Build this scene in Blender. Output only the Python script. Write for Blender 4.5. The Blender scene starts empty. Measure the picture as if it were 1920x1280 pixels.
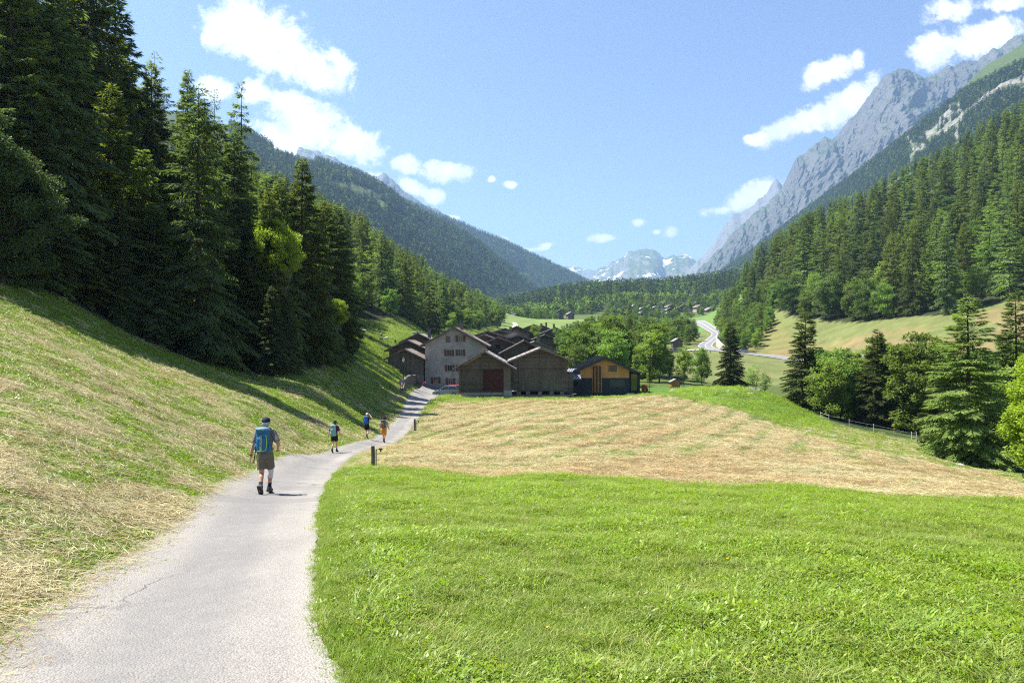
import bpy, math, random
import numpy as np
from math import radians, sin, cos, pi
from mathutils import Vector, Matrix, Euler
sc = bpy.context.scene
DENOISE = False
COL = sc.collection
F = 1280.0          # focal length in photograph pixels (24 mm lens), camera level at the origin

# ------------------------------------------------------------------ camera, sky, sun, exposure
cam_d = bpy.data.cameras.new('camera'); cam = bpy.data.objects.new('camera', cam_d); COL.objects.link(cam)
cam_d.lens = 24; cam_d.sensor_width = 36; cam_d.clip_start = .05; cam_d.clip_end = 60000
cam.location = (0, 0, 0); cam.rotation_euler = (radians(90), 0, 0); sc.camera = cam
SUN_EL, SUN_AZ = radians(61), radians(-79)      # azimuth clockwise from +Y (the way we look); the sun is left and ahead
tosun = Vector((sin(SUN_AZ)*cos(SUN_EL), cos(SUN_AZ)*cos(SUN_EL), sin(SUN_EL)))
sd = bpy.data.lights.new('sun', 'SUN'); sd.energy = 4.9; sd.angle = radians(.53); sd.color = (1, .955, .88)
sun = bpy.data.objects.new('sun', sd); COL.objects.link(sun)
sun.rotation_euler = tosun.to_track_quat('Z', 'Y').to_euler(); sun.location = (0, 0, 3000)
sc.view_settings.view_transform = 'Standard'; sc.view_settings.look = 'None'
sc.view_settings.gamma = 1; sc.view_settings.exposure = 1.42
cy = sc.cycles
cy.use_denoising = DENOISE; cy.filter_width = 1.15
cy.max_bounces = 8; cy.diffuse_bounces = 6; cy.glossy_bounces = 2; cy.transmission_bounces = 6; cy.volume_bounces = 1
cy.transparent_max_bounces = 6; cy.caustics_reflective = False; cy.caustics_refractive = False
cy.use_adaptive_sampling = False; cy.adaptive_threshold = .01

class NT:
    """small helper for node trees"""
    def __init__(s, tree): s.t = tree; s.n = tree.nodes; s.l = tree.links
    def add(s, typ, ins=None, **kw):
        n = s.n.new(typ)
        for k, v in kw.items(): setattr(n, k, v)
        for k, v in (ins or {}).items(): s.put(n.inputs[k], v)
        return n
    def put(s, sock, v):
        if isinstance(v, bpy.types.NodeSocket): s.l.new(v, sock)
        elif isinstance(v, bpy.types.Node): s.l.new(v.outputs[0], sock)
        else:
            if isinstance(v, (tuple, list)) and sock.type == 'RGBA' and len(v) == 3: v = (*v, 1)
            sock.default_value = v
    def math(s, op, a, b=0., c=0., clamp=False):
        n = s.add('ShaderNodeMath', {0: a, 1: b, 2: c}, operation=op, use_clamp=clamp); return n.outputs[0]
    def mix(s, f, a, b, mode='MIX'):
        n = s.add('ShaderNodeMix', data_type='RGBA', blend_type=mode); n.clamp_factor = True
        s.put(n.inputs[0], f); s.put(n.inputs[6], a); s.put(n.inputs[7], b); return n.outputs[2]
    def noise(s, vec, scale, detail=3., rough=.55, dist=0., out=0):
        n = s.add('ShaderNodeTexNoise', {'Scale': scale, 'Detail': detail, 'Roughness': rough, 'Distortion': dist})
        if vec is not None: s.put(n.inputs['Vector'], vec)
        return n.outputs[out]
    def mr(s, v, a, b, c=0., d=1., smooth=False):
        n = s.add('ShaderNodeMapRange', {0: v, 1: a, 2: b, 3: c, 4: d}); n.clamp = True
        if smooth: n.interpolation_type = 'SMOOTHSTEP'
        return n.outputs[0]

w = bpy.data.worlds.new('World'); sc.world = w; w.use_nodes = True
T = NT(w.node_tree); T.n.clear()
sky = T.add('ShaderNodeTexSky', sky_type='NISHITA', sun_disc=False)
sky.sun_elevation = SUN_EL; sky.sun_rotation = SUN_AZ; sky.altitude = 1200; sky.air_density = 1.; sky.dust_density = .15; sky.ozone_density = 1.6
tc = T.add('ShaderNodeTexCoord')
sep = T.add('ShaderNodeSeparateXYZ', {0: tc.outputs['Generated']})
yy = T.math('MAXIMUM', sep.outputs[1], .02)
U = T.math('DIVIDE', sep.outputs[0], yy); V = T.math('DIVIDE', sep.outputs[2], yy)
uv = T.add('ShaderNodeCombineXYZ', {0: U, 1: V, 2: 0.})
wn = T.noise(uv.outputs[0], 9., 3., .6, out=1)
wsub = T.add('ShaderNodeVectorMath', {0: wn, 1: (.5, .5, .5)}, operation='SUBTRACT')
wsc = T.add('ShaderNodeVectorMath', {0: wsub.outputs[0], 3: .035}, operation='SCALE')
uvw = T.add('ShaderNodeVectorMath', {0: uv.outputs[0], 1: wsc.outputs[0]}, operation='ADD')
# fair-weather clouds: bearing/elevation, half-widths, tilt
CL = [(500, 78, 120, 62, -18), (585, 118, 85, 48, -20), (430, 60, 55, 45, 0), (620, 130, 50, 18, -5), (475, 176, 38, 24, -25),
      (590, 232, 110, 50, -22), (668, 270, 58, 42, -25), (540, 205, 50, 30, -30), (412, 165, 40, 26, -15), (520, 262, 60, 30, -20), (758, 305, 30, 17, 0), (838, 322, 42, 20, -8),
      (775, 350, 40, 16, -25), (812, 365, 20, 17, 0), (1560, 130, 58, 26, 28), (1610, 108, 20, 16, 60), (1500, 235, 85, 30, 20),
      (1590, 195, 80, 32, 33), (1425, 262, 30, 16, 15), (1400, 378, 70, 22, 20), (1350, 395, 35, 14, 12), (1445, 352, 35, 20, 10), (1760, 90, 80, 32, 25),
      (1850, 70, 110, 36, 12), (1790, 15, 60, 30, 10), (1890, 10, 60, 18, 0), (1125, 449, 30, 10, -4), (1200, 413, 18, 9, 18),
      (1262, 437, 17, 11, 0), (1022, 461, 20, 7, 3), (945, 449, 14, 7, -15), (1010, 466, 30, 6, 4), (920, 342, 10, 6, 0), (954, 347, 13, 7, 0),
      (2150, 80, 200, 70, 10), (-250, 60, 240, 90, -15), (1700, -260, 300, 90, 8), (500, -420, 340, 110, -8), (1235, 432, 10, 6, 0), (846, 408, 14, 5, 0), (715, 345, 40, 20, -20)]
tot = None
for (cx, cy_, a, b, r) in CL:
    m = T.add('ShaderNodeMapping', {'Vector': uvw.outputs[0], 'Location': ((cx-960)/F, (640-cy_)/F, 0), 'Rotation': (0, 0, radians(r)), 'Scale': (1.42*a/F, 1.42*b/F, 1)}, vector_type='TEXTURE')
    g = T.add('ShaderNodeTexGradient', {0: m.outputs[0]}, gradient_type='SPHERICAL').outputs[1]
    tot = g if tot is None else T.math('MAXIMUM', tot, g)
n1 = T.noise(uvw.outputs[0], 13., 10., .68, .3)
n2 = T.noise(uvw.outputs[0], 55., 6., .65)
nn = T.math('ADD', T.math('SUBTRACT', n1, .5), T.math('MULTIPLY', T.math('SUBTRACT', n2, .5), .35))
dens = T.math('ADD', T.math('MULTIPLY', tot, 1.15), T.math('MULTIPLY', nn, 2.3))
dens = T.math('MULTIPLY', dens, T.mr(tot, .0, .10))
alpha = T.mr(dens, .20, .66, 0, 1, True)
n3 = T.noise(uvw.outputs[0], 22., 6., .6)
core = T.mr(T.math('ADD', dens, T.math('MULTIPLY', T.math('SUBTRACT', n3, .5), 2.2)), .05, 1.05, 0, 1)
ccol = T.mix(core, (3.6, 3.85, 4.3), (5.6, 5.6, 5.6))  # cloud shading painted: grey-blue shade to lit white, mixed by noise
skc = T.mix(1., sky.outputs[0], (.73, .675, .715), 'MULTIPLY')
skyc = T.mix(T.math('MULTIPLY', alpha, .97), skc, ccol)
bg = T.add('ShaderNodeBackground', {'Color': skyc, 'Strength': .1})
out = T.add('ShaderNodeOutputWorld', {0: bg.outputs[0]})
w.cycles.sampling_method = 'MANUAL'; w.cycles.sample_map_resolution = 512

# ------------------------------------------------------------------ helpers
rng = np.random.default_rng(7); random.seed(7)
def XY(px, Y): return ((px-960)/F*Y, Y)
def Zof(py, Y): return (640-py)/F*Y

def _hash(ix, iy, seed):
    h = (ix.astype(np.int64)*374761393 + iy.astype(np.int64)*668265263 + seed*1442695041) & 0xffffffff
    h = ((h ^ (h >> 13))*1274126177) & 0xffffffff
    h = ((h ^ (h >> 16))*2246822519) & 0xffffffff
    return ((h ^ (h >> 15)) & 0xffffff)/float(0xffffff)
def vnoise(x, y, seed=0):
    x = np.asarray(x, float); y = np.asarray(y, float)
    ix = np.floor(x); iy = np.floor(y); fx = x-ix; fy = y-iy
    fx = fx*fx*fx*(fx*(fx*6-15)+10); fy = fy*fy*fy*(fy*(fy*6-15)+10)
    a = _hash(ix, iy, seed); b = _hash(ix+1, iy, seed); c = _hash(ix, iy+1, seed); d = _hash(ix+1, iy+1, seed)
    return (a*(1-fx)+b*fx)*(1-fy)+(c*(1-fx)+d*fx)*fy - .5
def fbm(x, y, oct=4, seed=0, gain=.5):
    s = 0; a = 1.; f = 1.
    for i in range(oct): s = s + a*vnoise(x*f+i*17.3, y*f-i*9.1, seed+i); a *= gain; f *= 2.03
    return s
def ridged(x, y, oct=4, seed=0, gain=.5):
    s = 0; a = 1.; f = 1.
    for i in range(oct): s = s + a*(1-4*np.abs(vnoise(x*f+i*31.7, y*f+i*5.3, seed+i))); a *= gain; f *= 2.1
    return s/2

def mesh_np(name, v, faces=None, quads=None, tris=None, smooth=False, mi=None):
    me = bpy.data.meshes.new(name)
    v = np.asarray(v, np.float32)
    loops = []; tot = []
    if quads is not None and len(quads): loops.append(np.asarray(quads, np.int32).ravel()); tot.append(np.full(len(quads), 4, np.int32))
    if tris is not None and len(tris): loops.append(np.asarray(tris, np.int32).ravel()); tot.append(np.full(len(tris), 3, np.int32))
    loops = np.concatenate(loops); tot = np.concatenate(tot)
    me.vertices.add(len(v)); me.vertices.foreach_set('co', v.ravel())
    me.loops.add(len(loops)); me.loops.foreach_set('vertex_index', loops)
    me.polygons.add(len(tot)); st = np.concatenate([[0], np.cumsum(tot)[:-1]]).astype(np.int32)
    me.polygons.foreach_set('loop_start', st); me.polygons.foreach_set('loop_total', tot)
    if smooth: me.polygons.foreach_set('use_smooth', np.ones(len(tot), bool))
    if mi is not None: me.polygons.foreach_set('material_index', np.asarray(mi, np.int32))
    me.update(); me.validate()
    return me
def set_attr(me, name, arr, kind='FLOAT'):
    a = me.attributes.new(name, kind, 'POINT')
    if kind == 'FLOAT': a.data.foreach_set('value', np.asarray(arr, np.float32))
    elif kind == 'INT': a.data.foreach_set('value', np.asarray(arr, np.int32))
    elif kind == 'FLOAT_VECTOR': a.data.foreach_set('vector', np.asarray(arr, np.float32).ravel())
    elif kind == 'FLOAT_COLOR':
        arr = np.asarray(arr, np.float32)
        if arr.shape[1] == 3: arr = np.concatenate([arr, np.ones((len(arr), 1), np.float32)], 1)
        a.data.foreach_set('color', arr.ravel())

def ob(name, data, m=None, parent=None, loc=None, rot=None, scale=None):
    o = bpy.data.objects.new(name, data); COL.objects.link(o)
    if m is not None and data is not None:
        ms = m if isinstance(m, (list, tuple)) else [m]
        if not len(data.materials):
            for x in ms: data.materials.append(x)
    if parent is not None: o.parent = parent
    if loc is not None: o.location = loc
    if rot is not None: o.rotation_euler = rot
    if scale is not None: o.scale = (scale,)*3 if isinstance(scale, (int, float)) else scale
    return o
def tag(o, label=None, cat=None, group=None, kind=None):
    if label: o['label'] = label
    if cat: o['category'] = cat
    if group: o['group'] = group
    if kind: o['kind'] = kind
    return o
def empty(name, loc, rz=0, label=None, cat=None, group=None):
    o = bpy.data.objects.new(name, None); COL.objects.link(o); o.location = loc; o.rotation_euler = (0, 0, rz)
    o.empty_display_size = .3
    return tag(o, label, cat, group)
def copy_thing(root, loc, rz=0, scale=1., label=None, group=None):
    r = root.copy(); COL.objects.link(r); r.location = loc; r.rotation_euler = (0, 0, rz)
    r.scale = (scale,)*3 if isinstance(scale, (int, float)) else scale
    if label: r['label'] = label
    if group: r['group'] = group
    for ch in root.children:
        c = ch.copy(); COL.objects.link(c); c.parent = r
        for g in ch.children:
            d = g.copy(); COL.objects.link(d); d.parent = c
    return r

class MB:
    """collects simple solids into one mesh"""
    def __init__(s): s.v = []; s.f = []; s.mi = []; s.m = 0
    def _add(s, vs, fs):
        b = len(s.v); s.v += [tuple(p) for p in vs]
        for f in fs: s.f.append(tuple(b+i for i in f)); s.mi.append(s.m)
        return s
    def box(s, x0, x1, y0, y1, z0, z1, M=None):
        vs = [(x, y, z) for z in (z0, z1) for y in (y0, y1) for x in (x0, x1)]
        if M is not None: vs = [M @ Vector(p) for p in vs]
        return s._add(vs, [(0, 2, 3, 1), (4, 5, 7, 6), (0, 1, 5, 4), (2, 6, 7, 3), (0, 4, 6, 2), (1, 3, 7, 5)])
    def prism(s, poly, y0, y1, M=None):
        """polygon in x,z extruded in y"""
        n = len(poly); vs = [(x, y0, z) for x, z in poly]+[(x, y1, z) for x, z in poly]
        if M is not None: vs = [M @ Vector(p) for p in vs]
        return s._add(vs, [tuple(range(n)), tuple(range(2*n-1, n-1, -1))]+[(i, i+n, (i+1) % n+n, (i+1) % n) for i in range(n)])
    def tube(s, pts, rad, n=8, cap=True, sq=1.):
        pts = [Vector(p) for p in pts]
        if isinstance(rad, (int, float)): rad = [rad]*len(pts)
        rings = []; prev = None
        for i, p in enumerate(pts):
            t = (pts[min(i+1, len(pts)-1)]-pts[max(i-1, 0)]).normalized()
            if prev is None:
                a = Vector((1, 0, 0)) if abs(t.x) < .9 else Vector((0, 1, 0)); u = (a - t*a.dot(t)).normalized()
            else: u = (prev - t*prev.dot(t)).normalized()
            prev = u; v = t.cross(u); r = rad[i]
            rx, ry = (r, r*sq) if isinstance(r, (int, float)) else r
            rings.append([p+u*cos(2*pi*k/n)*rx+v*sin(2*pi*k/n)*ry for k in range(n)])
        vs = [q for r in rings for q in r]; fs = []
        for i in range(len(rings)-1):
            for k in range(n): fs.append((i*n+k, i*n+(k+1) % n, (i+1)*n+(k+1) % n, (i+1)*n+k))
        if cap: fs += [tuple(range(n-1, -1, -1)), tuple(range((len(rings)-1)*n, len(rings)*n))]
        return s._add(vs, fs)
    def lathe(s, prof, n=16, c=(0, 0, 0), sx=1., sy=1.):
        vs = [(c[0]+r*cos(2*pi*k/n)*sx, c[1]+r*sin(2*pi*k/n)*sy, c[2]+z) for r, z in prof for k in range(n)]
        fs = [(i*n+k, i*n+(k+1) % n, (i+1)*n+(k+1) % n, (i+1)*n+k) for i in range(len(prof)-1) for k in range(n)]
        fs += [tuple(range(n-1, -1, -1)), tuple(range((len(prof)-1)*n, len(prof)*n))]
        return s._add(vs, fs)
    def ell(s, c, r, nu=12, nv=8, M=None):
        vs = []; fs = []
        for i in range(nv+1):
            th = pi*i/nv
            for k in range(nu):
                p = Vector((r[0]*sin(th)*cos(2*pi*k/nu), r[1]*sin(th)*sin(2*pi*k/nu), r[2]*cos(th)))
                if M is not None: p = M @ p
                vs.append(Vector(c)+p)
        for i in range(nv):
            for k in range(nu): fs.append((i*nu+k, (i+1)*nu+k, (i+1)*nu+(k+1) % nu, i*nu+(k+1) % nu))
        return s._add(vs, fs)
    def mesh(s, name, smooth=False):
        me = bpy.data.meshes.new(name); me.from_pydata(s.v, [], s.f)
        me.polygons.foreach_set('material_index', s.mi)
        if smooth: me.polygons.foreach_set('use_smooth', [True]*len(me.polygons))
        me.validate(); me.update(); return me
    def build(s, name, m, parent=None, loc=None, rot=None, smooth=False, bevel=0):
        o = ob(name, s.mesh(name, smooth), m, parent, loc, rot)
        if bevel:
            b = o.modifiers.new('bevel', 'BEVEL'); b.width = bevel; b.segments = 2; b.limit_method = 'ANGLE'
        return o

# ------------------------------------------------------------------ materials
def newmat(name):
    m = bpy.data.materials.new(name); m.use_nodes = True; t = NT(m.node_tree); t.n.clear()
    o = t.add('ShaderNodeOutputMaterial'); return m, t, o
def simple(name, c1, c2=None, scale=4., rough=.8, bump=0., bscale=None, metal=0., spec=.3, stretch=None, detail=5., dist=0.):
    m, t, o = newmat(name); tc = t.add('ShaderNodeTexCoord'); vec = tc.outputs['Object']
    if stretch: vec = t.add('ShaderNodeMapping', {0: vec, 'Scale': stretch}).outputs[0]
    p = t.add('ShaderNodeBsdfPrincipled', {'Roughness': rough, 'Metallic': metal, 'Specular IOR Level': spec})
    if c2 is not None:
        f = t.mr(t.noise(vec, scale, detail, .6, dist), .32, .68); t.put(p.inputs['Base Color'], t.mix(f, c1, c2))
    else: t.put(p.inputs['Base Color'], c1)
    if bump:
        b = t.add('ShaderNodeBump', {'Strength': bump, 'Distance': .05, 'Height': t.noise(vec, bscale or scale*3, 6., .65)}); t.put(p.inputs['Normal'], b.outputs[0])
    t.put(o.inputs[0], p.outputs[0]); return m
def foliage(name, c1, c2, trans=.3, nscale=.6, rvar=.35, rough=.55, hue=.0, spec=.25):
    """leaf/needle stuff: clump-scale variation, a random shade per plant, light passing through"""
    m, t, o = newmat(name); tc = t.add('ShaderNodeTexCoord'); oi = t.add('ShaderNodeObjectInfo')
    off = t.add('ShaderNodeVectorMath', {0: tc.outputs['Object'], 1: t.add('ShaderNodeCombineXYZ', {0: t.math('MULTIPLY', oi.outputs['Random'], 91.)}).outputs[0]}, operation='ADD')
    f = t.mr(t.noise(off.outputs[0], nscale, 4., .65), .3, .7)
    c = t.mix(f, c1, c2)
    isl = t.add('ShaderNodeNewGeometry').outputs['Random Per Island']
    c = t.mix(t.math('MULTIPLY', isl, .6), c, t.mix(1., c, (1.5, 1.45, 1.15), 'MULTIPLY'))
    hs = t.add('ShaderNodeHueSaturation', {'Hue': t.mr(oi.outputs['Random'], 0, 1, .5-hue, .5+hue), 'Saturation': 1., 'Value': t.mr(t.math('FRACT', t.math('MULTIPLY', oi.outputs['Random'], 7.31)), 0, 1, 1-rvar, 1+rvar), 'Color': c})
    p = t.add('ShaderNodeBsdfPrincipled', {'Base Color': hs.outputs[0], 'Roughness': rough, 'Specular IOR Level': spec})
    tr = t.add('ShaderNodeBsdfTranslucent', {'Color': t.mix(1., hs.outputs[0], (1.3, 1.38, .58), 'MULTIPLY')})
    mx = t.add('ShaderNodeMixShader', {0: trans, 1: p.outputs[0], 2: tr.outputs[0]})
    t.put(o.inputs[0], mx.outputs[0]); return m
def planks(name, c1, c2, size=.25, axis='z', rough=.85, bump=.5, grain=1.):
    """weathered boards or logs, laid along x (axis z) or upright (axis x)"""
    m, t, o = newmat(name); tc = t.add('ShaderNodeTexCoord'); s = t.add('ShaderNodeSeparateXYZ', {0: tc.outputs['Object']})
    a = s.outputs[2] if axis == 'z' else t.math('ADD', s.outputs[0], s.outputs[1])
    q = t.math('DIVIDE', a, size); fl = t.math('FLOOR', q); fr = t.math('FRACT', q)
    rnd = t.add('ShaderNodeTexWhiteNoise', {'W': fl}, noise_dimensions='1D').outputs[0]
    sc_ = (1.2, 1.2, 14) if axis == 'z' else (14, 14, 1.2)
    mp = t.add('ShaderNodeMapping', {0: tc.outputs['Object'], 'Scale': sc_})
    g = t.noise(mp.outputs[0], 1.2*grain, 6., .7)
    big = t.noise(tc.outputs['Object'], .5, 4., .6)
    f = t.math('ADD', t.math('MULTIPLY', rnd, .4), t.math('ADD', t.math('MULTIPLY', t.mr(g, .3, .7), .35), t.math('MULTIPLY', t.mr(big, .35, .65), .4)))
    gap = t.mr(t.math('ABSOLUTE', t.math('SUBTRACT', fr, .5)), .43, .495, 1, .25)
    c = t.mix(1., t.mix(f, c1, c2), t.add('ShaderNodeCombineXYZ', {0: gap, 1: gap, 2: gap}).outputs[0], 'MULTIPLY')
    b = t.add('ShaderNodeBump', {'Strength': bump, 'Distance': .04, 'Height': t.math('ADD', gap, t.math('MULTIPLY', g, .5))})
    p = t.add('ShaderNodeBsdfPrincipled', {'Base Color': c, 'Roughness': rough, 'Normal': b.outputs[0], 'Specular IOR Level': .25})
    t.put(o.inputs[0], p.outputs[0]); return m

# ------------------------------------------------------------------ terrain
CP = []      # (px, py, Y) : where the ground lies
def P(*a): CP.extend(a)
def near(s, *pts):
    for px, Y in pts: CP.append((px, 640+F*(1.6/Y+s), Y))
near(.12, (-200, 2.5), (400, 2.5), (960, 2.5), (1600, 2.5), (2300, 2.5), (640, 6), (1200, 6), (1800, 6), (2400, 6), (640, 11), (1200, 11), (1800, 11))
near(.125, (560, 16), (500, 16), (700, 16), (1000, 16), (1400, 16)); near(.128, (520, 21), (650, 21), (960, 20))
near(.11, (-700, 3)); near(.145, (1900, 14), (2500, 14))
P((0, 1142, 6), (-700, 1000, 7), (0, 890, 10), (-500, 800, 11), (0, 790, 14), (0, 690, 20), (0, 610, 28), (0, 530, 40), (-500, 600, 20), (-500, 430, 40), (-500, 330, 60), (-500, 100, 110), (-500, -150, 200),
  (0, 370, 60), (0, 140, 100), (0, 40, 200), (130, 575, 44), (130, 740, 20),
  (250, 1012, 9.4), (250, 880, 14), (250, 795, 20), (250, 725, 28), (250, 675, 38), (250, 640, 48), (250, 500, 100), (250, 400, 150), (250, 300, 250),
  (470, 890, 21), (470, 822, 28), (480, 768, 38), (480, 727, 50), (480, 708, 58), (440, 580, 100), (500, 570, 130), (500, 480, 200), (500, 410, 300), (500, 450, 600),
  (600, 855, 34), (600, 792, 45), (600, 735, 58), (600, 705, 66), (640, 845, 37), (640, 802, 48), (640, 745, 64), (640, 690, 80), (640, 650, 110), (640, 600, 160),
  (650, 849, 35), (720, 833, 46), (700, 815, 52), (760, 812, 55), (745, 790, 62), (785, 780, 68), (750, 765, 78), (795, 760, 81), (700, 772, 66), (700, 725, 84), (700, 690, 100), (700, 655, 130), (700, 625, 165), (700, 598, 195),
  (760, 740, 92), (815, 742, 97), (750, 705, 112), (790, 717, 120), (740, 675, 135), (750, 640, 160), (750, 608, 200), (750, 575, 235),
  (800, 735, 112), (860, 744, 106), (900, 747, 102), (1000, 748, 101), (1100, 746, 104), (1200, 737, 114), (860, 728, 126), (1000, 722, 130),
  (1000, 688, 180), (950, 670, 200), (1080, 672, 200), (900, 650, 230), (1000, 640, 300), (1080, 643, 300), (940, 630, 350), (1000, 615, 430), (1100, 614, 430), (1000, 602, 540), (1100, 601, 560), (960, 596, 700),
  (620, 440, 320), (620, 500, 240), (740, 500, 450), (740, 540, 340), (740, 560, 800), (850, 545, 600), (850, 575, 800), (850, 585, 420), (930, 585, 720), (930, 600, 480), (770, 606, 235), (850, 613, 290), (930, 613, 380), (800, 625, 260), (880, 622, 330), (620, 500, 700), (930, 590, 1000),
  (1060, 582, 800), (1200, 584, 760), (1250, 592, 700), (1330, 590, 700), (1150, 600, 620), (1350, 565, 850), (1000, 564, 1200), (1060, 552, 1200), (1200, 543, 1250), (1350, 528, 1250), (1420, 520, 1200), (950, 582, 1200), (1150, 562, 2000), (1150, 545, 3200), (960, 560, 2000), (500, 500, 2000), (1400, 540, 2200), (500, 480, 3200), (1900, 420, 3200),
  (700, 878, 26), (900, 905, 22.5), (1300, 913, 21), (1600, 929, 19.5), (1900, 944, 18), (2500, 960, 17),
  (750, 845, 35), (960, 845, 35), (1300, 850, 35), (1600, 865, 34), (1900, 908, 33), (2400, 960, 32),
  (800, 797, 60), (960, 786, 60), (1300, 792, 60), (1600, 826, 58), (1750, 858, 55), (1900, 888, 50), (2300, 930, 50),
  (850, 762, 85), (960, 757, 85), (1200, 753, 85), (1300, 757, 86), (1450, 787, 78), (1600, 808, 84), (1750, 838, 80),
  (1300, 731, 106), (1400, 728, 105), (1450, 745, 100), (1520, 780, 95), (1400, 768, 84), (1500, 790, 82),
  (1390, 742, 130), (1370, 730, 150), (1510, 770, 130), (1645, 777, 125), (1250, 722, 140), (1830, 880, 62), (1900, 850, 75), (1740, 800, 110), (1900, 780, 120), (2400, 850, 80),
  (1300, 690, 190), (1400, 692, 190), (1200, 690, 190), (1330, 668, 235), (1500, 700, 180), (1700, 700, 170), (1900, 680, 170), (1310, 645, 300), (1330, 659, 262), (1400, 662, 258), (1470, 668, 245), (1560, 678, 225), (1330, 628, 345), (1340, 614, 410), (1300, 606, 520), (1250, 640, 330), (1180, 640, 330),
  (1450, 640, 290), (1430, 612, 330), (1420, 580, 410), (1600, 640, 232), (1750, 622, 215), (1500, 575, 330), (1600, 500, 380), (1750, 450, 400), (1900, 560, 235), (1900, 450, 310), (1560, 430, 430), (1740, 345, 480), (1900, 258, 520), (1440, 515, 440), (1560, 450, 700), (1900, 320, 800), (1440, 530, 800),
  (2400, 640, 200), (2400, 450, 320), (2400, 150, 520), (2400, 200, 900))
_c = np.array(CP, float); _u = (_c[:, 0]-960)/F; _b = np.log(_c[:, 2])*.36; _z = (640-_c[:, 1])/F*_c[:, 2]
_s = -(_z+1.6)/_c[:, 2]
def _phi(r2): return np.where(r2 > 1e-12, .5*r2*np.log(r2+1e-12), 0.)
_n = len(_c); _K = _phi((_u[:, None]-_u)**2+(_b[:, None]-_b)**2)+np.eye(_n)*2e-4
_A = np.block([[_K, np.stack([np.ones(_n), _u, _b], 1)], [np.stack([np.ones(_n), _u, _b]), np.zeros((3, 3))]])
_w = np.linalg.solve(_A, np.concatenate([_s, np.zeros(3)]))
def _s_at(u, L):
    u = np.clip(u, -1.25, 1.25); b = L*.36; sh = np.shape(u); u = np.ravel(u); b = np.ravel(b); o = np.empty(len(u))
    for i in range(0, len(u), 20000):
        uu = u[i:i+20000]; bb = b[i:i+20000]
        o[i:i+20000] = _phi((uu[:, None]-_u)**2+(bb[:, None]-_b)**2) @ _w[:_n]+_w[_n]+_w[_n+1]*uu+_w[_n+2]*bb
    return o.reshape(sh)
def hz0(x, y):
    x = np.asarray(x, float); y = np.asarray(y, float); ye = np.clip(y, 3.5, 3300.)
    s = _s_at(x/ye, np.log(ye))
    return -1.6-s*ye+.12*(ye-y)*(y < 3.5)

# path centre line (px, Y, half width)
def edge_pts(L): return np.array([[*XY(px, Y)] for px, Y in L])
PL = edge_pts([(-700, 2.2), (-420, 3.0), (-160, 4.2), (0, 5.6), (150, 7.2), (320, 10.9), (400, 16), (452, 21.), (500, 25), (560, 32), (615, 37), (655, 42), (698, 51), (725, 59), (741, 66), (748, 76), (757, 86), (768, 98), (779, 108), (788, 117), (794, 128)])
PR = edge_pts([(1250, 1.6), (1010, 2.0), (760, 2.9), (672, 3.6), (604, 4.7), (586, 6.4), (586, 9.8), (600, 16.3), (618, 22), (640, 28.5), (660, 34), (718, 43), (750, 51), (770, 57.5), (786, 66), (797, 76), (806, 86), (822, 95), (838, 103), (840, 113), (820, 121)])
def resample(p, n):
    d = np.concatenate([[0], np.cumsum(np.linalg.norm(np.diff(p, axis=0), axis=1))]); t = np.linspace(0, 1, n); q = t*d[-1]
    o = np.stack([np.interp(q, d, p[:, k]) for k in (0, 1)], 1)
    for _ in range(6): o[1:-1] = .5*o[1:-1]+.25*(o[:-2]+o[2:])
    return o
def pair(Lp, Rp, n):
    # pair the two edges by projecting on common arc parameter
    return resample(Lp, n), resample(Rp, n)
NPTH = 260
# parametrise by the index of given points so that both edges stay abreast
def byidx(p, n, m):
    t = np.linspace(0, len(p)-1, n); return np.stack([np.interp(t, np.arange(len(p)), p[:, k]) for k in (0, 1)], 1)
_pl = byidx(PL, 900, 0); _pr = byidx(PR, 900, 0)
def smooth(p, k):
    for _ in range(k): p[1:-1] = .5*p[1:-1]+.25*(p[:-2]+p[2:])
    return p
_pl = smooth(_pl, 220); _pr = smooth(_pr, 220)
PC = (_pl+_pr)/2; PHW = np.linalg.norm(_pr-_pl, axis=1)/2
def poly_contains(poly, x, y):
    x = np.ravel(x); y = np.ravel(y); ins = np.zeros(len(x), bool); n = len(poly)
    for i in range(n):
        x0, y0 = poly[i]; x1, y1 = poly[(i+1) % n]
        if y0 == y1: continue
        c = (y0 > y) != (y1 > y)
        ins ^= c & (x < (x1-x0)*(y-y0)/(y1-y0)+x0)
    return ins
PATHPOLY = np.concatenate([_pl[::6], _pr[::-6]])
def seg_dist(x, y, line):
    """distance to a polyline"""
    x = np.ravel(x); y = np.ravel(y); d = np.full(len(x), 1e9)
    for i in range(len(line)-1):
        a = line[i]; b = line[i+1]; ab = b-a; L2 = ab@ab+1e-12
        t = np.clip(((x-a[0])*ab[0]+(y-a[1])*ab[1])/L2, 0, 1)
        d = np.minimum(d, np.hypot(x-a[0]-t*ab[0], y-a[1]-t*ab[1]))
    return d
def path_dist(x, y):
    """signed distance to the path edge, negative on the path"""
    x = np.ravel(x); y = np.ravel(y); d = np.full(len(x), 99.)
    k = (y < 140) & (y > -6)
    if k.any():
        dd = np.minimum(seg_dist(x[k], y[k], _pl[::8]), seg_dist(x[k], y[k], _pr[::8]))
        dd[poly_contains(PATHPOLY, x[k], y[k])] *= -1; d[k] = dd
    return d
ROADC = edge_pts([(1980, 166), (1740, 186), (1570, 212), (1475, 241), (1400, 258), (1350, 266), (1328, 276), (1320, 290), (1327, 306), (1339, 325), (1346, 345), (1345, 370), (1332, 410), (1320, 450), (1310, 500), (1296, 560), (1270, 620)])
ROADC = smooth(byidx(ROADC, 200, 0), 40)
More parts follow.
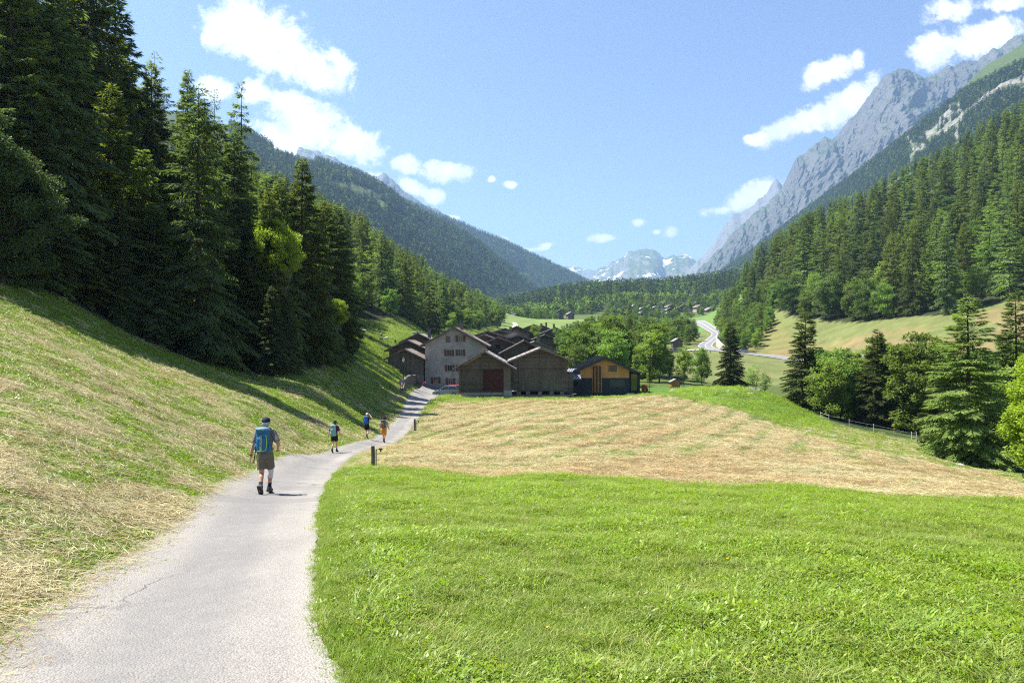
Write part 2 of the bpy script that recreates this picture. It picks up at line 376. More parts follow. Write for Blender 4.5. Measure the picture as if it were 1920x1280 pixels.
def hz(x, y, pd=None):
    """ground height with its roughness"""
    x = np.asarray(x, float); y = np.asarray(y, float)
    z = hz0(x, y); pd = path_dist(x, y).reshape(x.shape) if pd is None else pd
    amp = np.clip(pd*.8+.1, 0, 1)
    yy = np.clip(y, 4, 1500)
    n = .05*fbm(x*1.6, y*1.6, 3, 3)*np.clip(1.6-yy/60, 0, 1)+.16*fbm(x*.35, y*.35, 3, 9)*np.clip(yy/25, .25, 1)+.7*fbm(x*.05, y*.05, 3, 21)*np.clip((yy-60)/120, 0, 1)+5*fbm(x*.011, y*.011, 3, 5)*np.clip((yy-330)/400, 0, 1)
    # banks: a small step on the left verge of the path
    z = z+n*amp-.035*np.clip(1-pd/.15, 0, 1)
    rd = np.full(x.shape, 99.).ravel(); k = (np.ravel(y) > 190) & (np.ravel(y) < 650) & (np.ravel(x) > 40)
    if k.any():
        rd[k] = seg_dist(np.ravel(x)[k], np.ravel(y)[k], ROADC[::4]); rd = rd.reshape(x.shape)
        f = np.clip(1-(rd-4)/4, 0, 1); z = z*(1-f)+(hz0(x, y)-.12)*f
    return z
def gz(x, y): return float(hz(np.array([x]), np.array([y]))[0])
def at(px, Y, dz=0): x, y = XY(px, Y); return (x, y, gz(x, y)+dz)
# ------------------------------------------------------------------ ground sheet
def inzone(poly, x, y, warp=.0, seed=40):
    """poly given as (px, Y); tested in (bearing, log distance)"""
    x = np.ravel(x); y = np.maximum(np.ravel(y), .5)
    pu = [((px-960)/F, math.log(Y)) for px, Y in poly]
    u = x/y; L = np.log(y)
    if warp: u = u+warp*fbm(x*.13, y*.13, 3, seed)/np.maximum(1, y*.05); L = L+warp*1.5*fbm(x*.11, y*.11, 3, seed+5)/np.maximum(1, y*.03)
    return poly_contains(pu, u, L)
Z_GREEN = [(-2000, .6), (560, .6), (590, 16), (625, 24), (700, 26), (900, 23.3), (1300, 21), (1600, 19.5), (1900, 18), (3200, 15), (3200, .6)]
Z_HAY = [(660, 26.5), (700, 26), (900, 23.3), (1300, 21), (1600, 19.5), (1900, 18), (3200, 15), (3200, 24), (1980, 33), (1850, 40), (1700, 44), (1600, 43), (1545, 50), (1490, 64), (1400, 80), (1290, 88), (1260, 95), (1210, 98), (960, 94), (830, 90), (805, 76), (785, 60), (740, 45)]
Z_MOWN = [(1980, 33), (1850, 40), (1700, 44), (1600, 43), (1545, 50), (1490, 64), (1420, 80), (1500, 84), (1600, 90), (1740, 84), (1800, 66), (1900, 50), (2300, 33)]
Z_MOUND = [(1290, 88), (1400, 80), (1480, 72), (1560, 80), (1540, 98), (1440, 112), (1300, 116), (1250, 112), (1270, 97)]
Z_LAWN = [(1100, 104), (1210, 101), (1270, 97), (1290, 112), (1300, 135), (1200, 135), (1090, 130)]
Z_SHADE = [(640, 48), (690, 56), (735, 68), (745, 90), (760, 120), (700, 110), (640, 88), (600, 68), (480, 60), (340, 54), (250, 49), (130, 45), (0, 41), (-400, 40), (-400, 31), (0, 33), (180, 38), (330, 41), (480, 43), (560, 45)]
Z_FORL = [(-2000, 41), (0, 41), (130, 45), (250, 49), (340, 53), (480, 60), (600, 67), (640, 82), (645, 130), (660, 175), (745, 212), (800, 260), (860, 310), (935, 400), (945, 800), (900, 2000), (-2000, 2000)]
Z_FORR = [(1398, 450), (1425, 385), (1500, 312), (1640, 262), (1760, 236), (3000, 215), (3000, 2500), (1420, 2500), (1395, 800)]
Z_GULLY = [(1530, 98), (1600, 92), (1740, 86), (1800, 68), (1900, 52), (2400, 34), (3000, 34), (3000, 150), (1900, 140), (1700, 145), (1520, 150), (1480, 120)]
Z_DRY = [(1440, 250), (1560, 232), (1700, 215), (1800, 200), (1800, 216), (1640, 240), (1520, 262), (1450, 275)]
Z_FAR = [(925, 385), (1120, 385), (1150, 580), (1130, 640), (935, 640)]
Z_FAR2 = [(1270, 395), (1390, 395), (1400, 700), (1200, 700)]
Z_VILF = [(1140, 800), (1390, 780), (1425, 1100), (1500, 2600), (900, 2600), (930, 900), (960, 760), (1100, 720)]
def zone_colors(x, y, pd):
    n = len(x); c = np.empty((n, 3)); kind = np.zeros(n, int)
    def setc(mask, col, k):
        c[mask] = col; kind[mask] = k
    setc(slice(None), (.085, .115, .032), 0)
    def Zn(z, w=.03): return inzone(z, x, y, w)
    # left slope, mown
    left = (x/np.maximum(y, .5) < (700-960)/F+.02*np.minimum(y, 60)/30) & (y < 90)
    setc(left, (.150, .180, .055), 1)
    setc(Zn([(500, 150), (690, 100), (760, 125), (700, 200), (745, 212), (800, 260), (935, 400), (960, 700), (930, 300), (800, 160), (760, 100), (680, 85), (640, 88)]), (.135, .145, .045), 7)
    setc(Zn(Z_SHADE), (.085, .150, .035), 5)  # shade along the wood put into the sward as a darker green
    setc(Zn(Z_GREEN, 0), (.110, .170, .022), 2)
    setc(Zn(Z_HAY, .02), (.215, .180, .095), 3)
    setc(Zn(Z_MOWN), (.150, .175, .060), 6)
    setc(Zn(Z_MOUND), (.080, .150, .030), 4)
    setc(Zn(Z_LAWN, .005), (.075, .145, .030), 0)
    setc((x/np.maximum(y, 1) > .20) & (y > 160) & (y < 420), (.140, .160, .055), 8)
    setc(Zn([(1380, 262), (1470, 245), (1560, 225), (1700, 212), (1760, 225), (1640, 236), (1500, 268), (1425, 370), (1400, 330)]), (.170, .165, .060), 8)
    setc(Zn(Z_DRY, .06) & (fbm(x*.07, y*.07, 3, 46) > .05), (.205, .165, .075), 8)
    setc((x/np.maximum(y, 1)+.15*fbm(x*.06, y*.06, 3, 44) > .45) & (y > 165) & (y < 236) & ~Zn(Z_DRY) & (fbm(x*.05, y*.05, 3, 45) > -.1), (.200, .165, .075), 8)
    setc(Zn(Z_FAR, 0), (.150, .205, .060), 9); setc(Zn(Z_FAR2, 0), (.115, .190, .050), 9)
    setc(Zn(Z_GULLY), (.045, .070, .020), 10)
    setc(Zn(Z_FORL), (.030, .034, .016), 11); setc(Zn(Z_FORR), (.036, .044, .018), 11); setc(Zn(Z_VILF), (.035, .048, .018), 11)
    # bigger-than-blade patches that belong to the sward itself
    p1 = fbm(x*.22, y*.22, 3, 71); p2 = fbm(x*.9, y*.9, 2, 77)*np.clip(1.5-y/80, 0, 1)
    m = np.isin(kind, (1, 3)); a = np.clip(p1+.6*p2, -1, 1)[:, None]
    g = np.array([.120, .175, .040]); h = np.array([.270, .235, .140])
    cm = np.where(a > 0, c*(1-np.minimum(a*1.2, .75))+h*np.minimum(a*1.2, .75), c*(1-np.minimum(-a*1.3, .8))+g*np.minimum(-a*1.3, .8))
    c[m] = cm[m]
    # swaths left by the mower
    m = kind == 3
    row = np.sin((x*.915-y*.40)*2*np.pi/2.6+2.2*fbm(x*.06, y*.06, 2, 90))
    tr_ = np.clip(-row*1.3, 0, 1)*np.clip((y-22)/25, 0, 1)*.8; c[m] = (c*(1-tr_[:, None])+np.array([.095, .120, .035])*tr_[:, None])[m]
    m6 = kind == 6; c[m6] *= (1+.30*np.sin((x*.6+y*.8)*2*np.pi/2.4+2*fbm(x*.1, y*.1, 2, 8))+.3*p1)[m6][:, None]
    m2 = (kind == 9) | (kind == 8) | (kind == 4) | (kind == 7); c[m2] *= (1+.35*p1+.25*p2)[m2][:, None]
    # dusty verge of the path
    v = np.clip(1-pd/.22, 0, 1)[:, None]*(y < 130)[:, None]; c = c*(1-.7*v)+np.array([.22, .19, .12])*.7*v
    return c, kind

def ground_mesh():
    ys = np.concatenate([np.linspace(-45, -3, 12), np.linspace(-2, 2, 18)[:-1], np.exp(np.linspace(math.log(2.), math.log(3300), 560))])
    us = np.linspace(-1.45, 1.45, 620)
    W = np.where(ys > 0, np.sqrt(np.maximum(ys, 0)**2+5.**2), 5.+np.abs(ys)*.8)
    Y, Uu = np.meshgrid(ys, us, indexing='ij'); X = Uu*W[:, None]
    pd = path_dist(X, Y).reshape(X.shape); Zz = hz(X, Y, pd)
    pass
    v = np.stack([X.ravel(), Y.ravel(), Zz.ravel()], 1)
    a, b = X.shape; i = np.arange(a*b).reshape(a, b)
    q = np.stack([i[:-1, :-1].ravel(), i[:-1, 1:].ravel(), i[1:, 1:].ravel(), i[1:, :-1].ravel()], 1)
    me = mesh_np('ground', v, quads=q, smooth=True)
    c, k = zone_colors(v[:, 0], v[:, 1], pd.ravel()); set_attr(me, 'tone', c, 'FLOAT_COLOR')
    return me
m, t, o = newmat('meadow soil and sward')
tc = t.add('ShaderNodeTexCoord'); at_ = t.add('ShaderNodeAttribute', attribute_name='tone')
nf = t.noise(tc.outputs['Object'], 14., 4., .7); nm = t.noise(tc.outputs['Object'], 1.3, 5., .7)
val = t.math('ADD', t.mr(nf, .3, .7, -.22, .22), t.mr(nm, .3, .7, .80, 1.2))
cc = t.mix(1., at_.outputs[0], t.add('ShaderNodeCombineXYZ', {0: val, 1: val, 2: val}).outputs[0], 'MULTIPLY')
bmp = t.add('ShaderNodeBump', {'Strength': .6, 'Distance': .12, 'Height': t.math('ADD', nf, t.math('MULTIPLY', nm, 2.))})
pb = t.add('ShaderNodeBsdfPrincipled', {'Base Color': cc, 'Roughness': .95, 'Specular IOR Level': .1, 'Normal': bmp.outputs[0]})
t.put(o.inputs[0], pb.outputs[0]); M_ground = m
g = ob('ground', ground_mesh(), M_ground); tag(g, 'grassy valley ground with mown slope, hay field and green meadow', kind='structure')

# ------------------------------------------------------------------ path (worn pale asphalt) and valley road
def ribbon(name, Lp, Rp, ncross, m, dz, ragged=.0, crown=.0, over=0.):
    n = len(Lp); tt = np.linspace(0, 1, ncross)
    X = Lp[:, None, 0]*(1-tt)+Rp[:, None, 0]*tt; Y = Lp[:, None, 1]*(1-tt)+Rp[:, None, 1]*tt
    if ragged:
        for s, k in ((0, -1), (-1, 1)):
            d = (Rp-Lp); d = d/np.linalg.norm(d, axis=1)[:, None]
            j = ragged*(fbm(Lp[:, 0]*2.2+9*s, Lp[:, 1]*2.2, 4, 33)*1.6+over)*k
            X[:, s] += d[:, 0]*j; Y[:, s] += d[:, 1]*j
    Zz = hz0(X, Y)+dz+crown*(1-(2*tt-1)**2)
    if ragged: k_ = .11*np.clip((Lp[:, 1]-22)/12, 0, 1); Zz[:, 0] -= k_; Zz[:, -1] -= k_
    v = np.stack([X.ravel(), Y.ravel(), Zz.ravel()], 1); i = np.arange(n*ncross).reshape(n, ncross)
    q = np.stack([i[:-1, :-1].ravel(), i[:-1, 1:].ravel(), i[1:, 1:].ravel(), i[1:, :-1].ravel()], 1)
    me = mesh_np(name, v, quads=q, smooth=True); set_attr(me, 'across', np.tile(tt, n)); return me
m, t, o = newmat('weathered asphalt'); tc = t.add('ShaderNodeTexCoord'); V_ = tc.outputs['Object']
vor = t.add('ShaderNodeTexVoronoi', {'Vector': V_, 'Scale': 62.}); vc = t.add('ShaderNodeSeparateXYZ', {0: vor.outputs['Color']})
vor2 = t.add('ShaderNodeTexVoronoi', {'Vector': V_, 'Scale': 150.}); vc2 = t.add('ShaderNodeSeparateXYZ', {0: vor2.outputs['Color']})
big = t.noise(V_, .45, 5., .6); mid = t.noise(V_, 3.5, 5., .65)
c = t.mix(t.mr(big, .35, .65), (.225, .205, .178), (.315, .288, .250))
c = t.mix(t.math('MULTIPLY', vc.outputs[0], .55), c, (.395, .370, .335))
c = t.mix(t.mr(vc2.outputs[1], .72, 1., 0, .75), c, (.10, .10, .105))
c = t.mix(t.mr(vc.outputs[1], .88, .97, 0, .6), c, (.16, .155, .16))
c = t.mix(t.mr(mid, .56, .75, 0, .45), c, (.34, .315, .27))
ac = t.add('ShaderNodeAttribute', attribute_name='across').outputs[2]
wob = t.math('ADD', ac, t.math('MULTIPLY', t.math('SUBTRACT', big, .5), .25))
wear = t.math('MULTIPLY', t.mr(t.math('ABSOLUTE', t.math('SUBTRACT', wob, .5)), .10, .30, 1, 0, True), t.mr(mid, .3, .6, .5, 1.))
c = t.mix(t.math('MULTIPLY', wear, .60), c, (.17, .165, .162))
c = t.mix(t.math('MULTIPLY', t.mr(t.math('ABSOLUTE', t.math('SUBTRACT', wob, .5)), .36, .5, 0, 1), .5), c, (.36, .335, .285))
c = t.mix(t.mr(t.noise(V_, .33, 2., .4, .4), .575, .585, 0, .32), c, (.15, .148, .148))
ck = t.add('ShaderNodeTexVoronoi', {'Vector': t.add('ShaderNodeVectorMath', {0: V_, 1: t.add('ShaderNodeVectorMath', {0: t.noise(V_, 1.2, 4., .6, out=1), 3: 1.3}, operation='SCALE').outputs[0]}, operation='ADD').outputs[0], 'Scale': .38}, feature='DISTANCE_TO_EDGE')
crk = t.math('MULTIPLY', t.mr(ck.outputs[0], 0, .014, 1, 0), t.mr(t.noise(V_, .3, 2.), .50, .62))
c = t.mix(t.math('MULTIPLY', crk, .7), c, (.09, .09, .085))
bp = t.add('ShaderNodeBump', {'Strength': .9, 'Distance': .012, 'Height': t.math('SUBTRACT', t.math('ADD', t.math('MULTIPLY', vor.outputs[0], -1.), t.math('MULTIPLY', mid, 1.)), crk)})
pb = t.add('ShaderNodeBsdfPrincipled', {'Base Color': c, 'Roughness': .85, 'Specular IOR Level': .25, 'Normal': bp.outputs[0]}); t.put(o.inputs[0], pb.outputs[0])
M_asph = m
pth = ob('path', ribbon('path', _pl, _pr, 15, M_asph, .004, .16, .02, .75), M_asph); tag(pth, 'pale worn asphalt lane winding down to the hamlet', kind='structure')
# forecourt in front of the tall house
FC = np.array([XY(*p) for p in [(812, 100), (862, 103.5), (866, 112), (866, 119), (800, 122), (792, 112)]])
def patch(name, poly, dz, m, n=14):
    x0, y0 = poly.min(0); x1, y1 = poly.max(0)
    from mathutils.geometry import tessellate_polygon
    # subdivided fan: grid points clipped to the polygon by edge interpolation between two chains
    k = len(poly)//2; A = byidx(poly[:k], n, 0); B = byidx(poly[k:][::-1], n, 0)
    return ob(name, ribbon(name, A, B, n, m, dz), m)
M_court = simple('pale gravelly tarmac', (.20, .195, .185), (.29, .28, .26), 1.2, .9, .4)
fc = patch('forecourt', FC, .035, M_court); tag(fc, 'pale forecourt in front of the tall house', kind='structure')
def off(line, d):
    tg = np.gradient(line, axis=0); tg /= np.linalg.norm(tg, axis=1)[:, None]; nrm = np.stack([-tg[:, 1], tg[:, 0]], 1)
    return line+nrm*d
M_road = simple('grey road asphalt', (.17, .17, .175), (.22, .22, .22), .4, .85)
M_line = simple('white road paint', (.75, .75, .72), (.6, .6, .58), 3.)
rd = ob('road', ribbon('road', off(ROADC, -3.), off(ROADC, 3.), 7, M_road, .06), M_road); tag(rd, 'grey valley road curving past the retaining wall', kind='structure')
for d in (-2.7, 2.7, 0.):
    k = ROADC if d else ROADC[60:]
    l = ob('road_marking', ribbon('road_marking', off(k, d-.09), off(k, d+.09), 2, M_line, .075), M_line, rd); tag(l, kind='structure')
# far gravel track on the meadow, driveway by the small barn
M_track = simple('pale gravel', (.36, .34, .30), (.45, .43, .38), 1.)
trk = smooth(byidx(edge_pts([(968, 385), (963, 420), (968, 450), (962, 500), (945, 540), (925, 570)]), 60, 0), 12)
tk = ob('track', ribbon('track', off(trk, -1.6), off(trk, 1.6), 3, M_track, .25), M_track); tag(tk, 'pale gravel track over the far meadow', kind='structure')
dr = smooth(byidx(edge_pts([(1318, 272), (1295, 268), (1270, 262), (1240, 258)]), 40, 0), 8)
dv = ob('driveway', ribbon('driveway', off(dr, -1.8), off(dr, 1.8), 3, M_track, .15), M_track); tag(dv, 'short pale driveway leading to the small barn', kind='structure')

# ------------------------------------------------------------------ mountains
def lerp_poly(pts, t):
    p = np.array(pts, float); q = np.linspace(0, 1, len(p))
    # spread by horizontal run in the picture so that detail is even
    d = np.concatenate([[0], np.cumsum(np.hypot(np.diff(p[:, 0]), np.diff(p[:, 1])))]); d /= d[-1]
    return np.stack([np.interp(t, d, p[:, k]) for k in range(3)], 1)
def to3(p): return np.stack([(p[:, 0]-960)/F*p[:, 2], p[:, 2], (640-p[:, 1])/F*p[:, 2]], 1)
def mountain(name, label, crest, foot, m, nc=240, nr=90, amp=40, seed=1, freq=1/400., jag=8., power=1., spur=.6, crag=.35):
    tt = np.linspace(0, 1, nc); C = to3(lerp_poly(crest, tt)); Fo = to3(lerp_poly(foot, tt))
    C[:, 2] += jag*fbm(C[:, 0]/90., C[:, 1]/90., 4, seed+3, .6)
    rows = []
    for r in np.linspace(0, 1, nr):
        p = Fo*(1-r)+C*r; p[:, 2] = Fo[:, 2]+(C[:, 2]-Fo[:, 2])*r**power
        rows.append(p)
    front = np.array(rows)                       # nr,nc,3
    r = np.linspace(0, 1, nr)[:, None]
    H = np.maximum(C[:, 2]-Fo[:, 2], 30)
    # spurs and gullies running down the face
    run = np.cumsum(np.concatenate([[0], np.linalg.norm(np.diff(C[:, :2], axis=0), axis=1)]))[None, :]
    dn = C[-1, :2]-C[0, :2]; dn /= np.linalg.norm(dn); A_ = front[..., 0]*dn[0]+front[..., 1]*dn[1]; B_ = front[..., 2]*1.15
    wx = 120*fbm(A_*freq*.8, B_*freq*.8, 3, seed+8); wy = 120*fbm(A_*freq*.8+9, B_*freq*.8, 3, seed+9)
    d = ridged((A_+wx)*freq*1.3, (B_+wy)*freq*.5, 5, seed, .55)
    e = ridged((A_+wy)*freq*3, (B_+wx)*freq*2.4, 4, seed+11, .6)
    env = np.sin(np.pi*np.clip(r, 0, 1))**.6*.9+.1*(r > .02)
    e2 = ridged((A_+.3*wx)*freq*9, (B_+.3*wy)*freq*7, 3, seed+17, .6)
    disp = amp*(spur*d+crag*e+crag*.35*e2)*env
    view = front/np.linalg.norm(front, axis=2, keepdims=True)
    front[..., 1] -= disp*.9; front[..., 2] += disp*.35
    back = []
    for q in np.linspace(.08, 1, 10):
        p = C.copy(); p[:, 1] += q*H*1.6; p[:, 2] = C[:, 2]-(C[:, 2]-Fo[:, 2].min())*q+amp*.5*fbm(C[:, 0]*freq*2, p[:, 1]*freq*2, 3, seed)*min(1, q*3); back.append(p)
    G = np.concatenate([front, np.array(back)]); a, b = G.shape[:2]; i = np.arange(a*b).reshape(a, b)
    qd = np.stack([i[:-1, :-1].ravel(), i[:-1, 1:].ravel(), i[1:, 1:].ravel(), i[1:, :-1].ravel()], 1)
    me = mesh_np(name, G.reshape(-1, 3), quads=qd, smooth=False)
    o = ob(name, me, m); tag(o, label, kind='structure'); return front
def rockmat(name, rock1, rock2, green=(.06, .09, .03), gthr=.5, snow=0., sc_=1., gmode=.5, alp=None):
    m, t, o = newmat(name); tc = t.add('ShaderNodeTexCoord'); V_ = tc.outputs['Object']; geo = t.add('ShaderNodeNewGeometry')
    nz = t.add('ShaderNodeSeparateXYZ', {0: geo.outputs['Normal']}).outputs[2]; pz = t.add('ShaderNodeSeparateXYZ', {0: V_}).outputs[2]
    mp = t.add('ShaderNodeMapping', {0: V_, 'Scale': (1, 1, .8), 'Rotation': (.3, .5, 0)}).outputs[0]
    a = t.noise(mp, .004*sc_, 9., .68, .6); b = t.noise(V_, .02*sc_, 6., .7); fine = t.noise(V_, .09*sc_, 4., .7)
    c = t.mix(t.mr(a, .36, .64), rock1, rock2)
    c = t.mix(t.mr(t.math('ADD', fine, t.math('MULTIPLY', b, .6)), .6, 1., 0, .7), c, tuple(min(1, v*1.5) for v in rock2))
    gm = t.mr(t.math('ADD', t.math('ADD', t.math('MULTIPLY', nz, gmode), t.math('MULTIPLY', b, .8)), t.math('ADD', t.math('MULTIPLY', a, .5), t.mr(pz, alp, alp+90, 0, .35) if alp else 0.)), gthr, gthr+.12)
    c = t.mix(gm, c, green)
    c = t.mix(t.math('MULTIPLY', gm, t.mr(fine, .5, .7, 0, .5)), c, tuple(v*1.6 for v in green))
    if snow:
        st = t.noise(t.add('ShaderNodeMapping', {0: V_, 'Scale': (1, 1, 1.), 'Rotation': (0, .6, 0)}).outputs[0], .0055*sc_, 6., .6, .8)
        sm = t.math('MULTIPLY', t.mr(t.math('ADD', st, t.math('MULTIPLY', t.math('SUBTRACT', b, .5), .25)), snow, snow+.02), t.mr(pz, 300, 800, 0, 1))
        c = t.mix(sm, c, (.78, .80, .84))
    bp = t.add('ShaderNodeBump', {'Strength': .9, 'Distance': 14./sc_, 'Height': t.math('ADD', t.math('ADD', a, t.math('MULTIPLY', b, .8)), t.math('MULTIPLY', fine, .3))})
    p = t.add('ShaderNodeBsdfPrincipled', {'Base Color': c, 'Roughness': .92, 'Specular IOR Level': .15, 'Normal': bp.outputs[0]}); t.put(o.inputs[0], p.outputs[0]); return m
M_rock = rockmat('grey granite with turf', (.032, .031, .030), (.115, .109, .10), (.042, .065, .026), gthr=.93)
M_rockhi = rockmat('pale scree and turf', (.085, .085, .085), (.17, .165, .16), (.075, .10, .04), gthr=.98, snow=.60, sc_=.6)
M_rockmid = rockmat('bare brown grey crest', (.085, .085, .088), (.17, .165, .16), (.075, .10, .04), gthr=1.02, snow=.66, sc_=.6)
M_slab = rockmat('wooded slope with slabs', (.14, .13, .12), (.26, .24, .22), (.065, .095, .030), gthr=.93, sc_=1.6, alp=640)
M_wood = rockmat('wooded slope', (.12, .11, .08), (.19, .19, .11), (.070, .095, .032), gthr=.42, sc_=2.)
m5 = mountain('mountain', 'low far ridge beyond the left end of the snow-streaked mountain', [(1000, 520, 11500), (1050, 498, 11500), (1080, 500, 11500), (1112, 507, 11000), (1140, 520, 11000)], [(980, 620, 9500), (1150, 620, 9500)], M_rockhi, 80, 30, 60, 5, 1/900., 25)
m4 = mountain('mountain', 'far domed mountain streaked with snow, closing the valley', [(1085, 530, 9000), (1120, 507, 9000), (1150, 488, 9000), (1178, 474, 9000), (1200, 469, 9000), (1212, 466, 9000), (1228, 471, 9000), (1245, 484, 9000), (1256, 482, 9000), (1262, 478, 9000), (1272, 483, 9000), (1283, 477, 9000), (1296, 488, 9000), (1330, 500, 9000), (1420, 520, 9000)],
              [(1060, 575, 7000), (1200, 590, 6500), (1440, 590, 6500)], M_rockhi, 260, 90, 190, 8, 1/1100., 30, spur=.9)
m3 = mountain('mountain', 'hazy pointed peaks behind the grey rock massif', [(1270, 535, 7500), (1290, 505, 7500), (1318, 480, 7400), (1340, 452, 7300), (1360, 418, 7200), (1374, 405, 7200), (1390, 402, 7200), (1412, 388, 7000), (1436, 362, 7000), (1448, 342, 7000), (1457, 337, 7000), (1470, 356, 7000), (1520, 330, 6900), (1600, 290, 6800)],
              [(1250, 600, 5800), (1620, 600, 5600)], M_rockmid, 180, 70, 120, 15, 1/800., 35)
m2 = mountain('mountain', 'grey craggy rock massif with a blunt summit on the right', [(1284, 532, 5800), (1310, 505, 5600), (1340, 478, 5500), (1375, 440, 5400), (1408, 408, 5300), (1435, 385, 5200), (1462, 360, 5100), (1480, 330, 5050), (1492, 300, 5000), (1512, 283, 4950), (1530, 268, 4900), (1545, 262, 4900), (1556, 272, 4850), (1570, 252, 4800), (1595, 222, 4700),
    (1620, 195, 4600), (1640, 168, 4550), (1655, 150, 4500), (1668, 140, 4500), (1680, 131, 4500), (1700, 135, 4500), (1712, 148, 4500), (1735, 143, 4450), (1755, 133, 4400), (1790, 118, 4300), (1830, 112, 4200), (1880, 85, 4100), (1960, 40, 4000), (2100, 20, 4000), (2400, 60, 4000)],
    [(1260, 590, 4600), (1400, 590, 4000), (1650, 590, 3300), (2000, 560, 2900), (2450, 520, 2700)], M_rock, 700, 300, 150, 23, 1/420., 40, spur=.8, crag=.75)
m1 = mountain('mountain', 'wooded mountain shoulder with bare slabs and a grassy top on the right', [(1270, 545, 3400), (1330, 522, 3200), (1400, 478, 3000), (1450, 440, 2800), (1510, 395, 2650), (1580, 345, 2450), (1640, 300, 2300), (1700, 252, 2150), (1750, 215, 2050), (1800, 170, 1950), (1830, 140, 1900), (1860, 118, 1850), (1900, 92, 1800), (1930, 72, 1780), (2000, 20, 1750), (2300, -120, 1700)],
    [(1250, 590, 2600), (1500, 560, 1500), (1700, 560, 1100), (1920, 520, 950), (2350, 480, 900)], M_slab, 360, 120, 45, 31, 1/230., 6, spur=.7)
l2 = mountain('mountain', 'bare rocky crest showing above the wooded ridge on the left', [(560, 270, 5200), (620, 292, 5200), (640, 303, 5200), (652, 309, 5200), (668, 311, 5200), (684, 322, 5200), (700, 335, 5200), (722, 329, 5200), (736, 340, 5200), (756, 356, 5200), (790, 378, 5300), (815, 395, 5400), (838, 404, 5500), (860, 420, 5600), (900, 445, 5700)],
    [(520, 420, 4300), (920, 540, 4700)], M_rockmid, 200, 60, 110, 44, 1/600., 30)
l1b = mountain('mountain', 'farther wooded ridge running down to the valley on the left', [(700, 350, 3800), (780, 384, 3800), (840, 410, 3800), (900, 433, 3900), (945, 452, 3900), (990, 473, 4000), (1030, 492, 4000), (1070, 512, 4100), (1108, 530, 4200), (1140, 548, 4200), (1180, 570, 4200)],
    [(680, 540, 2900), (900, 590, 3000), (1180, 600, 3300)], M_wood, 240, 80, 70, 52, 1/380., 5)
l1a = mountain('mountain', 'near wooded ridge with a high clearing on the left', [(-700, -60, 1500), (0, 130, 1550), (300, 205, 1650), (440, 240, 1700), (485, 262, 1750), (520, 280, 1800), (560, 293, 1850), (610, 306, 1900), (660, 325, 2000), (700, 342, 2050), (740, 365, 2100), (780, 387, 2200), (830, 415, 2300), (880, 446, 2400), (920, 473, 2500), (960, 505, 2550), (1000, 540, 2600), (1040, 572, 2600)],
    [(-700, 300, 800), (300, 430, 850), (600, 520, 1050), (850, 585, 1500), (960, 600, 1900), (1050, 605, 2200)], M_wood, 420, 120, 50, 61, 1/240., 5)
# ------------------------------------------------------------------ trees
M_needle = foliage('spruce needles', (.062, .086, .026), (.155, .195, .056), .50, .35, .38, .7, .012, .12)
M_needle_b = foliage('blue green spruce needles', (.066, .098, .046), (.140, .195, .084), .50, .3, .32, .7, .01, .12)
M_larch = foliage('larch needles', (.115, .170, .046), (.205, .275, .085), .45, .4, .28, .7, .015, .1)
M_leaf = foliage('broad leaves', (.098, .160, .028), (.200, .285, .065), .46, .35, .32, .55, .018, .25)
M_leafd = foliage('dark broad leaves', (.066, .110, .026), (.125, .180, .045), .40, .35, .22, .55, .012, .25)
M_leafy = foliage('vivid yellow green leaves', (.18, .26, .020), (.28, .37, .04), .48, .6, .25, .5, .0, .3)  # yellow green is the leaves' own colour
M_bark = simple('bark', (.028, .022, .018), (.075, .060, .046), 3., .95, .8, 9., stretch=(1, 1, .25))
M_birch = simple('pale bark', (.22, .21, .19), (.10, .09, .08), 2.5, .9, .4, 9., stretch=(1, 1, .4))

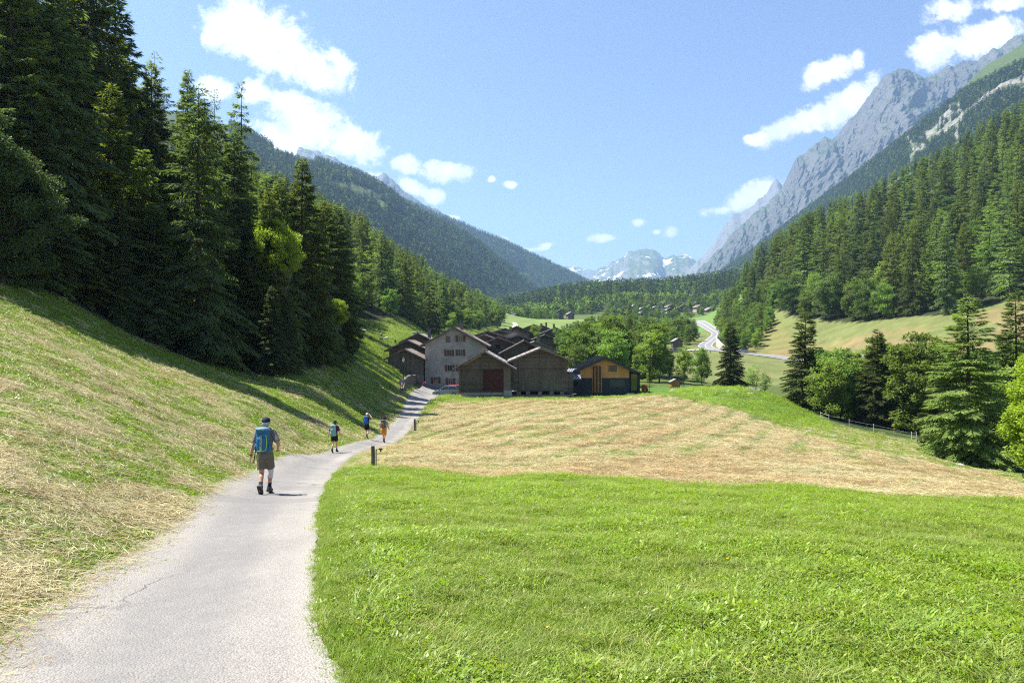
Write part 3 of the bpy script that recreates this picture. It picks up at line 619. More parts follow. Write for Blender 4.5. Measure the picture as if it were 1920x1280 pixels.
def kites(base, d, up, L, Wd, fold=.15):
    """n leaf shapes: base point, direction, face normal-ish, length, width -> verts, quads"""
    n = len(base); d = d/np.maximum(np.linalg.norm(d, axis=1, keepdims=True), 1e-6)
    side = np.cross(d, up); side /= np.maximum(np.linalg.norm(side, axis=1, keepdims=True), 1e-6)
    nr = np.cross(side, d); L = L[:, None]; Wd = Wd[:, None]
    mid = base+d*L*.45
    v = np.stack([base, mid+side*Wd*.5-nr*Wd*fold, base+d*L-nr*L*.06, mid-side*Wd*.5-nr*Wd*fold], 1).reshape(-1, 3)
    return v, np.arange(n*4).reshape(n, 4)
def conifer(seed, h=20., rmax=3., nb=200, per=60, ll=.5, lw=.12, droop=.35, prof=.8, low=.06, trunk_r=.22, wood=True, updir=.5, hang=.35, ragged=.25, bare=0., lean=0.):
    r = np.random.default_rng(seed)
    t = np.sort(low+(1-low)*(np.arange(nb)+r.random(nb)*.8)/nb*.985)
    t = np.where(r.random(nb) < .5, t, low+(np.round((t-low)*nb/5.5)/nb*5.5))        # loose whorls
    t = np.clip(t, low, .995)
    az = r.random(nb)*2*pi
    sect = 1+ragged*.8*np.sin(az*2+r.random()*6)*np.sin(t*9+r.random()*6)
    Lb = rmax*((1-t)**prof)*np.clip(.55+(t-low)*4., 0, 1)*(1-ragged+2*ragged*r.random(nb))*sect+.12*rmax*(1-t)+.12
    Lb[r.random(nb) < bare] *= .35
    pitch = updir*np.clip((t-.45)*1.9, -.75, 1)+r.normal(0, .10, nb)
    dr = droop*(1-t)**.5*(.7+.6*r.random(nb))
    def spine(i, s):
        s = np.asarray(s); x = Lb[i]*s*np.cos(pitch[i]*.6); z = h*t[i]+Lb[i]*(np.sin(pitch[i])*s-dr[i]*s**2+.28*dr[i]*s**4)
        return np.stack([x*np.cos(az[i]), x*np.sin(az[i]), z], -1)
    cnt = np.maximum(5, (per*(Lb/rmax)**1.45)).astype(int)
    i = np.repeat(np.arange(nb), cnt); n = len(i)
    s = np.clip(.10+.92*r.random(n)**.62, 0, 1.)
    P0 = spine(i, s)
    dirz = spine(i, np.minimum(s+.06, 1.1))-spine(i, s-.02); dirz /= np.linalg.norm(dirz, axis=1, keepdims=True)
    lat = np.stack([-np.sin(az[i]), np.cos(az[i]), np.zeros(n)], 1)*np.where(r.random(n) < .5, -1, 1)[:, None]
    sp = (.25+.5*r.random(n))[:, None]
    # side shoots widen the branch into a flat, drooping fan
    off_ = lat*(Lb[i]*(.30*(1-s)+.05)*r.random(n)**.8)[:, None]*np.sin(np.clip(s, 0, 1)*pi*.75+.3)[:, None]
    fall = -np.linalg.norm(off_, axis=1)*(.35+hang*r.random(n))
    P0 = P0+off_; P0[:, 2] += fall
    d = dirz*(1-sp*.5)+lat*sp+np.stack([0*s, 0*s, -hang*r.random(n)*1.2], 1)+r.normal(0, .18, (n, 3))
    up = np.stack([r.normal(0, .45, n), r.normal(0, .45, n), np.ones(n)], 1)
    sc_ = .6+.8*r.random(n); v, q = kites(P0, d, up, ll*sc_, lw*sc_)
    if lean: v[:, 0] += lean*(v[:, 2]/h)**2
    crown = mesh_np('crown', v, quads=q)
    mb = MB(); k = [(0, 0, -.6)]+[(0.04*sin(j+seed), .04*cos(j*1.3), h*j/8) for j in range(1, 8)]+[(0, 0, h*.99)]
    mb.tube(k, [trunk_r*1.35]+[trunk_r*(1-.93*j/8) for j in range(1, 8)]+[.012], 7)
    if wood:
        for j in range(nb):
            if Lb[j] > .7:
                pp = spine(j, np.array([0, .3, .62, .93])); rr = .012+.010*Lb[j]
                mb.tube([tuple(x) for x in pp], [rr, rr*.75, rr*.5, .006], 3, cap=False)
    return crown, mb.mesh('trunk', True)
def broadleaf(seed, h=11., R=3.6, base=.18, ncl=90, per=120, ll=.22, lw=.15, trunk_r=.16, cl=.75, stems=1, shape=1., wood=True, gap=.0):
    r = np.random.default_rng(seed)
    nl = 7; lob = []
    for j in range(nl):
        a = j*2.4+r.random(); z = base+.12+(1-base-.22)*((j+.5)/nl); rad = R*(.55*np.sin(pi*np.clip((z-base)/(1-base), .05, .95))**.6)*(1 if j < nl-1 else .2)
        lob.append((rad*cos(a)*(.6+.5*r.random()), rad*sin(a)*(.6+.5*r.random()), z*h, R*(.42+.22*r.random())*(1-.45*max(0, z-.6))))
    C = []
    for j in range(ncl*3):
        x0, y0, z0, rr = lob[r.integers(nl)]
        dv = r.normal(size=3); dv /= np.linalg.norm(dv); q = rr*(.55+.5*r.random()**.5)
        C.append((x0+dv[0]*q, y0+dv[1]*q, min(z0+dv[2]*q*1.05*shape, h)))
        if len(C) >= ncl: break
    C = np.array(C); C[:, 2] = np.maximum(C[:, 2], base*h*.75)
    n = ncl*per; i = np.repeat(np.arange(ncl), per); sz = cl*(.6+.8*r.random(ncl))[i]
    g = r.normal(size=(n, 3)); g *= (r.random(n)**.4/np.linalg.norm(g, axis=1))[:, None]
    P0 = C[i]+g*sz[:, None]*np.array([1, 1, .62])
    d = g*.7+r.normal(0, .6, (n, 3)); d[:, 2] -= .25; up = np.stack([r.normal(0, .6, n), r.normal(0, .6, n), np.ones(n)], 1)
    s = .6+.8*r.random(n); v, q = kites(P0, d, up, ll*s, lw*s, .1)
    crown = mesh_np('crown', v, quads=q)
    mb = MB()
    for st in range(stems):
        a = st*2.1+r.random()*3; lx, ly = (0, 0) if stems == 1 else (.22*cos(a), .22*sin(a))
        k = [(lx, ly, -.5)]+[(lx+(.12*h*.25*stems*.3*cos(a)+.03)*j, ly+(.12*h*.25*stems*.3*sin(a))*j, h*j*.16) for j in range(1, 5)]
        mb.tube(k, [trunk_r*1.3, trunk_r, trunk_r*.8, trunk_r*.6, trunk_r*.3], 7)
    if wood:
        for j in range(0, ncl, 2):
            c = C[j]; b = np.array([0, 0, max(base*h*.6, c[2]*.55-.2)]); m_ = (b+c)/2+np.array([0, 0, -.1*h*.1])
            mb.tube([tuple(b), tuple(m_), tuple(c)], [trunk_r*.35, trunk_r*.2, .012], 4, cap=False)
    return crown, mb.mesh('trunk', True)

KIT = {}
def kit(name, meshes, mf, mt=None, h=20.):
    c, tr = meshes; c.materials.append(mf); tr.materials.append(mt or M_bark); KIT[name] = (c, tr, h)
for k in range(4):
    kit(f'spruce_hi{k}', conifer(10+k, 26, 3.7+.3*(k % 2), 340, 290, .46, .105, .55, .72, .05, .30, True, .55, .6, .22), M_needle if k % 2 else M_needle_b, h=26)
kit('spruce_pale', conifer(19, 26, 4.0, 330, 260, .46, .10, .5, .75, .05, .28, True, .6, .5, .25), M_larch, h=26)  # larch-pale needles put sunlit brightness into these spruces' colour
kit('spruce_open', conifer(31, 26, 3.9, 280, 240, .46, .10, .6, .7, .04, .32, True, .5, .55, .35, .25), M_needle_b, h=26)
kit('spruce_thin', conifer(32, 26, 2.6, 170, 130, .42, .09, .6, .7, .25, .22, True, .35, .9, .4, .3), M_needle, h=26)
kit('larch_hi', conifer(33, 26, 3.6, 260, 200, .34, .07, .3, .7, .12, .25, True, .45, .5, .4, .15), M_larch, h=26)
for k in range(4):
    kit(f'spruce_mid{k}', conifer(40+k, 24, 3.7+.4*(k % 2), 150, 95, .80, .19, .45, .8, .04, .25, False, .5, .5, .25), M_needle if k != 2 else M_needle_b, h=24)
for k in range(3):
    kit(f'larch_mid{k}', conifer(50+k, 24, 3.7, 110, 62, .68, .17, .25, .75, .10, .22, True, .5, .35, .4, .1), M_larch, h=24)
for k in range(5):
    kit(f'leaf_mid{k}', broadleaf(60+k, 12, 3.9+.4*(k % 3), .12, 90, 85, .36, .24, .15, .85+.1*(k % 2)), [M_leaf, M_leafd, M_leaf, M_leafy if 0 else M_leaf, M_leafd][k], h=12)
kit('leaf_tall', broadleaf(70, 14, 2.6, .15, 110, 70, .30, .20, .13, .65, 1, 1.3), M_leaf, M_birch, h=14)
kit('leaf_thin', broadleaf(71, 9, 1.7, .25, 60, 28, .22, .15, .06, .6, 2, 1.4), M_leaf, M_birch, h=9)
kit('leaf_bright', broadleaf(72, 12, 3.3, .60, 110, 170, .19, .12, .12, .62), M_leafy, M_birch, h=12)
kit('leaf_near', broadleaf(73, 11, 3.4, .04, 170, 260, .22, .14, .13, .75), M_leafy, h=11)
kit('leaf_dark', broadleaf(74, 10, 4.4, .03, 170, 260, .19, .12, .15, .8), foliage('deep green bush leaves', (.036, .066, .022), (.075, .115, .036), .34, .35, .2, .55, .012, .2), h=10)
kit('leaf_green', broadleaf(75, 12, 3.9, .06, 140, 150, .30, .2, .15, .8), M_leaf, h=12)
def low_tree(seed, kind):
    if kind == 's': c, tr = conifer(seed, 20, 3.1, 26, 9, 2.1, .95, .35, .85, .03, .2, False, .3, .45, .2)
    else: c, tr = broadleaf(seed, 11, 3.8, .08, 26, 9, 1.3, 1., .15, .95, 1, 1., False)
    return c
LOW = []
M_farc = foliage('distant conifer needles', (.026, .046, .026), (.062, .092, .046), .25, .5, .35, .7, .02, .1)  # darker and bluer than near needles: aerial blue put into the colour
for k in range(3): c = low_tree(80+k, 's'); c.materials.append(M_farc); LOW.append(('low_spruce', c, 20.))
c = low_tree(85, 's'); c.materials.append(M_larch); LOW.append(('low_larch', c, 20.))
for k in range(2): c = low_tree(90+k, 'b'); c.materials.append(M_leaf); LOW.append(('low_leaf', c, 11.))

_PROTO = {}
def tree(kind, x, y, z, h, label, group=None, rz=None, name=None, cat='tree', wide=1.):
    c, tr, hh = KIT[kind]; name = name or {'s': 'spruce', 'l': 'larch'}.get(kind[0] if not kind.startswith('leaf') else 'x', 'broadleaf_tree')
    rz = random.random()*6.283 if rz is None else rz; s = h/hh
    root = empty(name, (x, y, z), rz, label, cat, group); root.scale = (s*wide, s*wide, s)
    a = bpy.data.objects.new('trunk', tr); COL.objects.link(a); a.parent = root
    b = bpy.data.objects.new('crown', c); COL.objects.link(b); b.parent = root
    return root
def scatter(name, label, pts, rot, scl, idx, sources, kind='stuff'):
    """one object whose points carry instances of the source meshes (geometry nodes)"""
    srccol = bpy.data.collections.new(name+' sources')
    for k, me in enumerate(sources):
        so = bpy.data.objects.new(f'{name}_{k:02d}', me); srccol.objects.link(so)
    me = bpy.data.meshes.new(name); me.vertices.add(len(pts)); me.vertices.foreach_set('co', np.asarray(pts, np.float32).ravel())
    set_attr(me, 'rot', rot, 'FLOAT_VECTOR'); set_attr(me, 'scl', scl); set_attr(me, 'idx', idx, 'INT')
    o = bpy.data.objects.new(name, me); COL.objects.link(o); tag(o, label, kind=kind)
    ng = bpy.data.node_groups.new(name, 'GeometryNodeTree')
    ng.interface.new_socket('Geometry', in_out='INPUT', socket_type='NodeSocketGeometry'); ng.interface.new_socket('Geometry', in_out='OUTPUT', socket_type='NodeSocketGeometry')
    t = NT(ng); gi = t.add('NodeGroupInput'); go = t.add('NodeGroupOutput')
    ci = t.add('GeometryNodeCollectionInfo', {'Collection': srccol, 'Separate Children': True, 'Reset Children': True})
    def na(n, ty): a = t.add('GeometryNodeInputNamedAttribute', data_type=ty); a.inputs['Name'].default_value = n; return a.outputs['Attribute']
    io = t.add('GeometryNodeInstanceOnPoints', {'Points': gi.outputs[0], 'Instance': ci.outputs[0], 'Pick Instance': True, 'Instance Index': na('idx', 'INT')})
    t.l.new(na('rot', 'FLOAT_VECTOR'), io.inputs['Rotation']); t.l.new(na('scl', 'FLOAT'), io.inputs['Scale'])
    t.l.new(io.outputs[0], go.inputs[0])
    md = o.modifiers.new('scatter', 'NODES'); md.node_group = ng
    return o
def poisson(zone, ylo, yhi, xlo, xhi, spacing, n=60000, seed=1, keep=None):
    """random points in a (px, Y) zone no nearer than spacing(Y)"""
    r = np.random.default_rng(seed); x = r.uniform(xlo, xhi, n); y = r.uniform(ylo, yhi, n)
    k = inzone(zone, x, y, 0); x = x[k]; y = y[k]
    if keep is not None: k = keep(x, y); x = x[k]; y = y[k]
    out = []; cell = {}
    for a, b in zip(x, y):
        s = spacing(b); g = 12.; ia, ib = int(a//g), int(b//g); m = int(s//g)+1; ok = True
        for i in range(ia-m, ia+m+1):
            for j in range(ib-m, ib+m+1):
                for (p, q) in cell.get((i, j), ()):
                    if (p-a)**2+(q-b)**2 < s*s: ok = False; break
                if not ok: break
            if not ok: break
        if ok: cell.setdefault((ia, ib), []).append((a, b)); out.append((a, b))
    return np.array(out)

# --- single trees that can be told apart: (kind, px, Y, height, label)
HERO = [
 ('spruce_open', 372, 56.5, 23.0, 'big spruce at the meadow edge with its bare lower trunk showing', 1.15),
 ('spruce_pale', 205, 54, 18.3, 'pale green pointed spruce rising in front of the tall dark wood', 1.35),
 ('spruce_pale', 268, 57, 15.2, 'shorter pale spruce right beside the pointed pale green spruce', 1.35),
 ('larch_hi', 290, 88, 31.5, 'tall light green larch standing free against the sky', 1.),
 ('spruce_hi3', 352, 96, 33.0, 'dark narrow spruce top between the larch and the thin larch', .8),
 ('larch_hi', 402, 99, 32.0, 'thin sparse larch top left of the leaning thin spruce', .7),
 ('spruce_thin', 452, 88, 31.5, 'thin tall spruce with drooping branches on the right edge of the near wood', 1.05),
 ('spruce_hi2', 440, 66, 22.0, 'broad spruce below the thin drooping spruce', 1.1),
 ('spruce_hi3', 566, 72, 21.5, 'dense dark spruce at the right end of the near wood', 1.1),
 ('spruce_hi1', 505, 64, 17.0, 'dark spruce behind the bright yellow green tree', 1.),
 ('spruce_hi0', 510, 60, 8.0, 'low dark spruce under the bright yellow green tree', 1.3),
 ('spruce_hi2', 600, 76, 12.5, 'small dark spruce at the foot of the dense dark spruce', 1.2),
 ('leaf_bright', 524, 64.5, 13.7, 'bright yellow green broadleaf tree standing out against the dark spruces', .72),
 ('leaf_bright', 628, 82, 7.5, 'small yellow green tree on the corner of the near wood', .8),
 ('leaf_dark', 2, 40, 7.9, 'dark bushy broadleaf tree at the left edge above the shaded meadow', 1.),
 ('leaf_dark', -90, 39, 9.6, 'dark bushy broadleaf tree just beyond the left edge of the wood', 1.),
 ('spruce_hi3', -45, 50, 30, 'huge dark spruce filling the upper left corner', 1.3),
 ('spruce_hi2', 52, 48, 29, 'huge dark spruce second from the left edge', 1.2),
 ('spruce_hi1', 160, 66, 33, 'huge dark spruce whose top leaves the picture', 1.1),
 ('spruce_hi0', 215, 74, 31.5, 'tall spruce sloping to the sky left of the light green larch', 1.15),
 ('larch_hi', 20, 46, 22, 'loose grey green larch among the huge dark spruces', 1.2),
 ('spruce_open', 228, 51, 9.5, 'young spruce with thin trunk in the shaded wood', 1.),
 ('spruce_hi1', 150, 49, 10, 'low bushy spruce on the edge of the shaded wood', 1.5),
 ('spruce_hi2', 290, 54, 11, 'low dark spruce left of the bare-trunked big spruce', 1.5),
 ('spruce_hi0', 440, 61.5, 10, 'low dark spruce right of the bare-trunked big spruce', 1.5),
 ('spruce_hi0', 60, 45, 13, 'low dark spruce behind the dark bushy tree at the left edge', 1.5),
 ('spruce_hi1', 405, 62, 17, 'dark spruce filling in right behind the bare-trunked big spruce', 1.2),
 ('spruce_hi3', 186, 56.5, 11, 'low dark spruce between the young spruce and the bushy low one', 1.4),
 ('spruce_hi2', 240, 58, 12, 'low dark spruce below the shorter pale spruce', 1.4),
 ('spruce_hi2', 541, 62.5, 7.6, 'low dark spruce hiding the stem of the bright yellow green tree', 1.3),
 ('spruce_hi1', 478, 62, 12, 'dark low spruce left of the yellow green tree', 1.4),
 ('spruce_hi3', 330, 64, 18, 'spruce crowding behind the bare-trunked big spruce', 1.2),
 ('spruce_hi3', 1370, 147, 15.0, 'neat cone-shaped spruce beside the small wooden hutch and the boulder', 1.45),
 ('spruce_hi3', 1510, 112, 16.6, 'tall dark spruce standing alone below the yellow slope', 1.65),
 ('spruce_hi1', 1645, 106, 15.4, 'dark spruce right of the lone tall spruce behind the wire fence', 1.4),
 ('spruce_mid2', 1605, 180, 6.8, 'tiny spruce top between the two dark spruces', 1.),
 ('spruce_pale', 1815, 60, 15.3, 'big yellowish green spruce by the edge of the hay field', 1.75),
 ('spruce_pale', 1905, 70, 17.5, 'big spruce half hidden at the right edge behind the yellow green tree', 1.4),
 ('spruce_hi3', 1765, 70, 9.0, 'low bushy spruce beside the big yellowish green spruce', 1.6),
 ('leaf_near', 1962, 42, 8.8, 'bright yellow green broadleaf tree cut by the right edge', .95),
 ('leaf_green', 1725, 100, 14.5, 'full light green broadleaf tree between the two right-hand spruces', 1.),
 ('leaf_green', 1690, 112, 12, 'light green broadleaf tree right behind the wire fence corner', .9),
 ('leaf_tall', 1580, 128, 12.8, 'slender light green tree between the two dark spruces', 1.),
 ('leaf_tall', 1560, 134, 11.0, 'slender light green tree close to the lone tall spruce', 1.),
 ('leaf_thin', 1434, 128, 5.5, 'thin sparse sapling right of the grey boulder', 1.2),
 ('leaf_thin', 1412, 131, 6.2, 'thin leafy sapling behind the grey boulder', 1.6),
 ('leaf_mid3', 1316, 150, 8.2, 'round dark green broadleaf tree behind the wooden hutch', .9),
 ('leaf_mid0', 1283, 158, 8, 'pale green tree left of the round tree behind the hutch', .9),
 ('leaf_tall', 1236, 150, 13.5, 'tall grey green birch rising right of the modern chalet', 1.25),
 ('leaf_mid2', 1105, 150, 12.4, 'bright green ash tree behind the modern chalet roof', 1.25),
 ('leaf_mid0', 1075, 158, 11.0, 'bright green tree squeezed between the barn and the chalet', 1.2),
 ('leaf_green', 1150, 162, 14.0, 'light green tree above the ridge of the modern chalet', 1.1),
 ('spruce_mid0', 1178, 172, 15.5, 'dark narrow spruce among the light trees above the chalet', .9),
 ('leaf_mid1', 1210, 168, 14.0, 'olive green tree above the right eaves of the chalet', 1.1),
 ('leaf_mid3', 1003, 208, 9.5, 'round green tree among the dark village roofs', 1.0),
 ('leaf_mid2', 1042, 196, 6.0, 'smaller green tree right of the round tree among the roofs', 1.0),
 ('leaf_mid0', 776, 232, 7.8, 'small round tree on the steep pasture above the left barns', .8),
 ('leaf_mid3', 849, 262, 10, 'light green tree standing behind the tall grey house', .85),
 ('leaf_mid2', 932, 385, 12.5, 'lone light green tree beside the far gravel track', .85),
 ('spruce_mid2', 1210, 620, 21, 'dark lone spruce in front of the far village', 1.),
 ('spruce_mid0', 1180, 470, 20, 'dark pointed spruce below the left end of the far village', 1.),
 ('leaf_mid1', 1290, 345, 13, 'dark round tree beside the bend of the valley road', 1.1),
 ('leaf_mid4', 1270, 330, 12, 'dense dark green tree left of the road bend', 1.1),
]
used = []
for kd, px, Y, h, lab, wd in HERO:
    x, y, z = at(px, Y); tree(kd, x, y, z-.15, h, lab, wide=wd); used.append((x, y))
used = np.array(used)
def free(x, y, d=3.2):
    return np.min((x[:, None]-used[:, 0])**2+(y[:, None]-used[:, 1])**2, axis=1) > d*d
REST = []        # (x, y, height, species) of everything beyond the individuals
def pick(r, a): return a[int(r.random()*len(a))]
LEFTOVER = []
# tree line of the photograph: what the tops of the woods reach up to
ENV = np.array([(-400, -300), (-100, -100), (180, -60), (228, 20), (290, 75), (400, 110), (450, 170), (482, 260), (505, 312), (560, 328), (600, 352), (650, 376), (700, 402), (740, 446), (800, 478), (850, 516), (930, 562), (962, 578),
  (1300, 560), (1398, 482), (1412, 462), (1480, 412), (1560, 368), (1620, 350), (1680, 312), (1740, 286), (1850, 216), (1920, 180), (2000, 120), (2300, 0)], float)
def forest(zone, ylo, yhi, xlo, xhi, sp, mixf, hrange, seed, hi_y=0, keep=None, n=60000):
    r = np.random.default_rng(seed); pts = poisson(zone, ylo, yhi, xlo, xhi, sp, n, seed, keep)
    zz_ = hz0(pts[:, 0], pts[:, 1])
    for (x, y), zg in zip(pts, zz_):
        sps = mixf(x, y, r); h = {'s': 1., 'l': .97, 'b': .52}[sps]*r.uniform(*hrange)
        top = np.interp(x/y*F+960, ENV[:, 0], ENV[:, 1])+r.uniform(0, 26)*(120/max(y, 120)); hm = (640-top)/F*y-zg
        if seed in (9, 10): hm = (640-np.interp(x/y*F+960, [950, 1040, 1065, 1100, 1150, 1200, 1240, 1290, 1330], [570, 578, 598, 588, 584, 586, 592, 588, 600])-r.uniform(0, 75)**1.*(150/max(y, 150)))/F*y-zg
        if seed in (3, 4, 5, 6, 9, 10): h = min(h, hm)
        if h < (4. if sps == 'b' else 7.): continue
        LEFTOVER.append((x, y, h, sps, hi_y))
inb = lambda a, b: (lambda x, y: (x/y > (a-960)/F) & (x/y < (b-960)/F) & free(x, y))
def mix_left(x, y, r):
    u = x/y*F+960; edge = 0
    if y > 120:
        # deciduous belt along the foot of the slope
        zlow = hz0(np.array([x]), np.array([y]))[0]/y
        if zlow < .085 and r.random() < .62: return 'b'
        return 'l' if r.random() < .25 else ('b' if r.random() < .08 else 's')
    return 'l' if r.random() < .12 else 's'
forest(Z_FORL, 44, 54, -110, -36, lambda y: 4.8, mix_left, (17, 26), 3, 1, lambda x, y: inb(-400, -30)(x, y) & (vnoise(x*9.1, y*9.1, 5) > .12))
forest(Z_FORL, 66, 112, -110, -8, lambda y: 4.8+.01*y, mix_left, (19, 31), 3, 1, lambda x, y: inb(-260, 700)(x, y) & ((x/y*F+960 > 330) | (vnoise(x*9.1, y*9.1, 6) > .10)))
forest(Z_FORL, 112, 330, -200, 0, lambda y: 5.6+.006*y, mix_left, (17, 26), 4, 0, inb(440, 950))
forest(Z_FORL, 330, 760, -260, 0, lambda y: 7.5+.004*y, mix_left, (16, 24), 5, 0, inb(560, 960))
def mix_right(x, y, r):
    low = hz0(np.array([x]), np.array([y]))[0]/y
    if low < .062: return 'b' if r.random() < .75 else 's'
    u = x/y*F+960
    if u > 1740 and low < .17: return 'b' if r.random() < .4 else ('s' if r.random() < .6 else 'l')
    return 'l' if r.random() < .36 else ('b' if r.random() < .12 else 's')
forest(Z_FORR, 205, 540, 95, 460, lambda y: 7.8+.006*y, mix_right, (24, 37), 6, 0, inb(1396, 2010))
# gully behind the fence, right foreground
forest(Z_GULLY, 62, 150, 20, 120, lambda y: 5., lambda x, y, r: 'b', (16, 25), 8, 0, lambda x, y: inb(1535, 2000)(x, y) & ((y > 103) | (x/y*F+960 > 1850)) & ~((np.abs(x/y*F+960-1645) < 34) & (y < 128)))
# belt of trees along the stream, between hamlet and far village
Z_BELT = [(1050, 140), (1120, 132), (1215, 136), (1265, 150), (1250, 200), (1232, 255), (1300, 300), (1310, 360), (1270, 395), (1180, 420), (1110, 360), (1072, 300), (1092, 220), (1060, 180)]
forest(Z_BELT, 130, 425, 8, 110, lambda y: 6.6+.006*y, lambda x, y, r: 'b' if r.random() < .80 else 's', (12, 25), 9, 0, inb(1040, 1330))
Z_BELT2 = [(1000, 585), (1110, 585), (1180, 430), (1270, 400), (1250, 560), (1190, 640), (1130, 690), (960, 690), (962, 600)]
forest(Z_BELT2, 420, 700, 0, 140, lambda y: 8., lambda x, y, r: 'b' if r.random() < .78 else 's', (14, 27), 10, 0, inb(955, 1290))
Z_RBUSH = [(1345, 395), (1362, 268), (1400, 262), (1440, 300), (1450, 330), (1425, 380), (1400, 450), (1400, 700), (1372, 700)]
forest(Z_RBUSH, 262, 700, 70, 260, lambda y: 6.5, lambda x, y, r: 'b' if r.random() < .9 else 's', (12, 20), 11, 0, inb(1340, 1460))
forest([(1135, 640), (1345, 640), (1350, 860), (1140, 880)], 640, 870, 85, 270, lambda y: 11.5, lambda x, y, r: 'b' if r.random() < .85 else 's', (13, 19), 15, 0, lambda x, y: (x/y*F+960 < 1345) & ~((x/y*F+960 > 1272) & (y < 730)))
LEFTOVER.sort(key=lambda q: -q[2]/q[1])
cnt = {'s': 0, 'l': 0, 'b': 0}; LIM = {'s': 262, 'l': 200, 'b': 255}
LABEL = {('s', 0): ('spruce in the tall dark wood on the near left slope', 'spruces of the near left wood'), ('l', 0): ('larch among the spruces of the near left wood', 'larches of the near left wood'),
 ('s', 1): ('dark spruce on the wooded slope behind the hamlet at left', 'spruces on the left slope'), ('l', 1): ('light green larch on the wooded slope behind the hamlet at left', 'larches on the left slope'), ('b', 1): ('broadleaf tree along the foot of the wooded left slope', 'broadleaf trees on the left slope'),
 ('s', 2): ('dark spruce on the steep wooded slope at right', 'spruces on the right slope'), ('l', 2): ('light green larch on the steep wooded slope at right', 'larches on the right slope'), ('b', 2): ('broadleaf tree along the steep wooded slope at right', 'broadleaf trees on the right slope'),
 ('b', 3): ('light green broadleaf tree along the valley bottom beyond the hamlet', 'broadleaf trees of the valley bottom'), ('s', 3): ('spruce among the broadleaf trees of the valley bottom', 'spruces of the valley bottom'),
 ('b', 4): ('broadleaf tree in the hollow behind the wire fence', 'broadleaf trees behind the wire fence')}
rt = random.Random(5); KINDM = {'s': 'spruce_mid', 'l': 'larch_mid', 'b': 'leaf_mid'}
far_pts = []
zz = hz(np.array([q[0] for q in LEFTOVER]), np.array([q[1] for q in LEFTOVER]))
for (x, y, h, s, hi), z in zip(LEFTOVER, zz):
    if cnt[s] >= LIM[s]: far_pts.append((x, y, z, h, s)); continue
    cnt[s] += 1; u = x/y*F+960
    reg = (0 if y < 112 else 1) if u < 960 else (4 if y < 155 and u > 1500 else 2 if u > 1395 or (u > 1340 and y > 262) else 3)
    if (s, reg) not in LABEL: reg = 3 if s != 'l' else 2
    lab, grp = LABEL[(s, reg)]
    kd = (KINDM[s]+str(rt.randrange({'s': 4, 'l': 3, 'b': 5}[s]))) if not (hi and y < 100) else (rt.choice(['spruce_hi0', 'spruce_hi1', 'spruce_hi2', 'spruce_hi3', 'spruce_open']) if s == 's' else 'larch_hi')
    if reg == 3 and s == 'b' and rt.random() < .3: kd = rt.choice(['leaf_tall', 'leaf_tall', 'leaf_thin'])
    if reg == 4: kd = rt.choice(['leaf_mid0', 'leaf_mid2', 'leaf_mid3', 'leaf_green', 'leaf_tall'])
    tree(kd, x, y, z-.3, h, lab, grp, wide=rt.uniform(.85, 1.2))
def wood_stuff(name, label, pts, species, h, seed):
    r = np.random.default_rng(seed); n = len(pts)
    idx = np.where(species == 0, r.integers(0, 3, n), np.where(species == 1, 3, 4+r.integers(0, 2, n)))
    hh = np.array([LOW[i][2] for i in range(6)])[idx]
    rot = np.stack([r.normal(0, .03, n), r.normal(0, .03, n), r.random(n)*6.28], 1)
    return scatter(name, label, pts, rot, h/hh, idx, [c for _, c, _ in LOW])
if far_pts:
    # the smaller ones of these woods: same look, one object of instances of the middle-detail trees
    mids = [KIT[f'spruce_mid{k}'] for k in range(4)]+[KIT[f'larch_mid{k}'] for k in range(3)]+[KIT[f'leaf_mid{k}'] for k in range(5)]
    r = np.random.default_rng(2); p = np.array([q[:3] for q in far_pts]); h = np.array([q[3] for q in far_pts])
    ix = np.array([{'s': r.integers(0, 4), 'l': 4+r.integers(0, 3), 'b': 7+r.integers(0, 5)}[q[4]] for q in far_pts])
    scatter('wood', 'smaller trees farther back in the woods of both valley slopes', p-[0, 0, .3], np.stack([0*h, 0*h, r.random(len(h))*6.28], 1), h/np.array([m_[2] for m_ in mids])[ix], ix, [m_[0] for m_ in mids])
print('TREES', cnt, len(far_pts))
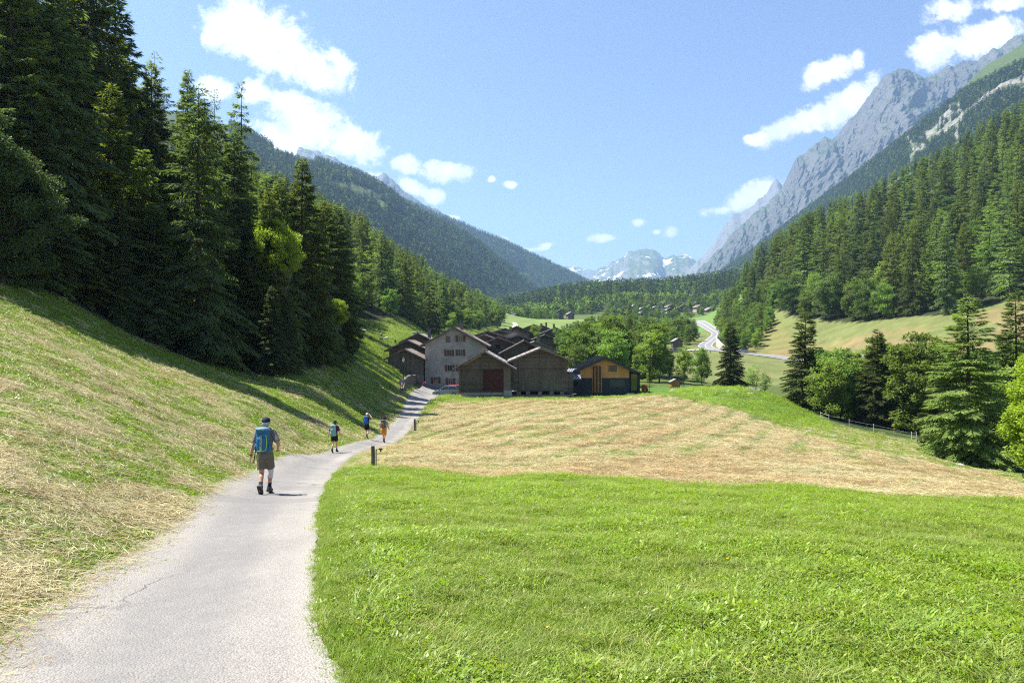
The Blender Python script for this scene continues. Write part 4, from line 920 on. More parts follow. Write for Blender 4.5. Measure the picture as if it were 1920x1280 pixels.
# far wood on the valley floor behind the villages
pts = poisson(Z_VILF, 700, 2200, -200, 800, lambda y: 5.2+.003*y, 60000, 21, lambda x, y: (x/y > -.06) & (x/y < .40) & ~((x/y > .13) & (x/y < .34) & (y < 880)) & (fbm(x*.01, y*.01, 2, 3) > -.42))
r = np.random.default_rng(3); z = hz(pts[:, 0], pts[:, 1]); sp = np.where(pts[:, 1] < 960, np.where(r.random(len(pts)) < .6, 2, 0), np.where(r.random(len(pts)) < .85, 0, 1))
hgt = np.where(sp == 2, r.uniform(9, 13, len(pts)), r.uniform(16, 24, len(pts)))
wood_stuff('far_wood', 'dark conifer wood across the valley behind the far village', np.stack([pts[:, 0], pts[:, 1], z-.5], 1), sp, hgt, 4)
print('FARWOOD', len(pts))
def cover(front, n, seed, keep, name, label, hr=(13, 22)):
    a, b, _ = front.shape; r = np.random.default_rng(seed)
    Acell = np.linalg.norm(np.cross(front[1:, :-1]-front[:-1, :-1], front[:-1, 1:]-front[:-1, :-1]), axis=2); pr = Acell.ravel()/Acell.sum()
    k = r.choice(len(pr), n, p=pr); i, j = k//(b-1), k % (b-1); s, t_ = r.random(n)[:, None], r.random(n)[:, None]
    p = front[i, j]*(1-s)*(1-t_)+front[i+1, j]*s*(1-t_)+front[i, j+1]*(1-s)*t_+front[i+1, j+1]*s*t_
    px = p[:, 0]/p[:, 1]*F+960; py = 640-p[:, 2]/p[:, 1]*F
    m_ = keep(p, px, py, (i+s[:, 0])/a) & (px > -150) & (px < 2070); p = p[m_]
    sp = np.where(r.random(len(p)) < .14, 1, 0); h = r.uniform(*hr, len(p)); print(name, len(p))
    return wood_stuff(name, label, p-[0, 0, 1.], sp, h, seed)
ncl = lambda p, f, s, th: fbm(p[:, 0]*f, p[:, 2]*f*1.4+p[:, 1]*f*.3, 4, s) > th
cover(l1a, 60000, 31, lambda p, px, py, r: ncl(p, 1/160., 5, -.40) & ~((px > 512) & (px < 590) & (np.abs(py-(278+(px-512)*.30)) < 9)) & (px > 430), 'mountain_wood', 'conifer wood covering the near wooded ridge at left')
cover(l1b, 42000, 32, lambda p, px, py, r: ncl(p, 1/260., 6, -.42) & (px > 740), 'mountain_wood', 'conifer wood covering the farther wooded ridge at left')
slab = lambda px, py: ((px+14*fbm(px*.03, py*.03, 3, 2) > 1700) & (px+14*fbm(px*.03, py*.03, 3, 2) < 1800) & (np.abs(py-(292-(px-1690)*.62)) < 30+50*fbm(px*.04, py*.04, 3, 4)) & (fbm(px*.15, py*.15, 2, 6) > -.2))
cover(m1, 95000, 33, lambda p, px, py, r: ncl(p, 1/120., 7, -.38+.0*px) & ~slab(px, py) & ~((px > 1790) & (py < 150-(px-1850)*.5)) & (px > 1280), 'mountain_wood', 'conifer wood covering the mountain shoulder at right', (11, 19))
cover(m2, 14000, 34, lambda p, px, py, r: ncl(p, 1/200., 8, .0) & (r < .42) & (px < 1600), 'mountain_wood', 'scattered conifers on the lower skirts of the grey rock massif', (14, 22))
# ------------------------------------------------------------------ buildings
M_logd = planks('dark weathered logs', (.055, .045, .036), (.165, .138, .108), .27, 'z', bump=.8)
M_logg = planks('grey weathered logs', (.065, .054, .044), (.180, .152, .122), .27, 'z', bump=.8)
M_board = planks('grey upright boards', (.065, .062, .050), (.18, .168, .138), .22, 'x', bump=.5)
M_boardl = planks('pale upright boards', (.10, .09, .075), (.20, .18, .15), .2, 'x', bump=.5)
M_larchw = planks('new larch boards', (.50, .215, .075), (.78, .38, .14), .14, 'x', .7, .3)
M_roofst = planks('slate and shingle roof', (.16, .142, .132), (.31, .28, .255), .28, 'z', .8, .9)
M_roofgr = planks('grey slab roof', (.18, .165, .155), (.34, .31, .285), .34, 'z', .75, .8)
M_rooftile = planks('red brown tile roof', (.155, .120, .100), (.285, .232, .195), .3, 'z', .8, .8)
M_rake = simple('weathered barge board', (.070, .055, .043), (.145, .115, .09), 2., .85, .2)
M_plaster = simple('old grey render', (.275, .28, .25), (.465, .465, .415), .55, .95, .25, 6., detail=8., dist=.6)
M_cream = simple('cream render', (.42, .37, .26), (.36, .31, .22), .8, .9)
M_whit = simple('pale render', (.50, .49, .45), (.40, .39, .36), .8, .9)
M_stone = simple('rubble stone', (.13, .125, .115), (.30, .28, .25), 2.6, .95, .9, 4.)
M_conc = simple('concrete', (.26, .26, .255), (.36, .36, .35), .9, .9, .2)
M_shut = simple('brown shutters', (.11, .050, .030), (.16, .078, .048), 3., .7)
M_redd = planks('dark red doors', (.045, .014, .014), (.085, .026, .022), .25, 'x', .8, .4)
M_dark = simple('dark opening', (.012, .012, .013), None, rough=.9)
M_glass = simple('window glass', (.03, .035, .04), None, rough=.08, spec=.8)
M_navy = simple('anthracite render', (.022, .028, .038), (.028, .034, .046), 1., .7)
M_black = simple('black metal', (.014, .014, .016), None, rough=.45, spec=.5)
M_metalroof = simple('dark seamed metal roof', (.10, .115, .135), (.15, .165, .185), 1.2, .38, metal=.55, spec=.5)
M_white = simple('white paint', (.70, .70, .68), None, rough=.6)
M_chim = simple('soot stained chimney', (.09, .08, .075), (.20, .18, .16), 2., .9)
M_framew = simple('window frame paint', (.45, .43, .40), None, rough=.6)

def roof_mesh(w_, d0, d1, he, hr, so, fo, th=.16, skew=0.):
    """two slabs meeting at the ridge; so side overhang, fo front/back overhang"""
    sl = (hr-he)/(w_/2); b = MB(); ze = he-sl*so
    for s in (-1, 1):
        p = [(0, hr), (s*(w_/2+so), ze), (s*(w_/2+so), ze+th), (0, hr+th*1.15)]
        b.prism(p if s < 0 else p[::-1], d0-fo, d1+fo)
    return b
def gable(b, w_, d0, d1, he, hr, z0=0.):
    b.prism([(-w_/2, z0), (w_/2, z0), (w_/2, he), (0, hr), (-w_/2, he)], d0, d1)
def window(root, x, z, w_, h, shut='open', m=M_shut, y=-.0, frame=M_framew, sill=True, pane=M_glass):
    f = MB(); t_ = .05
    for a in ((-w_/2-t_, -w_/2, -h/2-t_, h/2+t_), (w_/2, w_/2+t_, -h/2-t_, h/2+t_), (-w_/2, w_/2, h/2, h/2+t_), (-w_/2, w_/2, -h/2-t_, -h/2), (-.02, .02, -h/2, h/2)): f.box(x+a[0], x+a[1], y-.05, y+.02, z+a[2], z+a[3])
    wo = f.build('window', frame, root)
    g_ = MB(); g_.box(x-w_/2, x+w_/2, y-.012, y+.015, z-h/2, z+h/2); g_.build('pane', pane, wo)
    if sill: s = MB(); s.box(x-w_/2-.1, x+w_/2+.1, y-.14, y, z-h/2-.14, z-h/2-.055); s.build('sill', M_whit, wo)
    if shut == 'open':
        for sg in (-1, 1):
            c = x+sg*(w_/2+t_+.02+w_*.26); s = MB(); s.box(c-w_*.25, c+w_*.25, y-.075, y-.02, z-h/2-.03, z+h/2+.03); s.build('shutter', m, wo)
    if shut == 'closed':
        s = MB(); s.box(x-w_/2, x+w_/2, y-.085, y-.053, z-h/2, z+h/2); s.build('shutter', M_boardl, wo)
    return wo
def logwall(b, w_, he, hr, y, z0=0., lh=.27, sd=1, pr=.35):
    """stacked logs of a gable wall, ends crossing past the corners"""
    r = random.Random(sd); z = z0
    while z < hr-.1:
        q = w_/2 if z < he else w_/2*(hr-z)/(hr-he)
        e = pr*(.6+.5*r.random()) if z < he-.1 else 0
        b.box(-q-e, q+e, y-.07-.03*r.random(), y+.12, z+.012, min(z+lh, hr)-.012); z += lh
def barn(name, label, px, Y, pyr, pyb, w_, d, dh, so=.9, fo=.7, wallm=M_logd, roofm=M_roofst, rz=0., grp=None, logs=False, th=.18, chimney=None, lip=True, cat='barn', wins=(), post=False, gz0=None):
    """gable building facing us: pyr ridge line, pyb floor line in the photo at distance Y; dh ridge minus eaves"""
    X = (px-960)/F*Y; z0 = Zof(pyb, Y); hr = Zof(pyr, Y)-z0; he = hr-dh
    root = empty(name, (X, Y, z0), rz, label, cat, grp)
    b = MB(); gable(b, w_, .10, d, he, hr-.02)
    if logs: logwall(b, w_, he, hr, .0, sd=int(px)); [b.box(s*w_/2-(.1 if s > 0 else .02), s*w_/2+(.02 if s > 0 else .1), .1, d+.3, .27*k+.13, .27*k+.37) for s in (-1, 1) for k in range(int((he-.2)/.27))]
    b.build('wall', wallm, root)
    rb = roof_mesh(w_, 0, d, he, hr, so, fo, th); ro = rb.build('roof', roofm, root)
    sl = (hr-he)/(w_/2)
    rk = MB()
    for s in (-1, 1):
        p = [(0, hr-.14), (s*(w_/2+so), he-sl*so-.14), (s*(w_/2+so), he-sl*so+.02), (0, hr+.02)]
        rk.prism(p if s < 0 else p[::-1], -fo-.045, -fo-.003)
    rk.build('barge_board', M_rake, ro)
    if lip: r_ = MB(); r_.tube([(0, -fo-.02, hr+th*1.1), (0, d+fo, hr+th*1.1)], .12, 6); r_.build('ridge_cap', M_rake, ro)
    if chimney:
        cx, cyy, ch = chimney; zt = hr-abs(cx)*sl; c = MB(); c.box(cx-.32, cx+.32, cyy-.32, cyy+.32, zt-.3, zt+ch); c.box(cx-.42, cx+.42, cyy-.42, cyy+.42, zt+ch+.02, zt+ch+.14)
        c.build('chimney', M_chim, ro)
    fz = MB(); gg = min(gz(X, Y)-z0, gz(X+w_/2, Y)-z0, gz(X-w_/2, Y)-z0, gz(X, Y+d)-z0)-.3
    if gg < -.05: fz.box(-w_/2+.03, w_/2-.03, .13, d-.03, gg, -.003); fz.build('plinth', M_stone, root)
    for wn_ in wins: window(root, *wn_)
    return root, he, hr

# tall rendered house
Yh = 121.; X0, Z0 = (852-960)/F*Yh, Zof(732, Yh)
hs, he, hr = barn('house', 'tall grey rendered house with brown shutters and four rows of windows', 852, Yh, 614.5, 732, 10.45, 13.5, 2.85, .95, .8, M_plaster, M_rooftile, cat='house', th=.2, chimney=(.9, 5., 1.5), lip=True)
loc = lambda px, py, Y=Yh, X=X0, Z=Z0: ((px-960)/F*Y-X, Zof(py, Y)-Z)
for px, py, st in ((840.3, 636, 'closed'), (863.5, 635, 'open'), (842.3, 661.5, 'open'), (863.3, 661, 'open'), (843.3, 690, 'open'), (864, 690, 'open'), (816.8, 712.8, 'open'), (844.7, 714.7, 'open')):
    x_, z_ = loc(px, py); window(hs, x_, z_, .78, 1.05, st, y=.10)
sp_ = MB(); sp_.box(1.6, 3.6, 2.5, 6.5, 0, .06); so_ = sp_.build('solar_panel', M_glass, [c for c in hs.children if c.name.startswith('roof')][0]); so_.location = (0, 0, hr+.2); so_.rotation_euler = (0, math.atan(2.85/5.2), 0)

# barn with red doors
b1, he, hr = barn('barn', 'dark log barn with big red doors on a concrete base', 909, 100, 659.5, 735.5, 7.0, 9., 1.95, 1.15, .95, M_logd, M_roofgr, logs=True)
x0 = (909-960)/F*100; q = lambda px: (px-960)/F*100-x0; zq = lambda py: Zof(py, 100)-Zof(735.5, 100)
d_ = MB()
for k in range(6): a = q(906)+k*(q(943.5)-q(906))/6; d_.box(a+.01, a+(q(943.5)-q(906))/6-.01, -.17, -.115, zq(733), zq(692.5))
dr_ = d_.build('door', M_redd, b1); h_ = MB(); [h_.box(q(906), q(943.5), -.21, -.172, z, z+.14) for z in (.55, 1.6, 2.75)]; h_.build('door_rail', M_redd, dr_)
s_ = MB(); s_.box(q(944.5), q(957.5), -.16, -.10, 0, zq(686)); s_.build('boarding', M_boardl, b1)
s_ = MB(); [s_.box(c-.09, c+.09, -.22, -.10, .0, h) for c, h in ((q(903.5), hr-.35), (q(868), he+.2))]; s_.build('post', M_logd, b1)
s_ = MB(); s_.box(q(866), q(944), -.25, 6, -1.2, -.02); s_.box(q(944.2), q(960), -.35, .4, -1.3, .35); s_.box(q(951), q(960), .42, 6, -1.3, -.02); s_.build('base', M_conc, b1)
s_ = MB(); s_.box(q(900), q(944), -.42, -.26, -.42, -.3); s_.build('beam', M_rooftile, b1)
s_ = MB(); s_.prism([(q(868)+.1, he+.15), (q(903), hr-.30), (q(903), hr-.55), (q(868)+.1, he-.05)], -.20, -.13); s_.build('new_board', M_larchw, b1)
ch_ = MB(); [ch_.box(-.9+k*.36, -.62+k*.36, 1.2+.3*(k % 2), 1.7+.3*(k % 2), hr-.1, hr+.33) for k in range(4)]; ch_.build('ridge_slabs', M_roofst, b1)

# large log barn on stilts
b2, he, hr = barn('barn', 'large grey log barn raised on short stone stilts, right of the red doors', 1014, 102, 654, 733, 7.5, 9.5, 1.5, 1.25, .9, M_logg, M_roofst, logs=True)
x0 = (1014-960)/F*102; s_ = MB(); [s_.box(x-.10, x+.10, -.20, -.09, .1, h) for x, h in ((0, hr-.4), (-3.2, he), (3.2, he))]; s_.build('post', M_logg, b2)
s_ = MB(); s_.box(-3.1, 3.1, -.17, -.105, .2, 1.75); s_.build('boarding', M_board, b2)
for o_ in list(b2.children):
    if o_.name.startswith('plinth'): bpy.data.objects.remove(o_)
s_ = MB(); [s_.box(x-.3, x+.3, y, y+.5, -.9, -.03) for x in (-3.3, -1.9, -.1, 1.6, 3.2) for y in (.1, 4.5, 8.7)]; s_.build('stilt', M_stone, b2)
s_ = MB(); s_.box(-4.6, 4.9, -.9, 9, -1.7, -.55); s_.build('stone_base', M_stone, b2)
s_ = MB(); s_.box(3.9, 4.9, .5, 5, -.2, 2.6); s_.build('lean_to', M_logd, b2)

BL = [
 ('plank barn with grey upright boards and a stone footing beside the lamp', 758.8, 118, 655.5, 704, 5.9, 7, 1.75, .6, .45, M_board, M_rooftile, None),
 ('dark log barn with brown tiles, right behind the grey plank barn', 764, 130, 638.5, 700, 7.0, 9, 2.0, .9, .6, M_logd, M_rooftile, None),
 ('dark barn with pale roof edge, uppermost of the three left barns', 784, 146, 625.5, 690, 6.4, 8, 1.9, .8, .6, M_logg, M_roofst, (2.2, 1.5, 2.0)),
 ('dark log barn with a small red hatch, behind the gap of the two front barns', 983.5, 122, 639, 725, 7.4, 10, 2.35, 1.0, .8, M_logd, M_rooftile, None),
 ('dark barn roof with orange ridge tiles right of the tall grey house', 934, 136, 633.5, 715, 6.6, 11, 1.45, .9, .7, M_logd, M_rooftile, None),
 ('long grey roofed barn showing over the right shoulder of the tall house', 915, 152, 621, 690, 7.6, 12, 1.5, .9, .6, M_logd, M_roofgr, None),
 ('lower grey roofed barn in front of the long grey roofed one', 908, 144, 627.5, 690, 6.0, 9, 1.5, .8, .6, M_logd, M_roofgr, None),
 ('cream gabled house with two chimneys behind the large log barn', 1003, 142, 641, 705, 8.6, 9, 1.9, .9, .7, M_cream, M_roofst, (.8, 2., 1.6)),
 ('small white walled house with brown roof amid the dark barns', 965, 166, 621, 670, 4.6, 7, 1.2, .7, .5, M_whit, M_rooftile, (-1., 1., 1.4)),
 ('dark barn with low gable in front of the small white walled house', 972, 158, 629, 680, 7.4, 7, 1.5, .8, .5, M_logd, M_roofst, None),
 ('flat looking grey roofed shed at the foot of the left slope', 936, 178, 620, 660, 5.2, 6, .7, .6, .4, M_logd, M_roofgr, None),
 ('little grey shed left of the round tree among the roofs', 952, 186, 622, 655, 4.6, 6, 1.0, .6, .4, M_logg, M_roofgr, None),
 ('brown barn with a broad gable left of the round village tree', 969, 203, 612, 660, 7.6, 8, 1.9, .9, .6, M_logg, M_rooftile, None),
 ('dark big roofed barn on the far edge of the hamlet', 1001, 232, 608.5, 650, 9.2, 12, 2.1, 1.0, .7, M_logd, M_rooftile, (2.6, 2., 1.3)),
 ('dark barn right behind the big roofed one with a thin chimney', 1016, 246, 610, 645, 7.4, 9, 1.9, .9, .6, M_logd, M_rooftile, (1.6, 1., 1.6)),
 ('dark log house with a wide grey roof and squat chimney right of the round tree', 1041, 206, 614.5, 665, 8.0, 10, 2.0, 1.1, .7, M_logd, M_roofgr, (-.3, 1.5, 1.2)),
 ('brown boarded house at the right end of the hamlet', 1070, 236, 611, 650, 7.6, 9, 2.0, 1.0, .7, M_rooftile, M_roofst, (-1.2, 1., 1.1)),
 ('grey barn overlapping the brown boarded house at the right end', 1083, 252, 608.5, 645, 8.6, 9, 1.7, 1.0, .7, M_logg, M_rooftile, (.2, .8, 1.3)),
 ('small lean-to roofed shed under the wide grey roof', 1056, 186, 636.5, 662, 3.2, 6, .6, .5, .4, M_logd, M_roofgr, None),
 ('dark barn half hidden by the little green tree in the hamlet', 1022, 182, 628, 672, 6.2, 8, 1.3, .8, .5, M_logd, M_roofgr, None),
 ('tiny dark shed on the pasture edge below the left slope', 947, 215, 616, 640, 4.2, 5, .9, .5, .4, M_logd, M_roofst, None),
 ('dark shed roof peeking out of the valley trees', 1158, 262, 630, 655, 3.6, 4, .8, .5, .4, M_logd, M_roofgr, None),
]
for lab, px, Y, pr, pb_, w_, d, dh, so, fo, wm, rm, chm in BL:
    r0, he, hr = barn('house' if wm in (M_cream, M_whit) else 'barn', lab, px, Y, pr, pb_, w_, d, dh*.82, so, fo, wm, rm, grp='buildings of the hamlet', chimney=chm, cat='house' if wm in (M_cream, M_whit) else 'barn', rz=0.)
    if Y < 150 and wm is M_logd and w_ > 6.5:
        s_ = MB(); s_.box(.6, 2.2, -.02, .085, he-.4, he+.75) if px > 980 else s_.box(-.4, .4, .0, .085, he-.9, he-.1); s_.build('hatch', M_redd if px > 980 else M_dark, r0)
    if px == 758.8:
        s_ = MB(); s_.box(-2.95, 2.95, -.12, .08, -1.2, .25); s_.build('stone_footing', M_stone, r0)
    if wm in (M_cream, M_whit): window(r0, -1.1, he-1.2, .6, .8, None, y=.10); window(r0, 1.1, he-1.2, .6, .8, None, y=.10)

# modern chalet
Yc = 112.; Xc, Zc = (1133.5-960)/F*Yc, Zof(736, Yc); ch = empty('chalet', (Xc, Yc, Zc), 0, 'modern chalet with dark ground floor and larch boarded gable', 'house')
cx = lambda px: (px-960)/F*Yc-Xc; cz = lambda py: Zof(py, Yc)-Zc; hr = cz(671.5); W2 = 4.05; he = hr-1.8; zs = cz(708.5)
b = MB(); b.prism([(-W2-.25, -.6), (W2, -.6), (W2, zs), (-W2-.25, zs)], 0, 9); b.build('ground_floor', M_navy, ch)
b = MB(); b.prism([(-W2, zs+.003), (W2, zs+.003), (W2, he), (0, hr-.03), (-W2, he)], .05, 8.98); b.build('gable_wall', M_larchw, ch)
rb = MB(); sl = (hr-he)/W2
p = [(0, hr), (-W2-1.15, he-sl*1.15), (-W2-1.15, he-sl*1.15+.22), (0, hr+.24)]; rb.prism(p, -.75, 9.6)
p = [(0, hr), (W2+.95, he-sl*.95), (W2+.95, he-sl*.95+.22), (0, hr+.24)]; rb.prism(p[::-1], -.75, 9.6)
p = [(W2+.95+.003, he-sl*.95+.1), (W2+2.75, he-sl*2.75+.35), (W2+2.75, he-sl*2.75+.57), (W2+.95+.003, he-sl*.95+.40)]; rb.prism(p[::-1], 1.6, 9.6)
cr = rb.build('roof', M_metalroof, ch)
rs = MB()
for k in range(15):
    y = -.7+k*.72
    for s in (-1, 1):
        e = W2+(1.1 if s < 0 else .9); p = [(s*.05, hr+.235), (s*e, hr-sl*e+.222), (s*e, hr-sl*e+.285), (s*.05, hr+.30)]; rs.prism(p if s < 0 else p[::-1], y, y+.06)
rs.build('roof_seam', M_black, cr)
fb = MB()
for s in (-1, 1):
    e = W2+(1.15 if s < 0 else .95); p = [(0, hr-.05), (s*e, hr-sl*e-.05), (s*e, hr-sl*e+.26), (0, hr+.28)]; fb.prism(p if s < 0 else p[::-1], -.80, -.753)
fb.build('fascia', M_black, cr)
fb = MB()
for s in (-1, 1):
    e = W2+(.9 if s < 0 else .75); p = [(0, hr-.17), (s*e, hr-sl*e-.17), (s*e, hr-sl*e-.06), (0, hr-.06)]; fb.prism(p if s < 0 else p[::-1], -.78, -.70)
fb.build('soffit_trim', M_rake, cr)
b = MB(); b.tube([(2.3, 5, hr-1.2), (2.3, 5, hr+1.25)], .10, 10); b.lathe([(.14, 0), (.14, .12), (.04, .2)], 10, (2.3, 5, hr+1.25)); b.build('stove_pipe', M_black, cr)
b = MB(); [b.box(cx(1111)+k*.235, cx(1111)+k*.235+.07, -.10, -.02, 0, cz(686.5)+.2*k*.3) for k in range(7)]; b.build('slat_screen', M_larchw, ch)
b = MB(); b.box(cx(1111), cx(1126.8), -.018, .0, 0.02, cz(686)); b.build('recess_shade', M_dark, ch)  # flat near-black sheet paints the shade of a recess behind the slats
wd = window(ch, cx(1148.8), cz(691), 1.2, .85, None, y=.045, frame=M_black, sill=False)
b = MB(); [b.box(cx(1143.8), cx(1171), -.05, -.01, cz(725)+k*.10, cz(725)+k*.10+.085) for k in range(12)]; b.build('roller_shutter', simple('grey roller shutter', (.075, .078, .08), None, rough=.6), ch)
b = MB(); b.prism([(W2+.003, -.6), (W2+2.25, -.6), (W2+2.25, he-sl*2.2+.3), (W2+.003, he-.05)], 2.6, 8.9); wg = b.build('wing', M_navy, ch)
b = MB(); b.box(W2+.75, W2+1.75, 2.52, 2.585, .25, he-.9); b.build('glass_front', simple('mirror like glazing', (.10, .10, .09), None, rough=.03, metal=.9, spec=1.), wg)
b = MB(); b.box(W2-.5, W2+.7, -.9, .0-.01, -.75, -.02); b.build('door_step', M_conc, ch)
# outbuilding with chequered tiles
og = empty('garage', (XY(1078, 110)[0], 110, Zof(734, 110)), 0, 'low dark outbuilding with chequered tiled roof between barn and chalet', 'garage')
b = MB(); b.box(-.95, .85, .05, 5, -.3, 2.0); b.build('wall', M_navy, og); b = MB(); b.box(-.7, .5, .0, .048, .9, 1.5); b.build('hatch', M_dark, og)
m, t, o = newmat('chequered tiles'); tc = t.add('ShaderNodeTexCoord'); mp_ = t.add('ShaderNodeMapping', {0: tc.outputs['Object'], 'Scale': (1, .0, 1)}); ck = t.add('ShaderNodeTexChecker', {0: mp_.outputs[0], 1: (.30, .31, .34, 1), 2: (.06, .065, .08, 1), 3: 5.}); pb = t.add('ShaderNodeBsdfPrincipled', {'Base Color': ck.outputs[0], 'Roughness': .5}); t.put(o.inputs[0], pb.outputs[0])
b = MB(); b._add([(-1.1, -.2, 2.05), (1.0, -.2, 2.05), (1.0, 3.2, 3.6), (-1.1, 3.2, 3.6), (-1.1, -.2, 1.93), (1.0, -.2, 1.93), (1.0, 3.2, 3.48), (-1.1, 3.2, 3.48)], [(0, 1, 2, 3), (7, 6, 5, 4), (0, 4, 5, 1), (1, 5, 6, 2), (2, 6, 7, 3), (3, 7, 4, 0)]); b.build('roof', m, og)

# villages beyond
FARH = [(1170, 573.5, 790, 13, M_whit, M_white, 'white roofed long house at the upper left of the far village'), (1193, 570, 800, 10, M_logg, M_roofgr, 'grey roofed house second from the left in the far village'),
 (1206, 576, 740, 10, M_logd, M_roofst, 'dark barn left of the middle of the far village'), (1221, 565, 830, 10, M_logd, M_rooftile, 'red roofed house topmost in the far village'), (1219, 571.5, 760, 11, M_logd, M_roofst, 'broad dark barn below the red roofed house'),
 (1236, 569.5, 770, 11, M_whit, M_roofgr, 'light fronted house with grey roof in mid village'), (1223, 579.5, 700, 8, M_cream, M_rooftile, 'small house with sunlit orange roof'), (1248, 566, 820, 9, M_logg, M_rooftile, 'brown barn at the back of the far village'),
 (1259, 571, 770, 11, M_logd, M_roofst, 'dark log house right of mid village'), (1257, 577, 720, 11, M_logg, M_roofst, 'grey barn in front of the dark log house'), (1254, 584.5, 680, 9, M_whit, M_roofgr, 'pale greenish house lowest in the far village'),
 (1282, 571, 770, 10, M_logg, M_roofgr, 'tall grey barn right of the lone dark spruce'), (1294, 571, 790, 9, M_logd, M_roofst, 'dark barn behind the low red roofed shed'), (1292, 577.5, 740, 6, M_whit, M_rooftile, 'low red roofed shed at the right of the far village'),
 (1313, 571.5, 760, 12, M_cream, M_rooftile, 'cream house with brown roof near the right end of the far village'), (1334, 576, 745, 15, M_rooftile, M_roofst, 'dark brown chalet at the right end of the far village'), (1306, 566, 850, 9, M_logd, M_roofst, 'dark house behind the cream house'),
 (1163, 577.5, 740, 9, M_logd, M_roofst, 'dark barn below the white roofed long house'), (1154, 581, 710, 9, M_logd, M_rooftile, 'brown barn at the left end of the far village'), (1147, 587, 670, 7, M_logd, M_rooftile, 'pinkish roofed shed leftmost in the far village'),
 (1208, 583, 690, 9, M_logd, M_roofst, 'dark low barn under the middle of the far village'), (1241, 584.5, 685, 10, M_logg, M_rooftile, 'brown roofed barn beside the pale greenish house'), (1230, 574, 730, 9, M_logd, M_roofgr, 'grey roofed barn in the thick of the far village'), (1270, 577, 730, 9, M_logd, M_roofst, 'dark barn left of the tall grey barn'),
 (944, 587.8, 590, 7, M_logd, M_rooftile, 'red brown house left in the small group beyond the far meadow'), (957.5, 586.3, 600, 8, M_whit, M_roofgr, 'grey roofed house in the small group beyond the far meadow'), (956, 589.8, 585, 7, M_logg, M_roofgr, 'arched barn in front of the grey roofed house'), (969.5, 588, 605, 6, M_logd, M_roofgr, 'small barn right in the group beyond the far meadow'),
 (1071, 585, 640, 8, M_logg, M_roofgr, 'pale roof among the trees behind the far meadow'), (1052, 579.5, 680, 7, M_logd, M_roofst, 'dark hut in the wood behind the far meadow'), (1111, 597.5, 590, 10, M_whit, M_roofgr, 'glinting greenhouse roof at the right end of the far meadow')]
for k, (px, py, Y, w_, wm, rm, lab) in enumerate(FARH):
    w_ = w_*.85
    X = XY(px, Y)[0]; zr = Zof(py, Y); hh = 6.5 if w_ > 8.5 else 4.4; z0 = zr-hh; dh = w_*.24
    root = empty('far_house', (X, Y, z0), ((k*37) % 13-6)*.05, lab, 'house', 'houses of the distant villages')
    b = MB(); gable(b, w_*.86, 0, 9, hh-dh, hh-.05, -6.); b.build('wall', wm, root)
    roof_mesh(w_*.86, 0, 9, hh-dh, hh, .9, .8, .25).build('roof', rm, root)
    for sx in (-.22, .22):
        f = MB(); f.box(sx*w_-.45, sx*w_+.45, -.06, -.01, hh-dh-2.3, hh-dh-1.1); f.build('window', M_glass if wm is not M_whit else M_dark, root)
for px, Y, py0, py1, w_, lab in ((1272, 262, 634.5, 651, 3.4, 'small grey barn by the driveway in the valley meadow'),):
    barn('barn', lab, px, Y, py0, py1, w_, 4.5, 1.0, .4, .4, M_board, M_roofgr, cat='barn')
hut = empty('hut', at(1424, 335), .2, 'small upright grey hut on the edge of the right-hand wood', 'hut')
b = MB(); b.box(-.8, .8, 0, 1.6, -.6, 2.0); b.build('wall', M_board, hut); b = MB(); b.prism([(-1., 2.), (1., 2.), (1., 2.1), (0, 2.5), (-1., 2.1)], -.2, 1.8); b.build('roof', M_roofgr, hut)

# ------------------------------------------------------------------ walls along roads
def wall_along(name, label, pts, hts, th, m, cap=None, cat='wall'):
    """pts in plan; hts height above the ground at each point"""
    pts = np.array(pts); n = 40; p = byidx(pts, n, 0); h = np.interp(np.linspace(0, 1, n), np.linspace(0, 1, len(hts)), hts); q = off(p, th)
    v = []; z0 = hz(p[:, 0], p[:, 1])
    for i in range(n):
        v += [(p[i, 0], p[i, 1], z0[i]-1.), (q[i, 0], q[i, 1], z0[i]-1.), (q[i, 0], q[i, 1], z0[i]+h[i]), (p[i, 0], p[i, 1], z0[i]+h[i])]
    f = []
    for i in range(n-1):
        a = 4*i; c = a+4
        for k in range(4): f.append((a+k, a+(k+1) % 4, c+(k+1) % 4, c+k))
    f += [(0, 3, 2, 1), (4*n-4, 4*n-3, 4*n-2, 4*n-1)]
    b = MB(); b._add(v, f); o = b.build(name, m); tag(o, label, cat); return o
wall_along('retaining_wall', 'curved rubble stone wall holding the bank beside the lane', [XY(*a) for a in ((756, 93), (762, 101), (771, 110), (782, 118), (791, 125))], (.5, 1.3, 1.5, 1.5, 1.3), .5, simple('brown rubble stone', (.075, .068, .055), (.17, .155, .125), 2.6, .95, .9, 4.))
wr = off(ROADC, -4.3)[62:118]
wall_along('retaining_wall', 'pale concrete retaining wall on the inside of the valley road bend', wr[::6], (.3, 2.2, 3.6, 3.6, 3.0, 1.0, .2), -.4, simple('pale concrete', (.42, .40, .36), (.52, .49, .44), .6, .9))
